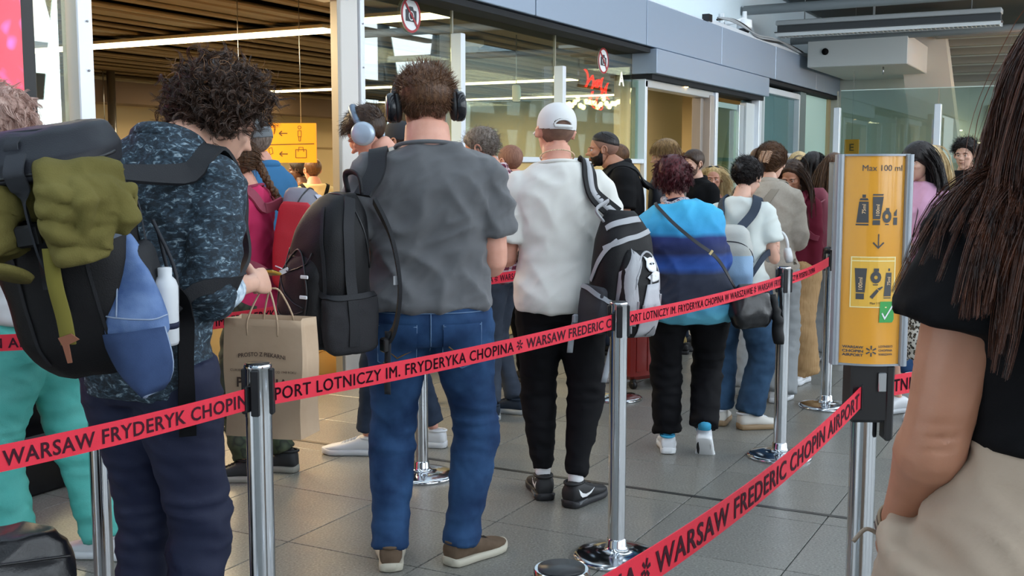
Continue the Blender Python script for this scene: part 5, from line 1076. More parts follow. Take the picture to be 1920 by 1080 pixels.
def cap(k,par,mat,hl=None,opening=False,brimdir=1,name='cap',peak=True,zt=.08,lift=.03,top=.045,brim_mat=None,yaw=0,tiltz=0):
    D,f=sphere_dirs(*((180,130) if opening else (72,54))); rr=hrad(D); P=D*rr[:,None]; ang=np.arctan2(D[:,0],D[:,1])
    line=zt+(.04*np.cos(ang)*brimdir if True else 0); keepv=P[:,2]>line
    if opening:
        bk=np.abs(((ang-math.pi+math.pi)%(2*math.pi))-math.pi); x=P[:,0]; hole=(D[:,1]*brimdir<0)&((x/.16)**2+((P[:,2]-(line+.09))/.09)**2<1)&(P[:,2]>line+.055)
    else: hole=np.zeros(len(D),bool)
    V=P+D*(lift+(top-lift)*sstep(.1,.45,P[:,2]))[:,None]; V[:,2]+=0; fk=[q for q in f if all(keepv[list(q)]) and not any(hole[list(q)])]
    B=MB(); B.add(k.hloc(V),fk); me=B.mesh('cap'); o=obj(name,me,mat,par); s=o.modifiers.new('t','SOLIDIFY'); s.thickness=.004; s.offset=1
    if peak:
        rs=[]; n=15
        for t in (0,.4,.75,1):
            row=[]
            for a in np.linspace(-1.05,1.05,n):
                q=np.array([math.sin(a),math.cos(a)*brimdir,0]); d0=unit([q[0],q[1],.25]); r0=hrad(d0[None])[0]; base=d0*(r0+lift); ext=.34*math.cos(a*.9)**.6
                row.append(base+np.array([0,ext*t*brimdir,-.05*t-.05*t*abs(math.sin(a))**2-.0]))
            rs.append(np.array(row)); 
        V=np.concatenate(rs); ff=[(i*n+j,i*n+j+1,(i+1)*n+j+1,(i+1)*n+j) for i in range(3) for j in range(n-1)]
        B=MB(); B.add(k.hloc(V),ff); b=B.build('peak',brim_mat or mat,o); s=b.modifiers.new('t','SOLIDIFY'); s.thickness=.006; s.offset=0
    bt=MB(); bt.ell(k.hloc([(0,-.05,.545)])[0],(.008,.008,.005),10); bt.build('button',mat,o)
    return o
WCAP=pm('white_cap_cotton','#DADADA',.85,bump=.1,bscale=500); wc=cap(kw,white,WCAP,opening=True,zt=.06,lift=.035,top=.075)
MB().strip([kw.hloc((.17*math.sin(a)*1.0,-(.0+hrad(np.array([[math.sin(a)*.4,-1,.16]])/np.linalg.norm([math.sin(a)*.4,-1,.16]))[0]+.045),.085)) for a in np.linspace(-1.4,1.4,15)],.014,.004,kw.hm@np.array([0,-1,0])).build('cap_strap',WCAP,wc); MB().tube([kw.hloc((.165*math.cos(t),-.07-.475*math.sqrt(max(1-(.165*math.cos(t)/.37)**2-((z_-.13)/.42)**2,0)),z_)) for t,z_ in [(t,.105+.10*math.sin(t)) for t in np.linspace(-.15,math.pi+.15,25)]],.0042,6).build('opening_seam',WCAP,wc)
bw=bvh_of(white); ch=MB(); a=np.linspace(0,2*math.pi,49); P,N=wrap([kw.nb+np.array([.075*math.sin(t),.07*math.cos(t),.055-.03*math.cos(t)]) for t in a],bw,.003,60); 
nkc=empty('necklace',white.location,white.rotation_euler.z,'thin pale bead necklace on the neck of the man in white t-shirt','necklace')
for p in P[:-1]: ch.ell(p,(.0042,.0042,.0035),6)
tag(ch.build('chain',pm('pale_gold','#D8C0A0',.35,.5),nkc),kind='stuff')
# ------------------------------------------------ 4 woman in blue ombre sweater
blue,kb=person(1294,5.74,10,'woman with short maroon hair in a blue ombre sweater and black trousers',dict(H=1.57,g=1.38,sex='f',sw=1.03,vox=.008,skin=SKINP,head=(8,-6,-4),lean=4,leanx=-8,
  arms={1:((.24,.0,-1),(-.5,1,.05)),-1:((.2,.05,-1),(-.5,1,.0))},hands={1:(.8,(0,0,1)),-1:(.8,(0,0,1))},
  shirt=dict(mat=OMBRE,hem=.46,sleeve=1.75,ease=.022,loose=.02,fold=.009,top=.845,collar=1,cmat=pm('navy_knit','#161C30',.85)),pants=dict(mat=BLKT,top=.57,ease=.012,hem=.07,k=1.18,fold=.008,r=(.064,.060,.054,.048,.044,.042,.043,.042,.041,.040,.039,.040)),
  feet=((-.085,.1,-4),(.085,-.03,-12,.06,46)),shoes=dict(mats=[S_W,pm('two_tone_sole','#E0E2E4',.5),S_W,SKYB],L=.262,W=.098)))
for o in [c for c in blue.children if c.name.startswith('shoe')]: MB().loft([((0,.02,.0),(1,0,0),(0,1,0),.036,.07,3),((0,.02,.006),(1,0,0),(0,1,0),.036,.07,3)],18).build('tread_pad',S_KS,o); MB().loft([((0,.14,.0),(1,0,0),(0,1,0),.042,.06,3),((0,.14,.006),(1,0,0),(0,1,0),.042,.06,3)],18).build('tread_pad',S_KS,o)
for sd in (-1,1): c=MB(); a=kb.an[sd]; c.tube([a+[0,-.02,.015],a+[0,-.02,.07]],[.034,.036],14); c.build('sock',SKYB,blue)
hair_shell(kb,blue,H_MAROON,LOW_HL,.05,.09,.05,5)
hair_strands(kb,blue,H_MAROON,460,.045,LOW_HL,.0007,9,.05,.22,lambda D,P:np.stack([D[:,0]*.5,-.5+0*D[:,0],-.7+0*D[:,0]],1),.004,.8,5,.05,.3,'hair_lock',rand=.3,clump=12,crad=.0045)
sc_=MB(); a=np.linspace(0,2*math.pi,41); sc_.tube([kb.nb+np.array([.062*math.sin(t),.058*math.cos(t)+.004,.020+.012*math.sin(3*t)]) for t in a],[.017]*41,10); m=voxel(sc_,.006,1); nrm_disp(m,lambda v:folds(v,.008,18,4)); obj('neck_scarf',m,ramp_mat('scarf_print','noise',[(.3,'#6A2E3E'),(.45,'#C9C6CC'),(.55,'#5A6070'),(.7,'#D8D4D4')],60,detail=2),blue)
# ------------------------------------------------ 5 woman in turquoise trousers at the left edge
teal,kt=person(52,4.15,58,'woman with wavy pink-grey hair, white blouse and turquoise trousers at the left edge',dict(H=1.79,g=1.05,sex='f',vox=.009,lean=10,skin=SKINP,head=(5,5,0),
  arms={1:((.15,.1,-1),(-.2,1,.2)),-1:((.15,.1,-1),(-.2,1,.2))},
  shirt=dict(mat=pm('white_blouse','#C9CACB',.85,bump=.1,bscale=200),hem=.53,sleeve=1.5,ease=.034,fold=.010,collar=2),pants=dict(mat=TEAL,top=.58,ease=.008,hem=.05,k=1.2,fold=.010,r=(.062,.060,.056,.050,.046,.044,.043,.042,.041,.040,.039,.040)),
  feet=((-.11,.05,5),(.08,-.22,-2)),shoes=dict(mats=WSH,L=.26)))
hair_shell(kt,teal,H_PINKGREY,LOW_HL,.13,.17,.06,5)
hair_strands(kt,teal,H_PINKGREY,420,.09,LOW_HL,.0008,12,.06,.25,lambda D,P:np.stack([D[:,0]*.5,-.8+0*D[:,0],-.5+.3*np.sin(P[:,2]*14)],1),.008,1.1,6,.13,.3,'wavy_lock',rand=.35,clump=12,crad=.005)
# ------------------------------------------------ 6 girl with braid in raspberry t-shirt
pink,kp=person(466,5.35,72,'girl with a long brown braid in a raspberry t-shirt, red and grey backpack on',dict(H=1.66,g=.95,sex='f',vox=.009,skin=SKINP,head=(22,14,0),
  arms={-1:((.16,.22,-1),(-.1,1,-.9)),1:((.1,.2,-1),(0,1,-.6))},hands={-1:(.7,(0,0,1)),1:(.7,(0,0,1))},
  shirt=dict(mat=PINK,hem=.50,sleeve=.62,ease=.016,fold=.009,cuff=1.15,collar=1,cmat=pm('raspberry_collar','#8E3A50',.85)),pants=dict(mat=CAMO,top=.58,ease=.012,hem=.07,k=1.2,fold=.012),
  feet=((-.09,.02,5),(.1,-.12,-5)),shoes=dict(mats=[pm('hiking_dark','#26282C',.7),pm('hiking_sole','#8E8C84',.7),LACEK,S_K],L=.27,hi=1.15)))
hair_shell(kp,pink,H_LONG,LOW_HL,.05,.07,.012,8)
hair_strands(kp,pink,H_LONG,1500,.05,SHORT_HL,.0016,8,.05,.03,lambda D,P:np.stack([-D[:,0]*1.0,-.9+0*D[:,0],-.35-.6*P[:,2]],1),0,1,7,.055,.3,'combed_hair',rand=.12)
brd=MB(); hp0=kp.hloc((.02,-.43,-.05)); path=spline([hp0,kp.hloc((.02,-.50,-.30)),kp.hloc((.02,-.52,-.62)),kp.tp((.03,-.16,.79*1.66)),kp.tp((.02,-.19,.70*1.66))],40)
for i,p in enumerate(path[:-1]):
    for q in range(2):
        ph=i*1.05+q*math.pi; t=unit(path[i+1]-p); u=unit(np.cross(t,(1,.2,0))); w=np.cross(t,u); brd.ell(p+(u*math.cos(ph)*.012+w*math.sin(ph)*.009)*(1-i/70),(.0165*(1-i/75),.013,.017),8)
kp.braid=brd.build('braid',H_LONG,pink)
hair_strands(kp,pink,H_LONG,60,.10,LOW_HL,.0016,9,.9,.1,(0,-.3,-.8),0,1,8,.05,.2,'loose_tail',rand=.15,azr=(2.6,3.2),zmax=-.1)
# ------------------------------------------------ 7 man in blue shirt and grey cap
capm,k7=person(492,6.35,48,'man in blue shirt and grey cap behind the girl with the braid',dict(H=1.78,g=1.08,vox=.012,skin=SKINP,head=(12,6,0),shirt=dict(mat=BLUESH,hem=.48,sleeve=.7,ease=.02,collar=2),pants=dict(mat=DJEANS),shoes=dict(mats=KSH,full=False)))
hair_shell(k7,capm,H_GREY,LOW_HL,.02,.02,.004); cap(k7,capm,pm('grey_cap','#6E7478',.85),zt=.07,lift=.04,top=.08)
# ------------------------------------------------ 8 two men in the hall
hallA,k8=person(566,10.6,70,'dark-haired man with short beard inside the hall, left of the man in cream shirt',dict(H=1.60,vox=.014,skin=SKIND,head=(5,5,0),hres=(56,44),shirt=dict(mat=pm('brown_tee','#6A4A30',.85),hem=.48,sleeve=.6,ease=.016),pants=dict(mat=DJEANS),shoes=dict(mats=KSH,full=False)))
hair_shell(k8,hallA,H_BLACK,SHORT_HL,.06,.1,.01)
hallB,k9=person(590,10.0,12,'man in cream shirt with crossed black braces inside the hall',dict(H=1.60,g=1.1,vox=.013,skin=SKINP,head=(4,15,0),hres=(56,44),shirt=dict(mat=CREAMS,hem=.48,sleeve=.8,ease=.02),pants=dict(mat=DJEANS),shoes=dict(mats=KSH,full=False)))
hair_shell(k9,hallB,H_BROWN,LOW_HL,.015,.03,.004); b9=bvh_of(k9.shirt)
for s in (-1,1): strap(hallB,[(s*.10,.06,1.30),(s*.11,-.04,1.34),(s*.04,-.13,1.2),(-s*.05,-.13,1.08),(-s*.13,-.1,.95)],.032,BLK,b9,.004,.004,'brace')
# ------------------------------------------------ 9 man with silver headphones, bowed head
silv,ks=person(748,5.85,78,'dark-haired man in jeans bowing his head, silver headphones on, white sneakers',dict(H=1.86,g=1.0,vox=.01,skin=SKINP,lean=6,head=(38,0,0),arms={1:((.1,.2,-1),(-.2,1,.2)),-1:((.1,.2,-1),(-.2,1,.2))},
  shirt=dict(mat=pm('pale_hoodie','#A8A49C',.9),hem=.48,sleeve=1.6,ease=.02,collar=2),pants=dict(mat=DJEANS,hem=.07,k=1.1),feet=((-.1,.16,2),(.1,-.16,-4)),shoes=dict(mats=WSH,L=.30)))
hair_shell(ks,silv,H_DARK,SHORT_HL,.035,.09,.012); hair_strands(ks,silv,H_DARK,900,.045,SHORT_HL,.0020,6,.03,.25,(0,.9,.0),0,1,9,.045,.3,'hair_lock',rand=.25,zmin=.05)
headphones(ks,silv,'silver-blue over-ear headphones on the man with bowed head',pm('silver_blue','#A9B8C8',.3,.4),pm('slate_band','#6A7C90',.4,.4),pm('slate_cushion','#3A4656',.7),.41,8,cs=1.4,top=.60)
# ------------------------------------------------ 10 man with dark peaked cap
dcap,k10=person(738,7.0,-115,'man under a dark peaked cap half hidden behind the man in charcoal t-shirt',dict(H=1.80,vox=.013,skin=SKINT,head=(15,0,0),hres=(64,48),shirt=dict(mat=pm('olive_top','#6B6A58',.85),hem=.48,sleeve=1.6,ease=.02,collar=2,cmat=pm('pale_collar','#C9CCBC',.8)),pants=dict(mat=DJEANS),shoes=dict(mats=KSH,full=False),eyes=True))
cap(k10,dcap,pm('dark_grey_cap','#35373B',.85),zt=.07,lift=.04,top=.08); hair_shell(k10,dcap,H_DARK,LOW_HL,.02,.02,.004)
# ------------------------------------------------ 11 grey-haired man in plaid shirt
plaidm,k11=person(935,6.69,66,'grey-haired man in red and white plaid shirt and grey jeans, seen in profile',dict(H=1.76,g=1.02,vox=.010,skin=SKINP,lean=5,head=(20,8,0),arms={-1:((.14,.15,-1),(-.3,1,.15)),1:((.1,.2,-1),(-.2,1,.2))},
  shirt=dict(mat=PLAID,hem=.47,sleeve=.75,ease=.02,collar=2,fold=.008),pants=dict(mat=pm('slate_denim','#3A4250',.8,noise='#464F5E',nscale=8,bump=.2,bscale=600),hem=.06,k=1.12),feet=((-.09,.0,-60),(.1,-.06,2)),shoes=dict(mats=[S_NV,S_GS,S_NV,S_NV],L=.29),eyes=True,brow='#5A4A40'))
hair_shell(k11,plaidm,H_GREY,SHORT_HL,.035,.07,.012); hair_strands(k11,plaidm,H_GREY,1100,.04,SHORT_HL,.0017,6,.06,.25,(0,-.7,0),.004,1,3,.035,.3,'hair_lock',rand=.35)
# ------------------------------------------------ 12 man behind the plaid shirt
m12,k12=person(962,7.7,35,'man with cropped brown hair in black, between the plaid shirt and the white t-shirt',dict(H=1.67,vox=.012,skin=SKINP,head=(8,10,0),hres=(64,48),shirt=dict(mat=BLK,hem=.48,sleeve=.7,ease=.018),pants=dict(mat=BLKT,k=1.1),shoes=dict(mats=KSH,full=False)))
hair_shell(k12,m12,H_FADE,LOW_HL,.015,.03,.004)
# ------------------------------------------------ 14 bearded man in black shirt
beard,k14=person(1172,7.9,98,'bearded man in black shirt with sunglasses on his head, facing left in profile',dict(H=1.80,g=1.14,vox=.010,skin=SKINT,ag=1.25,nf=.075,lean=6,head=(2,-6,0),arms={-1:((.22,.05,-1),(-.1,.6,-.8)),1:((.1,.2,-1),(-.2,1,0))},hands={-1:(.8,(0,1,.3)),1:(.7,(0,0,1))},
  shirt=dict(mat=BLK,hem=.47,sleeve=.68,ease=.02,collar=2,cuff=1.15),pants=dict(mat=pm('dark_shorts','#20222A',.85),hem=.27,k=1.2),feet=((-.1,.0,6),(.12,-.1,-6)),shoes=dict(mats=WSH,L=.29),eyes=True,brow='#1E1612'))
hair_shell(k14,beard,H_BLACK,([0,.5,.9,1.25,1.5,1.75,2.1,2.6,3.15],[.33,.31,.27,.25,.23,.2,.16,.10,.08]),.01,.04,.006); hair_shell(k14,beard,pm('cropped_dark','#7A584A',.7,noise='#866252',nscale=30),SHORT_HL,.004,.004,.001)
def beard_shell(k,par,mat,t=.012,up=-.20):
    D,f=sphere_dirs(80,60); P=D*hrad(D)[:,None]; az=np.arctan2(np.abs(D[:,0]),D[:,1]); top=np.interp(az,[0,.35,.6,1.1,1.45,1.6],[-.19,-.2,-.21,-.16,.02,.05]); m=sstep(-.03,.03,top-P[:,2])*sstep(1.62,1.5,az)*sstep(-.52,-.46,P[:,2]); lips=np.exp(-(((P-np.array([0,.38,-.268]))/np.array([.08,.1,.035]))**2).sum(1)); m=m*(1-np.clip(lips*1.6,0,1)); m=np.clip(m,0,1)
    V=P+D*((t+.006*pn(P*25))*m-.008*(1-m))[:,None]; B=MB(); B.add(k.hloc(V),[q for q in f if max(m[list(q)])>.3]); return B.build('beard',mat,par)
beard_shell(k14,beard,H_BLACK)
def sunglasses(k,par,up=.33,y=.20,name='sunglasses',lens='#15171A'):
    g=MB(); fr=pm('sunglass_frame','#101012',.3)
    for s in (-1,1): g.loft([(k.hloc((s*.12,y+.06+q,up)),k.hm@np.array([1,0,0]),k.hm@np.array([0,.25,1]),.10*k.hh,.07*k.hh,3) for q in (0,.018)],18)
    o=g.build(name,pm('sun_lens'+lens,lens,.12),par)
    for s in (-1,1): MB().tube(k.hloc([(s*.22,y+.06,up+.02),(s*.345,y-.02,up-.02),(s*.35,y-.28,up-.16)]),.010*k.hh*1.3,6).build('temple',fr,o)
    MB().tube(k.hloc([(-.04,y+.09,up+.03),(.04,y+.09,up+.03)]),.012*k.hh,6).build('bridge',fr,o); return o
sunglasses(k14,beard,.47,-.08)
# ------------------------------------------------ 15-18 faces further back
m15,k15=person(1158,9.0,55,'man whose head shows just behind the bearded man',dict(H=1.70,vox=.014,skin=SKINP,hres=(56,44),shirt=dict(mat=DJEANS,hem=.48,sleeve=.7,ease=.018),pants=dict(mat=DJEANS),shoes=dict(mats=KSH,full=False)))
hair_shell(k15,m15,H_BROWN,LOW_HL,.02,.05,.006)
m16,k16=person(1254,8.9,84,'youth with sandy bowl-cut hair and khaki trousers, behind the maroon-haired woman',dict(H=1.73,g=.95,vox=.012,skin=SKIN,head=(10,0,0),shirt=dict(mat=pm('grey_print_tee','#5A5652',.85,noise='#7A7268',nscale=30),hem=.48,sleeve=.7,ease=.02),pants=dict(mat=KHAKI,k=1.15),feet=((-.1,.12,0),(.1,-.1,0)),shoes=dict(mats=KSH),eyes=True,brow='#6A4E2E'))
hair_shell(k16,m16,H_SAND,([0,.5,.9,1.25,1.5,1.75,2.1,2.6,3.15],[.16,.14,.06,-.04,-.06,-.10,-.16,-.24,-.26]),.06,.10,.015); hair_strands(k16,m16,H_SAND,1100,.06,SHORT_HL,.0020,8,.25,.05,lambda D,P:np.stack([D[:,0],D[:,1],-.4+0*D[:,0]],1),0,1,3,.075,.25,'hair_lock',rand=.15,zmin=.1)
m17,k17=person(1303,9.3,136,'dark-haired man in black shirt rubbing his nose with one hand',dict(H=1.66,g=1.05,vox=.011,skin=SKIN,head=(8,0,0),arms={1:((.25,.45,-.75),(-.62,.35,1.05)),-1:((.1,.05,-1),(0,.3,-1))},hands={1:(1.2,(-.5,.2,.6)),-1:(.4,(0,1,0))},
  shirt=dict(mat=BLK,hem=.48,sleeve=.66,ease=.018,collar=2),pants=dict(mat=DJEANS),shoes=dict(mats=KSH,full=False),eyes=True,brow='#2A1C14'))
hair_shell(k17,m17,H_DARK,SHORT_HL,.03,.07,.008); beard_shell(k17,m17,pm('stubble','#6A5448',.8),.004)
w18,k18=person(1337,9.6,176,'woman with fair bob and sunglasses pushed up, looking into the camera',dict(H=1.52,g=.98,sex='f',vox=.011,skin=skinmat('skin_ruddy','#B57C66','#C08A74'),head=(0,0,0),shirt=dict(mat=pm('dark_top','#2A2A30',.85),hem=.48,sleeve=.8,ease=.016,top=.82),pants=dict(mat=DJEANS),shoes=dict(mats=KSH,full=False),eyes=True,brow='#7A5A40'))
BOBHL=([0,.35,.7,1.0,1.3,1.5,2.1,2.6,3.15],[.36,.34,.26,.12,-.02,-.06,-.2,-.3,-.32])
hair_shell(k18,w18,H_BLOND,BOBHL,.05,.07,.01); hair_strands(k18,w18,H_BLOND,1300,.20,BOBHL,.0022,12,.28,.15,LONGCOMB,.002,1,4,.06,.2,'bob_hair',rand=.08)
sunglasses(k18,w18,.50,.06)
# ------------------------------------------------ 19 woman in white t-shirt, dark hair pinned up
tee,k19=person(1388,6.41,-12,'woman with pinned-up black hair in white t-shirt and dark jeans',dict(H=1.58,g=.92,sex='f',vox=.009,skin=SKIN,lean=3,head=(26,-18,0),arms={1:((.22,.1,-1),(-.1,1,.2)),-1:((.1,.2,-1),(-.2,1,.2))},hands={1:(.7,(0,0,1)),-1:(.7,(0,0,1))},
  shirt=dict(mat=WHITE2,hem=.49,sleeve=.62,ease=.02,loose=.05,cuff=1.2,top=.84,fold=.009),pants=dict(mat=MIDJ,hem=.06,k=1.2,r=(.062,.060,.054,.048,.044,.042,.042,.042,.042,.042,.042,.042)),feet=((-.1,.03,8),(.08,-.02,-52)),shoes=dict(mats=[pm('white_suede','#CFCBC4',.8),S_TAN,S_W,S_W],L=.265),eyes=True))
hair_shell(k19,tee,H_BLACK,LOW_HL,.05,.08,.025,7); hair_strands(k19,tee,H_BLACK,1300,.055,LOW_HL,.0018,10,.0,.05,lambda D,P:np.stack([-D[:,0]*.6,-.8+0*D[:,0],.1-.6*P[:,2]],1),.003,1.0,3,.055,.3,'hair_lock',rand=.2)
bu=MB(); 
for q,(x,z,r) in enumerate(((0,.06,.1),(.07,.1,.07),(-.07,.04,.07),(.02,-.04,.07),(-.03,.14,.06))): bu.ell(k19.hloc((x,-.59,z)),(r*1.2*k19.hh,)*3,10)
m=voxel(bu,.006,2); nrm_disp(m,lambda v:folds(v,.012,22,4)); obj('hair_bun',m,H_BLACK,tee)
# ------------------------------------------------ 20 woman in beige jacket with claw clip
beige,k20=person(1440,7.2,-10,'woman in beige jacket and pale wide trousers, brown hair held by a claw clip',dict(H=1.66,g=1.0,sex='f',sw=1.08,vox=.010,skin=SKIN,head=(12,-10,0),arms={1:((.18,.12,-1),(-.6,.9,.25)),-1:((.15,.15,-1),(-.5,1,.2))},
  shirt=dict(mat=BEIGES,hem=.36,sleeve=1.7,ease=.026,loose=.06,cuff=1.3,fold=.009,collar=2,name='jacket'),pants=dict(mat=PALEG,hem=.04,k=1.25,fold=.008,r=(.062,.062,.058,.054,.052,.052,.052,.053,.054,.054,.055,.056)),feet=((-.1,.0,5),(.1,-.06,-10)),shoes=dict(mats=WSH,L=.265)))
hair_shell(k20,beige,H_BROWN,LOW_HL,.09,.12,.01); hair_strands(k20,beige,H_BROWN,1700,.045,SHORT_HL,.0016,8,.0,.03,lambda D,P:np.stack([-D[:,0]*.9,-.8+0*D[:,0],.2-P[:,2]],1),0,1,3,.095,.25,'combed_hair',rand=.12)
clip=MB(); hm=k20.hm
for s in (-1,1):
    clip.tube([k20.hloc((s*.05+.05*q,-.68+.03*abs(q),.06+.17*q)) for q in np.linspace(-1,1,9)],.010,6)
    for q in np.linspace(-.9,.9,8): clip.tube([k20.hloc((s*.05+.05*q,-.68,.06+.17*q)),k20.hloc((s*.13+.05*q,-.67,.06+.17*q)),k20.hloc((s*.15+.05*q,-.58,.05+.17*q))],.0055,5)
hc=empty('hair_clip',beige.location,beige.rotation_euler.z,'pale brown claw clip in the hair of the woman in beige jacket','clip'); clip.build('claw',pm('clip_horn','#A8846A',.35),hc)
# ------------------------------------------------ 21-24 women behind
w21,k21=person(1490,7.85,150,'dark-haired woman looking down, burgundy backpack on, tan trousers',dict(H=1.58,g=.95,sex='f',vox=.012,skin=SKINT,head=(26,10,0),shirt=dict(mat=pm('burgundy_knit','#5A1426',.85),hem=.48,sleeve=1.7,ease=.018),pants=dict(mat=TANP,k=1.35,r=(.062,.062,.058,.054,.052,.052,.052,.053,.054,.054,.055,.056)),shoes=dict(mats=WSH,full=False),eyes=True))
LONGHL=([0,.3,.7,1.0,1.3,1.5,2.1,2.6,3.15],[.34,.32,.26,.12,-.05,-.10,-.25,-.32,-.34])
def long_hair(k,par,mat,L=.5,n=1500,w=.0024,seed=2,hl=LONGHL,back=.10,shell=.05,curl=.003,seg=18,comb=None,grav=.45,width=.16,name='long_hair',azr=None,zc=.83,G=(0,0,-1.),clump=0,crad=.004,bv=None,lvar=.12):
    H=k.H
    def coll(p,i):
        # stay outside the upper body: shoulders and back as an ellipse round the spine
        z=p[:,2]; f=sstep(zc*H,(zc-.05)*H,z); c=np.array(k.tp((0,0,.74*H)))[:2]; d=p[:,:2]-c; e=d/np.array([width*H*.62,.092*H*k.g]); r=np.linalg.norm(e,axis=1)+1e-9; s=np.where(r<1,1/r,1); s=1+(s-1)*f; q=p.copy(); q[:,:2]=c+d*s[:,None]
        if bv is not None:
            for j in range(len(q)):
                o,nr,_,ds=bv.find_nearest(Vector(q[j]))
                if o is not None and (Vector(q[j])-o).dot(nr)<.012: q[j]=np.array(o)+np.array(nr)*.012
        return q
    hair_shell(k,par,mat,hl,shell,shell*1.3,.01)
    cb=comb or LONGCOMB
    return hair_strands(k,par,mat,n if clump else n//6,L,hl,w if clump else .0009,min(seg,14) if clump else 11,grav,.1,cb,curl,1.2,seed,shell*1.0,lvar,name,rand=.08,coll=coll,azr=azr,taper=.4,G=G,clump=clump or 10,crad=crad,smooth=2)
long_hair(k21,w21,H_DARK,.40,900,seed=3)
w22,k22=person(1495,10.0,12,'blonde woman in white top behind the woman with the burgundy backpack',dict(H=1.65,g=.95,sex='f',vox=.014,skin=SKIN,hres=(56,44),shirt=dict(mat=WHITE2,hem=.48,sleeve=1.2,ease=.018),pants=dict(mat=JEANS,k=1.1),shoes=dict(mats=WSH,full=False))); long_hair(k22,w22,H_BLOND,.42,1000,seed=4)
w23,k23=person(1522,9.3,-15,'woman with very dark long hair left of the woman with long brown hair',dict(H=1.64,g=.95,sex='f',vox=.014,skin=SKINT,hres=(56,44),shirt=dict(mat=BLK,hem=.48,sleeve=.6,ease=.016),pants=dict(mat=JEANS,k=1.1),shoes=dict(mats=WSH,full=False))); long_hair(k23,w23,H_BLACK,.46,1100,seed=5)
w24,k24=person(1561,8.6,-24,'woman with waist-long straight brown hair and a strapped beige top beside the sign',dict(H=1.62,g=.95,sex='f',vox=.012,skin=SKIN,hres=(56,44),shirt=dict(mat=pm('grey_beige_top','#8E877C',.85),hem=.48,sleeve=0,ease=.012,top=.78),pants=dict(mat=PALEG,k=1.3,r=(.062,.062,.058,.054,.052,.052,.052,.053,.054,.054,.055,.056)),shoes=dict(mats=WSH,full=False))); long_hair(k24,w24,H_LONG,.58,1700,seed=6,curl=.002,width=.13)
# ------------------------------------------------ 25-27 right of the sign
w25,k25=person(1724,6.7,142,'woman with dark fringe in pink sweatshirt and leopard skirt right of the sign',dict(H=1.66,g=1.05,sex='f',vox=.010,skin=SKIN,head=(6,0,0),arms={-1:((.12,.2,-1),(-.3,1,.1)),1:((.15,.2,-1),(-.3,1,.1))},
  shirt=dict(mat=PINKS,hem=.52,sleeve=1.7,ease=.03,fold=.012,collar=1),pants=dict(mat=LEO,hem=.2,k=1.5,name='skirt'),shoes=dict(mats=WSH,full=False),eyes=True))
FRHL=([0,.3,.7,1.0,1.3,1.5,2.1,2.6,3.15],[.14,.13,.08,.0,-.05,-.10,-.25,-.32,-.34]); long_hair(k25,w25,H_BLACK,.46,1500,seed=7,hl=LONGHL,curl=.012); hair_shell(k25,w25,H_BLACK,FRHL,.07,.09,.01,name='fringe')
b25=bvh_of(k25.shirt); B=MB()
def print_on(bv,par,s,cx,cz,hgt,mat,dirn=1,shear=0,bold=.01,name='lettering',width=None):
    """flat print laid on the chest (dirn=1) or back (-1)"""
    v,f=text_geo(s,bold,shear); k=hgt/.73; w=v[:,0].max()-v[:,0].min(); kx=k if width is None else width/w; out=[]
    for p in v:
        x=cx-dirn*(p[0]-v[:,0].min()-w/2)*kx; z=cz+p[1]*k; h=bv.ray_cast(Vector((x,1.5*dirn,z)),Vector((0,-dirn,0))); q=np.array(h[0]) if h[0] is not None else np.array([x,.12*dirn,z]); out.append(q+[0,.003*dirn,0])
    b=MB(); b.add(out,f); return b.build(name,mat,par,smooth=False)
print_on(b25,k25.shirt,'ora',.02,1.20,.045,INK,1,.4,.0); print_on(b25,k25.shirt,'NIA',.02,1.165,.014,INK,1)
w26,k26=person(1740,7.7,20,'blonde woman with half-up hair behind the woman in pink sweatshirt',dict(H=1.66,g=.95,sex='f',vox=.014,skin=SKIN,hres=(56,44),shirt=dict(mat=WHITE2,hem=.48,sleeve=1.2,ease=.018),pants=dict(mat=JEANS,k=1.1),shoes=dict(mats=WSH,full=False))); long_hair(k26,w26,H_BLOND,.45,1100,seed=8,curl=.006)
m27,k27=person(1808,9.2,168,'young man with dark wavy hair in black t-shirt at the far right',dict(H=1.74,vox=.012,skin=SKIN,head=(4,-8,0),shirt=dict(mat=BLK,hem=.48,sleeve=.66,ease=.018),pants=dict(mat=DJEANS),shoes=dict(mats=KSH,full=False),eyes=True,brow='#1A1210'))
hair_shell(k27,m27,H_BLACK,SHORT_HL,.05,.10,.02); hair_strands(k27,m27,H_BLACK,800,.05,SHORT_HL,.0024,8,.03,.25,(.4,.2,.1),.006,1.3,3,.06,.3,'hair_lock',rand=.5,zmin=.1)
for q,(px,d,h,lab,hm_) in enumerate(((1421,11.4,1.70,'brown-haired person whose crown shows left of the claw clip, farther one',H_BROWN),(1409,10.7,1.61,'dark-haired person whose crown shows above the pinned-up black hair',H_DARK))):
    b_,k_=person(px,d,20,lab,dict(H=h,sex='f',vox=.016,skin=SKIN,hres=(48,36),shirt=dict(mat=DJEANS,hem=.48,sleeve=1.2,ease=.018),pants=dict(mat=DJEANS),shoes=dict(mats=KSH,full=False))); hair_shell(k_,b_,hm_,LOW_HL,.06,.09,.015)
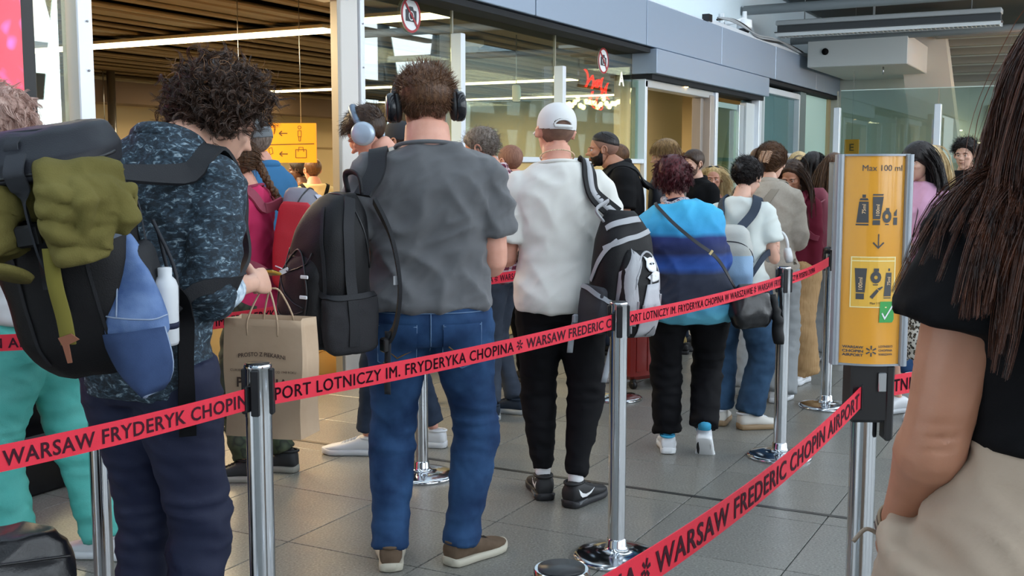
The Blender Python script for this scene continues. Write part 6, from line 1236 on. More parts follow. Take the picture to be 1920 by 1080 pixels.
# ------------------------------------------------ 28 woman nearest at the right edge
fore,kf=person(2050,1.66,22,'nearest woman at the right edge, long auburn hair, black t-shirt and sand trousers',dict(H=1.76,g=1.06,sex='f',vox=.0065,skin=skinmat('skin_warm','#A8745A','#B27E64'),head=(0,0,0),ag=1.45,
  arms={-1:((.20,.0,-1),(.06,.62,-.8)),1:((.15,.0,-1),(0,.3,-1))},hands={-1:(.5,(.2,1,0)),1:(.5,(0,1,0))},
  shirt=dict(mat=BLK,hem=.618,sleeve=.42,ease=.020,cuff=1.18,fold=.008,vox=.009),pants=dict(mat=SANDP,top=.636,ease=.016,k=1.6,shape=lambda z:(1+.15*float(sstep(.635,.54,z)),1+.2*float(sstep(.635,.54,z)),0),fold=.014,vox=.010,r=(.068,.068,.066,.064,.062,.06,.06,.06,.06,.06,.06,.06)),shoes=dict(mats=WSH,full=False)))
long_hair(kf,fore,H_AUBURN,.37,360,.0005,9,curl=.006,seg=16,shell=.07,G=(-.10,-.05,-1),clump=28,crad=.006,bv=bvh_of(kf.shirt),lvar=.3)
hair_strands(kf,fore,pm('hair_copper','#5E3018',.4),300,.38,LONGHL,.0004,18,.3,.1,LONGCOMB,.006,1.2,12,.09,.15,'copper_strand',rand=.12,G=(-.10,-.05,-1),raw=True)
# elbow creases
V=getv(fore.data); c_=kf.el[-1]
for dz,w_,dp in ((.004,.006,.008),(-.014,.005,.006),(.026,.005,.004)):
    q=V-c_; V=V-getn(fore.data)*(dp*np.exp(-((q[:,2]-dz-.10*q[:,0]**1)/w_)**2)*np.exp(-((q[:,0]+.005)/.022)**2)*(q[:,1]<.005)*(np.linalg.norm(q,axis=1)<.08))[:,None]
setv(fore.data,V)
# ================================================================ bags and carried things (each built in its wearer's frame)
NYL=pm('black_nylon','#0B0B0E',.6,spec=.3,bump=.25,bscale=300); NYL2=pm('charcoal_nylon','#1C1D21',.6,spec=.3,bump=.25,bscale=300); NYLN=pm('navy_black_nylon','#10121B',.55,spec=.35,bump=.2,bscale=300); WEB=pm('grey_webbing','#8E939A',.75,bump=.2,bscale=500); WEBD=pm('dark_webbing','#22252C',.75,bump=.2,bscale=500); SILV=pm('silver_fabric','#B4B6BC',.55,bump=.15,bscale=300); LGREY=pm('light_grey_fabric','#A5A6AA',.7,bump=.2,bscale=300); ZIP=pm('zip_metal','#A9ABB0',.35,.7); REFL=pm('reflective_tab','#E2E4E8',.4)
class Pack:
    def __init__(s,name,label,cat,body,o,yaw=0,tilt=0,roll=0,group=None):
        s.e=empty(name,body.location,body.rotation_euler.z,label,cat,group); s.o=np.array(o,float); s.M=NPM(ez(0,0,R(yaw)))@NPM(ez(R(tilt),R(roll),0)); s.b=None
    def T(s,P): return s.o+np.asarray(P,float)@s.M.T
    def put(s,mb,name,mat,par=None,angle=None,smooth=True):
        mb.v=[s.T(v) for v in mb.v]; return mb.build(name,mat,par or s.e,angle=angle,smooth=smooth)
    def loft(s,name,st,mat,ex=3.2,fold=.006,ff=9,par=None,seg=44,n=30,cap=.35):
        """st: (z, width, depth, y centre) rows, rounded at both ends"""
        st=np.array(st,float); t=np.linspace(0,1,n); z=np.interp(t,np.linspace(0,1,len(st)),st[:,0]) if False else np.linspace(st[0,0],st[-1,0],n)
        w=np.interp(z,st[:,0],st[:,1]); d=np.interp(z,st[:,0],st[:,2]); y=np.interp(z,st[:,0],st[:,3])
        for _ in range(2): w[1:-1]=(w[:-2]+2*w[1:-1]+w[2:])/4; d[1:-1]=(d[:-2]+2*d[1:-1]+d[2:])/4
        e=np.minimum(1,np.minimum(np.arange(n)+.6,n-.4-np.arange(n))/(n*.13)); e=np.sqrt(1-(1-e)**2*.97)
        X,Y=(1,0,0),(0,1,0); B=MB(); B.loft([((0,y[i],z[i]),X,Y,w[i]/2*(1-cap*(1-e[i])),d[i]/2*(1-cap*1.6*(1-e[i])) ,ex) for i in range(n)],seg)
        o=s.put(B,name,mat,par); sd=len(name)+int(abs(st[0,0])*97)%13
        if fold: nrm_disp(o.data,lambda v:folds(v,fold,ff,sd,(1,1,.8)))
        if s.b is None: s.b=bvh_of(o)
        return o
    def line(s,name,pts,r,mat,par=None,off=.002,n=30,wrapit=True,b=None):
        P=s.T(pts); P=wrap(P,b or s.b,off,n,True)[0] if wrapit else spline(P,n); return MB().tube(P,r,6).build(name,mat,par or s.e)
    def band(s,name,pts,w,mat,par=None,off=.003,th=.003,n=24,b=None,taper=None):
        P,N=wrap(s.T(pts),b or s.b,off,n,True); return MB().strip(P,w,th,N,taper).build(name,mat,par or s.e,angle=40)
def shoulder_strap(pk,k,sd,top,bot,mat,w=.06,name='shoulder_strap',bv=None,x=.115,th=.010,upper=None):
    H=k.H; pts=[pk.T(top)]+([k.tp(u) for u in upper] if upper else [])+[k.tp((sd*x,-.10*k.g,.79*H)),k.tp((sd*x,-.02,.855*H-.20*x)),k.tp((sd*x,.11,.785*H)),k.tp((sd*(x+.02),.15*k.g,.71*H)),k.tp((sd*(x+.075),.06,.655*H)),k.tp((sd*(x+.06),-.07,.635*H)),pk.T(bot)]
    P,N=wrap(pts,bv,.006,46); return MB().strip(P,w,th,N,np.concatenate([np.ones(26),np.linspace(1,.45,20)])).build(name,mat,pk.e,angle=40)
# ---------------------------------------------------------------- curly man's trekking pack
bc_=bvh_of(kc.shirt)
pk=Pack('trekking_backpack','large black trekking backpack on the curly-haired man, olive jacket strapped under its lid','backpack',curly,kc.tp((.025,-.17,1.01)),24,7,-8); CP=pk
body_=pk.loft('pack_body',[(0,.25,.18,-.09),(.1,.31,.25,-.115),(.3,.32,.28,-.125),(.45,.31,.26,-.12),(.53,.28,.21,-.10)],NYL,2.9,.010,8)
lid=Pack.loft(pk,'lid',[(.50,.35,.40,-.19),(.55,.36,.38,-.18),(.61,.28,.27,-.13)],NYLN,2.6,.007,10)
pk.loft('side_pocket',[(.04,.10,.16,-.12),(.2,.115,.17,-.12),(.30,.10,.15,-.12)],NYL2,3,.006,10).location=(0,0,0)
sp_=pk.e.children[-1]; nrm=getv(sp_.data); setv(sp_.data,nrm+pk.M@np.array([.14,0,0]))
bl_=bvh_of(lid,body_)
for q,(a,b,c) in enumerate((((0,-.30,.60),(0,-.30,.45),(0,-.30,.18)),)): pk.band('lid_strap',[a,b,c],.034,WEBD,b=bl_,off=.006)
for z in (.44,.40): MB_b=MB().box((0,-.288,z),(.052,.018,.036),bev=.006); pk.put(MB_b,'buckle',BLACKP,smooth=False)
B=MB(); c0=np.array([-.09,-.345,.585]); B.prism([(-.05,0),(-.015,.032),(.05,.006),(.015,-.028)],c0,(1,0,0),(0,.72,.69),-.010); pk.put(B,'lid_patch',pm('patch_grey','#4E4E50',.6,noise='#66645E',nscale=80),lid,smooth=False)
pk.line('lid_zip',[(-.19,-.22,.535),(-.12,-.38,.53),(0,-.40,.528),(.12,-.38,.53),(.19,-.2,.535)],.004,BLACKP,b=bvh_of(lid))
for sx in (1,-1): pk.band('compression_strap',[(sx*.17,-.02,.38),(sx*.19,-.13,.36),(sx*.15,-.25,.35),(sx*.08,-.28,.34)],.03,NYL2 if sx<0 else pm('slate_webbing','#4A5462',.7,bump=.2,bscale=500))
pk.band('side_strap',[(.17,-.02,.42),(.185,-.05,.3),(.19,-.03,.2),(.17,-.0,.12)],.05,WEBD,off=.012)
B=MB(); B.tube(spline(pk.T([(.18,-.01,.34),(.215,-.03,.2),(.2,-.06,.08),(.19,-.0,.1),(.185,.0,.3)]),24),.005,6); B.build('hanging_loop',WEBD,pk.e)
pk.band('front_seam',[(-.08,-.27,.42),(-.09,-.28,.25),(-.085,-.24,.03)],.008,NYL2,off=.002); pk.band('front_seam',[(.08,-.27,.42),(.09,-.28,.25),(.085,-.24,.03)],.008,NYL2,off=.002)
for s_ in (1,-1): shoulder_strap(pk,kc,s_,(s_*.08,-.01,.47),(s_*.12,-.03,.06),NYL2,.062,bv=bc_,x=.165)
strap(pk.e,[pk.T((.15,-.02,.2)),kc.tp((.21,-.13,1.16)),kc.tp((.205,-.10,1.10)),kc.tp((.205,-.10,1.0)),kc.tp((.205,-.10,.90)),kc.tp((.205,-.10,.80))],.045,BLK,bvh_of(kc.shirt,kc.pants),.006,.004,'hip_strap')
# olive jacket strapped under the lid
OLV=pm('olive_cotton','#5C552C',.9,noise='#6A6236',nscale=9,bump=.35,bscale=260); OLD=pm('olive_inside','#4E4A24',.9)
jk=Pack('jacket','olive green jacket rolled up and strapped under the lid of the trekking backpack','jacket',curly,CP.o,24,7,-8)
B=MB(); tb=lambda p,r,**q:B.tube(spline(np.array(p),14),r,16,**q)
tb([(-.03,-.33,.47),(.06,-.345,.46),(.13,-.33,.43),(.19,-.27,.40)],[.05,.085,.10,.09,.05]); tb([(.04,-.35,.40),(.10,-.36,.36),(.17,-.33,.33)],[.05,.08,.075,.05]); tb([(.03,-.37,.52),(.12,-.36,.5),(.2,-.27,.49)],[.04,.045,.045,.03])
tb([(.02,-.33,.48),(-.08,-.335,.47),(-.18,-.27,.46),(-.26,-.2,.5)],[.05,.085,.095,.085,.07]); tb([(-.24,-.24,.55),(-.28,-.2,.6),(-.27,-.14,.62)],[.06,.07,.06])
tb([(-.15,-.28,.42),(-.09,-.345,.38),(-.05,-.375,.33)],[.06,.062,.058,.05]); tb([(-.07,-.35,.47),(-.06,-.38,.40),(-.05,-.385,.34)],[.035,.05,.045,.03])
for q in ([(.02,-.40,.50),(.09,-.43,.47),(.17,-.39,.45),(.23,-.30,.44)],[(.02,-.42,.44),(.08,-.44,.44),(.15,-.41,.40),(.22,-.31,.37)],[(.03,-.42,.39),(.09,-.44,.38),(.15,-.40,.33)],[(.05,-.41,.33),(.11,-.42,.31),(.17,-.37,.29)],[(.14,-.40,.50),(.16,-.42,.43),(.14,-.42,.36)],[(.20,-.36,.47),(.22,-.34,.40),(.2,-.34,.33)],[(-.05,-.41,.50),(-.12,-.42,.45),(-.2,-.36,.40)],[(-.16,-.38,.50),(-.17,-.40,.43),(-.13,-.41,.36)],[(-.24,-.30,.52),(-.25,-.3,.45),(-.22,-.32,.39)]): tb(q,[.012,.024,.024,.012])
m=voxel(B,.006,2); nrm_disp(m,lambda v:folds(v@DIAG,.020,6,2,(1,1,2))+folds(v,.009,15,5)); v_=getv(m); v_[:,1]+=(-.27-v_[:,1])*.7*np.exp(-((v_[:,0]-.02)/.03)**2); v_[:,2]=.50+(v_[:,2]-.50)*.84; setv(m,v_); setv(m,jk.T(getv(m))); jb=obj('jacket_body',m,OLV,jk.e)
bj_=bvh_of(jb,lid,body_)
P,N=wrap(CP.T([(.02,-.36,.565),(.02,-.40,.53),(.02,-.38,.50),(.02,-.37,.42),(.02,-.36,.33),(.02,-.33,.26)]),bj_,.008,34)
MB().strip(P,.045,.005,N).build('lid_strap',WEBD,CP.e,angle=40); B=MB(); B.box(P[22]+N[22]*.012,(.055,.02,.05),rot=CP.M,bev=.006); B.build('flap_buckle',BLACKP,CP.e,smooth=False)
B=MB(); a=np.linspace(0,2*math.pi,25); 
B.lathe([(.048,0),(.054,.004),(.05,.016)],(0,0,0),24); ax_=NPM(ez(R(150),R(18),0)); B.v=[v@ax_.T+np.array([-.045,-.38,.322]) for v in B.v]; jk.put(B,'sleeve_cuff',OLV)
B=MB(); B.lathe([(.001,.012),(.046,.012),(.046,.015),(.001,.015)],(0,0,0),20); B.v=[v@ax_.T+np.array([-.045,-.38,.322]) for v in B.v]; jk.put(B,'sleeve_opening',OLD)
P=jk.T([(.06,-.40,.36),(.055,-.405,.28),(.055,-.40,.2),(.05,-.395,.14)]); MB().strip(spline(P,16),.034,.005,jk.M@np.array([0,-1,0])).build('hem_tape',pm('olive_tape','#6E672E',.8),jk.e)
B=MB(); B.prism([(0,0),(.03,.006),(.045,-.01),(.02,-.018),(.018,-.06),(.008,-.06),(.006,-.02)],(.035,-.41,.16),(1,0,0),(0,0,1),-.004); jk.put(B,'leather_tag',pm('leather_tan','#7A4A34',.6),smooth=False)
# denim cap hung on the pack
DEN=pm('washed_denim','#3E5684',.85,noise='#6A82AC',nscale=11,bump=.3,bscale=420); DEN2=pm('dark_denim_cap','#2E3E5E',.85,noise='#3A4C70',nscale=10,bump=.3,bscale=420); DED=pm('pale_denim_edge','#8E9CB4',.85)
DNS=.8
dn=Pack('denim_cap','washed blue denim cap hanging by its strap from the trekking backpack','cap',curly,kc.tp((.205,-.36,1.29)),10,0,0); dn.M=dn.M*.95
B=MB(); X,Y=(1,0,0),(0,1,0)
B.loft([((-.012,0,.0),X,Y,.02,.02),((-.01,.005,-.03),X,Y,.035,.03),((-.0,.0,-.09),X,Y,.055,.04),((.01,-.005,-.15),X,Y,.072,.05),((.018,-.01,-.20),X,Y,.085,.052),((.02,-.01,-.235),X,Y,.087,.05),((.015,-.01,-.25),X,Y,.08,.044)],24,2.3)
m=voxel(B,.005,2); nrm_disp(m,lambda v:folds(v,.016,9,6,(1,1,.5))); setv(m,dn.T(getv(m))); cr=obj('crown',m,DEN,dn.e)
dn.b=bvh_of(cr); dn.line('crown_seam',[(-.02,-.03,-.02),(0,-.05,-.1),(.01,-.06,-.2)],.002,DED); dn.line('band_seam',[(-.07,-.02,-.195),(0,-.07,-.2),(.08,-.05,-.205),(.1,0,-.2)],.002,DED)
rs=[]
for i,t in enumerate(np.linspace(0,1,8)):
    w=.085*(1-.12*t-.62*t**4); c=np.array([.035+.055*t,-.02,-.235-.155*t]); rs.append(np.array([c+np.array([u*w,-.02-.045*(1-u*u)*1.0+.0*t,.012*u]) for u in np.linspace(-1,1,13)]))
V=np.concatenate(rs); f=[(i*13+j,i*13+j+1,(i+1)*13+j+1,(i+1)*13+j) for i in range(7) for j in range(12)]; B=MB(); B.add(dn.T(V),f); o=B.build('peak',DEN2,dn.e); md=o.modifiers.new('t','SOLIDIFY'); md.thickness=.006
edge=[r[0] for r in rs]+[rs[-1][j] for j in range(1,12)]+[r[-1] for r in rs[::-1]]; MB().tube(dn.T(edge),.0045,6).build('peak_edge',DED,dn.e)
# white bottle
bo=Pack('water_bottle','white bottle with a navy band in the side pocket of the trekking backpack','bottle',curly,kc.tp((.245,-.225,1.06)),0,4,4); bo.M=bo.M*.85
B=MB(); B.lathe([(.001,0),(.034,.0),(.037,.01),(.037,.17),(.03,.19),(.02,.2),(.02,.225),(.001,.228)],seg=24); bo.put(B,'bottle_body',pm('bottle_white','#C9CCD0',.4)); B=MB(); B.lathe([(.0378,.05),(.0378,.068)],seg=24); bo.put(B,'navy_band',NAVY)
# ---------------------------------------------------------------- paper bag held by the curly man
hp=kc.wr[1]+kc.fd[1]*.11; wp=local_to_world(curly,hp)
pb=empty('paper_bag',(wp[0],wp[1],wp[2]-.03),rz_for(-16),'brown paper bakery bag with printed lettering, held by the curly-haired man','bag')
KRAFT=pm('kraft_paper','#B39A80',.85,noise='#BDA58C',nscale=5,bump=.25,bscale=30); KIN=pm('kraft_print','#4A3C38',.8)
w,dd,h,zt=.125,.05,.355,-.085
def paper(t,x,y): 
    """bag wall point: sags and creases towards the bottom"""
    return np.array([x*(1+.03*math.sin(t*5)),y*(1+.25*t)+.006*math.sin(x*40+t*9)*t,zt-t*h])
rs=[]
for t in np.linspace(0,1,14):
    q=[]
    for x0,y0,x1,y1 in ((-w,-dd,w,-dd),(w,-dd,w,0),(w,0,w,dd),(w,dd,-w,dd),(-w,dd,-w,0),(-w,0,-w,-dd)):
        for u in np.linspace(0,1,7)[:-1]:
            x,y=x0+(x1-x0)*u,y0+(y1-y0)*u; g_=0
            if abs(x)>w-.001: x*=1-.16*(1-abs(y)/dd)*(1-t)       # gusset folds in
            q.append(paper(t,x,y))
    rs.append(np.array(q))
V=np.concatenate(rs); n=36; f=[(i*n+j,i*n+(j+1)%n,(i+1)*n+(j+1)%n,(i+1)*n+j) for i in range(13) for j in range(n)]+[tuple(13*n+j for j in range(n))]
B=MB(); B.add(V,f); o=B.build('bag_body',KRAFT,pb,angle=35); md=o.modifiers.new('t','SOLIDIFY'); md.thickness=.0015
for y in (-dd,dd): MB().tube(spline([(-.05,y*1.02,zt-.05),(-.048,y,zt+.0),(-.02,y*.6,-.012),(0,y*.4,.0),(.02,y*.6,-.012),(.048,y,zt),(.05,y*1.02,zt-.05)],24),.0032,6).build('twisted_handle',KRAFT,pb); MB().box((0,y*1.03,zt-.045),(.12,.002,.05)).build('handle_patch',KRAFT,pb,smooth=False)
def bag_print(s,cx,cz,hh,bold=.01,arc=0,width=None):
    v,f=text_geo(s,bold); k_=hh/.73; v=v.copy(); wd=v[:,0].max()-v[:,0].min(); v[:,0]-=v[:,0].min()+wd/2; kx=k_ if width is None else width/wd; X=cx+v[:,0]*kx; Z=cz+v[:,1]*k_-arc*(X-cx)**2; t=np.clip((zt-Z)/h,0,1); Y=-dd*(1+.25*t)+.006*np.sin(X*40+t*9)*t-.0055; B=MB(); B.add(np.stack([X,Y,Z],1),f); B.build('lettering',KIN,pb,smooth=False)
bag_print('PROSTO Z PIEKARNI',0,zt-.110,.0125,.012,1.2,.155); bag_print('CUKIERNIA',-.075,zt-.158,.007,.0,0,.06); bag_print('OD 1948 ROKU',.078,zt-.158,.007,.0,0,.066); bag_print('PIEKERIA',.0,zt-.205,.03,.02,0,.17)
B=MB(); yy=-dd*1.15-.008; poly2(B,[(.021*math.cos(a),zt-.150+.021*math.sin(a)) for a in np.linspace(0,6.28,25)],.0014,(0,yy,0),(1,0,0),(0,0,1)); poly2(B,[(-.012,zt-.165),(-.004,zt-.159),(.004,zt-.137),(.010,zt-.135),(.006,zt-.143),(-.004,zt-.161),(.004,zt-.165),(.014,zt-.160)],.0022,(0,yy,0),(1,0,0),(0,0,1)); B.build('logo',KIN,pb,smooth=False)
# phone / boarding pass in the hands
ph=empty('phone',curly.location,curly.rotation_euler.z,'phone held in both hands by the curly-haired man','phone'); c=kc.wr[1]+kc.fd[1]*.13+np.array([-.03,.02,.015]); B=MB(); B.box(c,(.06,.11,.009),rot=ez(R(-10),0,R(20)),bev=.003); B.build('phone_body',pm('phone_amber_case','#A9822E',.4),ph,smooth=False); B=MB(); B.box(c+np.array([.0,-.003,.006]),(.052,.1,.003),rot=ez(R(-10),0,R(20))); B.build('phone_screen',pm('phone_glass','#20242A',.1),ph,smooth=False)
# ---------------------------------------------------------------- grey man's black backpack on one shoulder
bg_=bvh_of(kg.shirt)
pk=Pack('black_backpack','big black backpack hanging from one shoulder of the man in charcoal t-shirt','backpack',grey,(-.245,-.15,.875),-60,2,4); GP_=pk
bb=pk.loft('pack_body',[(0,.25,.16,-.09),(.08,.31,.22,-.12),(.25,.32,.24,-.13),(.42,.29,.21,-.115),(.50,.22,.15,-.09),(.54,.14,.10,-.07)],NYL,2.7,.010,8)
fp=pk.loft('front_pocket',[(.03,.23,.12,-.205),(.15,.26,.13,-.22),(.28,.24,.11,-.21),(.36,.18,.07,-.19)],NYL,2.7,.008,9); fb=bvh_of(bb,fp)
mp=pk.loft('side_pocket',[(.02,.07,.19,-.12),(.12,.075,.20,-.125),(.22,.06,.20,-.125)],pm('black_mesh_pocket','#1B1B20',.75,bump=.5,bscale=500),3,.008,12); setv(mp.data,getv(mp.data)+pk.M@np.array([.15,0,0]))
pk.band('pocket_hem',[(.13,-.23,.225),(.195,-.19,.222),(.2,-.1,.222),(.17,-.03,.225)],.02,NYL2,b=bvh_of(bb,mp),off=.003)
pk.band('side_ribbon',[(.10,-.08,.56),(.15,-.12,.44),(.178,-.13,.28),(.17,-.13,.05)],.04,NYL2,b=bvh_of(bb,mp)); pk.band('side_ribbon',[(.05,-.18,.52),(.12,-.22,.4),(.155,-.225,.25),(.14,-.22,.05)],.012,NYL2,b=fb)
for x in (.0,): 
    for q,z in enumerate((.36,.27,.17,.08)): pk.line('elastic_cord',[(-.14,-.26,z),(-.03,-.33,z-.05),(.10,-.29,z-.09 if q%2 else z+.0)],.0022,BLACKP,b=fb)
for z in (.29,.215,.14): B=MB(); P=fb.find_nearest(Vector(pk.T((.105,-.30,z)))); q=np.array(P[0])+np.array(P[1])*.005; B.box(q,(.034,.006,.012),rot=NPM(ez(0,0,R(-42))),bev=.002); B.build('reflective_tab',REFL,pk.e,smooth=False)
for z in (.30,): P=fb.find_nearest(Vector(pk.T((-.06,-.36,z)))); q=np.array(P[0])+np.array(P[1])*.004; B=MB(); B.box(q,(.04,.005,.016),rot=NPM(ez(R(10),R(-20),R(-42)))); B.build('sewn_label',REFL,pk.e,smooth=False)
pk.line('main_zip',[(.13,-.04,.30),(.12,-.07,.46),(.0,-.10,.565),(-.12,-.07,.46),(-.16,-.06,.3)],.004,BLACKP,b=bb and bvh_of(bb)); pk.line('pocket_zip',[(.10,-.27,.12),(.11,-.28,.26),(.0,-.26,.37),(-.11,-.28,.26),(-.12,-.28,.1)],.0035,BLACKP,b=fb)
MB().tube(spline(pk.T([(.05,-.02,.54),(.05,-.03,.60),(0,-.03,.615),(-.05,-.03,.60),(-.05,-.02,.54)]),20),.012,8,flat=.5).build('grab_handle',NYL2,pk.e)
H=kg.H; pts=[pk.T((.02,.0,.53)),kg.tp((-.185,-.15,.80*H)),kg.tp((-.18,-.07,.835*H)),kg.tp((-.175,.05,.83*H)),kg.tp((-.19,.16,.74*H)),kg.tp((-.24,.12,.63*H)),pk.T((-.16,-.0,.1))]
P,N=wrap(pts,bg_,.006,40); MB().strip(P,.068,.012,N,np.concatenate([np.ones(24),np.linspace(1,.5,16)])).build('shoulder_strap',NYL2,pk.e,angle=40)
P=spline(pk.T([(.09,-.0,.52),(.17,.02,.40),(.205,.03,.24),(.19,.02,.1),(.15,0,.03)]),26); MB().strip(P,.05,.012,pk.M@np.array([.5,1,0])).build('shoulder_strap',NYL2,pk.e,angle=40)
B=MB(); q=pk.T((.20,.025,.26)); B.box(q,(.006,.02,.03),rot=NPM(ez(0,0,R(-42)))); B.build('reflective_tab',REFL,pk.e,smooth=False)
MB().strip(spline(pk.T([(.17,.01,.08),(.185,.0,.0),(.18,.0,-.08),(.182,.0,-.14)]),16),.024,.003,pk.M@np.array([.6,-1,0])).build('strap_end',WEBD,pk.e)
B=MB(); B.box((.178,-.01,.035),(.035,.02,.05),bev=.005); B.box((.182,-.005,-.04),(.032,.012,.03),bev=.004); pk.put(B,'buckle',BLACKP,smooth=False)
# ---------------------------------------------------------------- white-shirt man's black, grey and white backpack
bw_=bvh_of(kw.shirt)
pk=Pack('sport_backpack','black, grey and white sports backpack on the right shoulder of the man in white t-shirt','backpack',white,(.175,-.125,.80),30,2,3)
bb=pk.loft('pack_body',[(0,.26,.16,-.08),(.1,.29,.20,-.10),(.3,.28,.20,-.10),(.42,.24,.17,-.09),(.52,.14,.10,-.06)],NYL,2.7,.008,9)
f1=pk.loft('front_pocket',[(.0,.19,.11,-.20),(.12,.21,.12,-.215),(.28,.19,.10,-.20),(.36,.13,.07,-.175)],NYL,2.6,.006,10); fb=bvh_of(bb,f1)
def surf(pts,name,mat,off=.004,th=.0025,par=None):
    """flat appliqué: outline (x,z) pressed on the front of the pack"""
    pts=np.array(pts,float); c=pts.mean(0); B=MB(); rows=[pts*(s_)+c*(1-s_) for s_ in (1,.75,.5,.25,.02)]; V=[]
    for r_ in rows:
        for x,z in r_:
            p=pk.T((x,-.6,z)); dr=pk.M@np.array([0,1,0]); hx=fb.ray_cast(Vector(p),Vector(dr)); q=np.array(hx[0]) if hx[0] is not None else pk.T((x,-.1,z)); V.append(q-dr*(off+th))
    n_=len(pts); B.add(V,[(i*n_+j,i*n_+(j+1)%n_,(i+1)*n_+(j+1)%n_,(i+1)*n_+j) for i in range(4) for j in range(n_)]); o=B.build(name,mat,par or pk.e); md=o.modifiers.new('t','SOLIDIFY'); md.thickness=th; return o
def dens(p,n=6):
    p=np.array(p,float); return np.concatenate([p[i]+(p[(i+1)%len(p)]-p[i])*np.linspace(0,1,n)[:-1,None] for i in range(len(p))])
surf(dens([(-.035,.0),(.085,.0),(.10,.12),(.095,.235),(-.0,.225),(-.03,.12)]),'silver_panel',SILV,par=f1); surf(dens([(.015,.006),(.05,.052),(.075,.006)]),'grey_triangle',pm('triangle_grey','#77787C',.7),.007,par=f1)
surf(dens([(-.09,.05),(-.05,.05),(-.045,.17),(-.055,.25),(-.01,.335),(-.04,.37),(-.10,.27),(-.105,.15)]),'grey_edge',LGREY)
pk.band('grey_piping',[(-.13,-.12,.36),(-.06,-.19,.41),(.03,-.20,.44),(.12,-.13,.45)],.022,LGREY,b=fb); pk.band('grey_piping',[(-.10,-.10,.44),(-.04,-.14,.48),(.05,-.14,.5)],.03,LGREY,b=fb); pk.band('grey_piping',[(-.145,-.06,.22),(-.145,-.12,.33),(-.09,-.16,.40)],.02,LGREY,b=fb)
# white horned emblem
surf(dens([(.0,.298),(.012,.282),(.034,.276),(.056,.284),(.066,.305),(.060,.33),(.068,.345),(.050,.335),(.034,.338),(.016,.333),(.0,.342),(.006,.322)],3),'white_emblem',REFL,.006,par=f1); B=MB()
surf(dens([(.018,.312),(.03,.308),(.029,.316)],4),'emblem_eye',NYL,.010,par=f1); surf(dens([(.04,.308),(.052,.312),(.041,.316)],4),'emblem_eye',NYL,.010,par=f1)
surf(dens([(.0,.255),(.03,.235),(.075,.245),(.08,.275),(.045,.285),(.02,.268)],3),'white_emblem',REFL,.006,par=f1)
pk.line('pocket_zip',[(-.06,-.25,.02),(-.075,-.25,.15),(-.04,-.24,.3),(.03,-.22,.375),(.09,-.22,.33),(.10,-.24,.2)],.005,LGREY,b=fb)
for x,z in ((-.055,.135),(-.03,.115),(.105,.17),(.02,.25)): B=MB(); B.box((0,0,0),(.010,.006,.05),bev=.002); h_=fb.find_nearest(Vector(pk.T((x,-.30,z)))); B.v=[v@pk.M.T+np.array(h_[0])+np.array(h_[1])*.006 for v in B.v]; B.build('zip_pull',ZIP,pk.e,smooth=False)
sp2=pk.loft('side_pocket',[(.0,.06,.15,-.09),(.1,.07,.16,-.09),(.2,.05,.15,-.09)],pm('grey_mesh_pocket','#3A3B40',.8,bump=.5,bscale=450),3,.006,12); setv(sp2.data,getv(sp2.data)+pk.M@np.array([-.14,0,0])); pk.band('pocket_hem',[(-.17,-.02,.2),(-.175,-.09,.19),(-.14,-.17,.15),(-.10,-.2,.13)],.02,WEB,b=bvh_of(bb,sp2))
MB().strip(spline(pk.T([(-.16,.0,.05),(-.175,.0,-.02),(-.18,.0,-.10)]),10),.03,.004,pk.M@np.array([0,-1,0])).build('strap_end',WEB,pk.e)
MB().strip(spline(pk.T([(-.10,-.20,.14),(-.105,-.215,.04),(-.11,-.19,-.06),(-.12,-.17,-.20)]),18),.03,.004,pk.M@np.array([0,-1,0])).build('strap_end',WEB,pk.e)
B=MB(); B.box((-.165,-.02,.05),(.05,.02,.04),bev=.006); pk.put(B,'buckle',WEB,smooth=False)
H=kw.H; pts=[pk.T((-.0,-.03,.50)),kw.tp((.135,-.13,.775*H)),kw.tp((.128,-.09,.83*H)),kw.tp((.125,.0,.85*H)),kw.tp((.13,.12,.76*H)),kw.tp((.18,.1,.65*H)),pk.T((-.1,0,.08))]; P,N=wrap(pts,bw_,.006,40)
MB().strip(P,.074,.008,N).build('shoulder_strap',NYL,pk.e,angle=40); MB().strip(P+N*.006,.030,.004,N).build('strap_stripe',LGREY,pk.e)
MB().tube(spline(pk.T([(-.09,-.06,.47),(-.12,-.04,.52),(-.05,-.03,.56)]),14),.012,8,flat=.5).build('grab_handle',LGREY,pk.e)
# ---------------------------------------------------------------- red and grey backpack of the girl with the braid
bp_=bvh_of(kp.shirt)
pk=Pack('red_backpack','red and grey backpack on the girl with the braid','backpack',pink,kp.tp((0,-.15,.93)),0,4,0)
bb=pk.loft('pack_body',[(0,.27,.16,-.08),(.1,.30,.22,-.11),(.3,.30,.22,-.11),(.42,.26,.18,-.09),(.48,.18,.12,-.07)],pm('grey_lilac_nylon','#7C7A84',.65,bump=.25,bscale=300),2.7,.008,9)
for s_ in (-1,1):
    o=pk.loft('red_side',[(.02,.05,.20,-.10),(.2,.055,.21,-.10),(.42,.04,.15,-.09)],pm('red_nylon','#B81E2C',.6,bump=.2,bscale=300),3,.006,9); setv(o.data,getv(o.data)+pk.M@np.array([s_*.14,0,0]))
    pk.line('white_piping',[(s_*.15,-.02,.12),(s_*.17,-.1,.1),(s_*.15,-.2,.12)],.003,REFL,b=bvh_of(o)); shoulder_strap(pk,kp,s_,(s_*.07,-.01,.42),(s_*.11,-.02,.05),pm('red_strap','#8E3A4C',.7),.05,bv=bp_,x=.10)
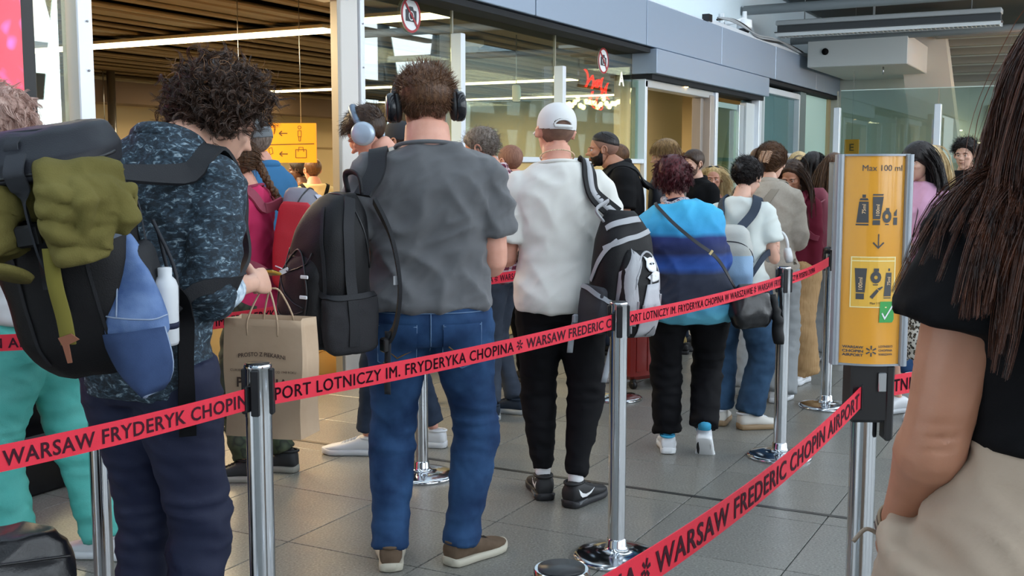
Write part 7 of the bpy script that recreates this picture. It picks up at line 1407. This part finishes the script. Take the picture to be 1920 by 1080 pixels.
pk.loft('front_pocket',[(.02,.2,.10,-.23),(.15,.22,.11,-.235),(.28,.18,.08,-.22)],pm('dark_grey_nylon','#4A4A52',.65,bump=.25,bscale=300),2.7,.006,9); pk.line('zip',[(.13,-.05,.3),(.12,-.1,.42),(0,-.12,.49),(-.12,-.1,.42),(-.13,-.05,.3)],.004,BLACKP); pk.band('light_panel',[(.0,-.16,.46),(.0,-.2,.40),(.0,-.22,.33)],.1,pm('pale_lilac','#B9BAC8',.7))
strap(pk.e,[kp.tp((-.12,.1,1.22)),kp.tp((-.17,.03,1.12)),kp.tp((-.165,-.06,1.0)),kp.tp((-.14,-.13,.95))],.035,pm('slate_belt','#34404E',.7),bp_,.006,.004,'waist_strap')
# red case and blue pouch carried in the hall
q=DP(602,384,10.2); cs=empty('red_case',(q[0],q[1],0),rz_for(10),'red case with a pale panel on a trolley inside the hall','case'); z_=q[2]; B=MB(); B.box((0,0,z_),(.28,.16,.16),bev=.02); B.build('case_body',pm('case_red','#C0221E',.4),cs,smooth=False); B=MB(); B.box((.02,-.083,z_),(.14,.01,.09),bev=.003); B.build('pale_panel',pm('panel_cream','#E0D2AC',.5),cs,smooth=False); MB().tube([(-.07,0,z_+.08),(-.06,0,z_+.12),(.06,0,z_+.12),(.07,0,z_+.08)],.01,8).build('handle',BLACKP,cs)
B=MB(); B.box((0,0,z_/2-.05),(.34,.24,z_-.1)); B.build('trolley_frame',pm('trolley_grey','#6E6A66',.5),cs,smooth=False)
# ---------------------------------------------------------------- small bags further back
bb_=bvh_of(kb.shirt,kb.pants)
pu=Pack('crossbody_bag','black crossbody bag at the hip of the woman in blue, on a thin strap','bag',blue,kb.tp((.285,-.12,.70)),24,-4,0)
ob=pu.loft('bag_body',[(0,.20,.10,-.02),(.06,.24,.13,-.02),(.16,.22,.11,-.02),(.215,.14,.06,-.02)],pm('black_leather','#121216',.3,bump=.15,bscale=80),2.6,.012,12); pu.line('zip',[(-.1,-.05,.18),(0,-.09,.195),(.1,-.05,.18)],.003,ZIP)
fl_=MB(); fl_.tube(spline(pu.T([(.12,-.04,.16),(.135,-.06,.02),(.14,-.06,-.09)]),14),[.02,.03,.024],10); m_=fl_.mesh(); 
obj('quilted_tassel',m_,NYL,pu.e); nrm_disp(m_,lambda v:.006*np.sin(v[:,2]*420))
H=kb.H; P,N=wrap([pu.T((-.08,0,.20)),kb.tp((.12,-.22,.66*H)),kb.tp((.02,-.24,.72*H)),kb.tp((-.06,-.2,.785*H)),kb.tp((-.10,-.10,.835*H)),kb.tp((-.10,.0,.85*H)),kb.tp((-.05,.18,.77*H)),kb.tp((.1,.22,.65*H)),kb.tp((.27,.08,.55*H)),pu.T((.08,.02,.2))],bb_,.004,70); MB().strip(P,.017,.004,N).build('thin_strap',pm('strap_leather','#1B1C22',.4),pu.e,angle=40)
q=P[10]; B=MB(); B.box(q+N[10]*.006,(.012,.006,.026),rot=ez(0,R(35),0)); B.build('strap_ring',pm('ring_brass','#C9B98A',.3,.8),pu.e,smooth=False)
b19=bvh_of(k19.shirt,k19.pants); pk=Pack('light_blue_backpack','grey and light blue backpack on the woman with pinned-up hair','backpack',tee,k19.tp((-.02,-.14,.83)),0,6,0)
bb=pk.loft('pack_body',[(0,.26,.13,-.07),(.1,.29,.18,-.09),(.24,.29,.17,-.09),(.25,.285,.17,-.09),(.36,.22,.12,-.07)],ramp_mat('blue_grey_bag','z',[(0,'#7FA0C4'),(.58,'#8FB0D0'),(.60,'#A9ACA8'),(1,'#B2B4B0')],z0=.83,z1=1.16,wob=.01,bump=.2),2.7,.009,9); pk.line('zip',[(.14,-.06,.16),(.1,-.14,.27),(0,-.16,.29),(-.1,-.14,.27),(-.14,-.06,.16)],.003,WEBD)
for s_ in (-1,1): shoulder_strap(pk,k19,s_,(s_*.06,-.01,.34),(s_*.1,-.02,.03),pm('navy_strap','#232F40',.75),.052,bv=b19,x=.09)
B=MB(); B.loft([((.02,-.02,-.16),(1,0,0),(0,1,0),.06,.05,3),((.02,-.02,-.02),(1,0,0),(0,1,0),.07,.06,3)],16); pk.put(B,'hanging_pouch',pm('pouch_grey','#B9BCC0',.7))
p=k19.wr[1]; wh=empty('headphones',tee.location,tee.rotation_euler.z,'white headphones hanging over the forearm of the woman in white t-shirt','headphones'); c=k19.el[1]*.5+k19.wr[1]*.5
MB().tube([c+np.array([.02+.085*math.cos(a)*.6,-.02,.0+.095*math.sin(a)+.03]) for a in np.linspace(-.3,math.pi+.3,21)],.009,8).build('headband',pm('white_gloss','#D5D7D8',.3),wh)
for s_ in (-1,1): B=MB(); B.lathe([(.02,-.02),(.042,-.015),(.045,.0),(.042,.02),(.02,.024)],c+np.array([.02+s_*.052,-.02,-.01]),20,ax=NPM(ez(0,R(80),R(20*s_)))); B.build('ear_cup',pm('white_gloss','#D5D7D8',.3),wh)
b20=bvh_of(k20.shirt); strap(beige,[k20.tp((.10,.08,1.35)),k20.tp((.09,-.02,1.41)),k20.tp((.0,-.13,1.27)),k20.tp((-.12,-.15,1.1)),k20.tp((-.2,-.08,.95)),k20.tp((-.23,.03,.88))],.045,pm('taupe_strap','#8E867A',.8),b20,.006,.004,'crossbody_strap')
patch(b20,.09,.20,.80,.93,k20.shirt,BEIGES,'jacket_pocket',.006,.004)
b21=bvh_of(k21.shirt); pk=Pack('burgundy_backpack','burgundy backpack seen between the beige jacket and the edge-on sign','backpack',w21,k21.tp((-.06,-.13,.80)),30,2,0); BUR=pm('burgundy_nylon','#6E1830',.6,bump=.25,bscale=300)
bb=pk.loft('pack_body',[(0,.30,.20,-.10),(.1,.34,.25,-.125),(.36,.33,.25,-.125),(.48,.27,.2,-.10),(.56,.17,.12,-.07)],BUR,2.8,.010,8); f1=pk.loft('front_pocket',[(.03,.24,.10,-.26),(.15,.26,.11,-.265),(.26,.22,.08,-.25)],BUR,2.7,.006,9); fb=bvh_of(bb,f1)
for z in (.40,.29): pk.band('zip_band',[(-.16,-.16,z-.05),(-.05,-.26,z),(.05,-.26,z),(.16,-.16,z-.05)],.012,pm('zip_dark','#2A0C16',.5),b=fb)
for s_ in (-1,1): shoulder_strap(pk,k21,s_,(s_*.07,-.01,.48),(s_*.11,-.02,.05),BUR,.05,bv=b21,x=.095)
b14=bvh_of(k14.shirt); pk=Pack('dark_daypack','dark daypack on the back of the bearded man in black shirt','backpack',beard,k14.tp((0,-.16,.98)),0,2,0); pk.loft('pack_body',[(0,.26,.14,-.07),(.1,.29,.19,-.10),(.3,.28,.18,-.09),(.45,.18,.11,-.06)],pm('dark_daypack_nylon','#22232A',.6,bump=.25,bscale=300),2.7,.008,9); pk.line('zip',[(.14,-.06,.2),(.1,-.13,.38),(0,-.14,.42),(-.1,-.13,.38),(-.14,-.06,.2)],.003,ZIP)
for s_ in (-1,1): shoulder_strap(pk,k14,s_,(s_*.07,-.01,.38),(s_*.11,-.02,.04),NYL,.05,bv=b14,x=.12)
b11=bvh_of(k11.shirt); pk=Pack('black_daypack','black daypack strap and bag on the man in plaid shirt','backpack',plaidm,k11.tp((0,-.15,.95)),0,3,0); pk.loft('pack_body',[(0,.24,.12,-.06),(.1,.27,.17,-.09),(.3,.26,.16,-.08),(.42,.17,.10,-.06)],NYL,2.7,.008,9)
for s_ in (-1,1): shoulder_strap(pk,k11,s_,(s_*.07,-.01,.36),(s_*.11,-.02,.04),NYL,.05,bv=b11,x=.11)
b24=bvh_of(w24); strap(w24,[k24.tp((-.09,.09,1.26)),k24.tp((-.085,-.0,1.37)),k24.tp((-.07,-.11,1.27))],.012,pm('top_strap_cream','#B9B0A2',.8),b24,.004,.003,'top_strap'); strap(w24,[k24.tp((.09,.09,1.26)),k24.tp((.085,-.0,1.37)),k24.tp((.07,-.11,1.27))],.012,pm('top_strap_cream','#B9B0A2',.8),b24,.004,.003,'top_strap')
# suitcase and grey trolley behind the woman in blue
q=gpost(1207,7.7); su=empty('red_suitcase',tuple(q),rz_for(35),'dark red upright suitcase behind the middle post','suitcase'); B=MB(); B.box((0,0,.37),(.42,.25,.62),bev=.03); B.build('shell',pm('suitcase_red','#7A1A16',.3,coat=.3),su,smooth=False)
for x in (-.16,-.06,.06,.16): B=MB(); B.box((x,-.128,.37),(.03,.008,.5),bev=.003); B.build('rib',pm('suitcase_red','#7A1A16',.3),su,smooth=False)
for x in (-.17,.17):
    for y in (-.09,.09): B=MB(); B.lathe([(.03,-.012),(.03,.012)],(x,y,.03),16,ax=NPM(ez(0,R(90),0))); B.build('wheel',BLACKP,su); B=MB(); B.box((x,y,.056),(.03,.035,.03),bev=.004); B.build('wheel_fork',BLACKP,su,smooth=False)
MB().tube([(-.08,.1,.68),(-.08,.1,.95),(.08,.1,.95),(.08,.1,.68)],.010,8).build('pull_handle',STEEL,su); B=MB(); B.box((.04,-.128,.66),(.09,.006,.04)); B.build('luggage_tag',REFL,su,smooth=False)
q=gpost(1214,8.25); gt=empty('grey_bag',tuple(q),rz_for(20),'dark grey soft bag standing behind the red suitcase','bag'); B=MB(); B.loft([((0,0,.02),(1,0,0),(0,1,0),.2,.13,3.5),((0,0,.3),(1,0,0),(0,1,0),.22,.15,3.5),((0,0,.72),(1,0,0),(0,1,0),.2,.13,3),((0,0,.8),(1,0,0),(0,1,0),.12,.08,2.5)],28); m_=voxel(B,.012,2); nrm_disp(m_,lambda v:folds(v,.012,8,3)); obj('bag_body',m_,pm('soft_bag_grey','#55565A',.8,bump=.2),gt); MB().tube([(-.09,0,.78),(-.06,0,.9),(.06,0,.9),(.09,0,.78)],.012,8).build('handle',BLACKP,gt)
# black leather bag at the lower left corner
q=DP(-30,600,2.75); lb=empty('leather_bag',(q[0],q[1],.07),rz_for(25),'black leather bag stacked on a black case in the lower left corner','bag'); LEA=pm('black_grain_leather','#111114',.32,bump=.2,bscale=160)
B=MB(); B.loft([((0,0,.0+.26),(1,0,0),(0,1,0),.17,.10,3.2),((0,0,.30),(1,0,0),(0,1,0),.19,.12,3.2),((0,0,.44),(1,0,0),(0,1,0),.18,.11,3),((0,0,.51),(1,0,0),(0,1,0),.14,.07,2.6)],36); m_=voxel(B,.008,2); nrm_disp(m_,lambda v:folds(v,.014,7,5,(1,1,1.6))); o=obj('bag_body',m_,LEA,lb); b_=bvh_of(o)
P,N=wrap([(-.17,-.1,.46),(0,-.13,.47),(.17,-.1,.46)],b_,.002,24); MB().tube(P,.004,6).build('piping',LEA,lb); P,N=wrap([(-.18,-.1,.36),(0,-.13,.37),(.18,-.1,.36)],b_,.002,24); MB().tube(P,.004,6).build('piping',LEA,lb)
MB().tube(spline([(-.09,0,.50),(-.12,0.02,.54),(-.12,.08,.53),(-.09,.06,.46)],16),.011,8).build('handle',LEA,lb)
cs2=empty('black_case',(q[0],q[1],0),rz_for(25),'black case standing on the floor under the leather bag','case'); B=MB(); B.box((.02,0,.17),(.44,.28,.31),bev=.035); B.build('case_body',LEA,cs2,smooth=False); B=MB(); B.box((.02,-.142,.13),(.40,.006,.012)); B.build('case_seam',ZIP,cs2,smooth=False)
for x in (-.13,.17): B=MB(); B.box((x,0,.012),(.04,.2,.024),bev=.004); B.build('foot',BLACKP,cs2,smooth=False)
# bracelets on the near woman's wrist
p=kf.wr[-1]; f=kf.fd[-1]; bf=bvh_of(fore); bz=empty('bracelets',fore.location,fore.rotation_euler.z,'stack of thin woven bracelets on the wrist of the nearest woman','bracelets')
ax=NPM(Vector((0,0,1)).rotation_difference(Vector(f)).to_matrix())
for i,(o_,c_) in enumerate(((-.022,'#8E7A62'),(-.014,'#4A3A30'),(-.006,'#9A8A78'),(.002,'#5A4A44'),(.010,'#6A6A7A'))):
    B=MB(); cpt=p+f*(o_-.01); P=[]
    for t in np.linspace(0,2*math.pi,29):
        dr=ax@np.array([math.cos(t),math.sin(t),0]); h_=bf.ray_cast(Vector(cpt+dr*.09),Vector(-dr)); r_=np.linalg.norm(np.array(h_[0])-cpt) if h_[0] is not None else .03; P.append(cpt+dr*(min(r_,.045)+.003)+f*.003*math.sin(t*3+i))
    B.tube(P,.0032,6); B.build('bracelet',pm('bracelet'+c_,c_,.7),bz)
MB().strip(spline([p+np.array([-.03,-.02,.0]),p+np.array([-.055,-.03,.012]),p+np.array([-.075,-.03,-.01])],12),.007,.002,(0,-1,0)).build('loose_ribbon',pm('ribbon_cream','#A89A8A',.8),bz)
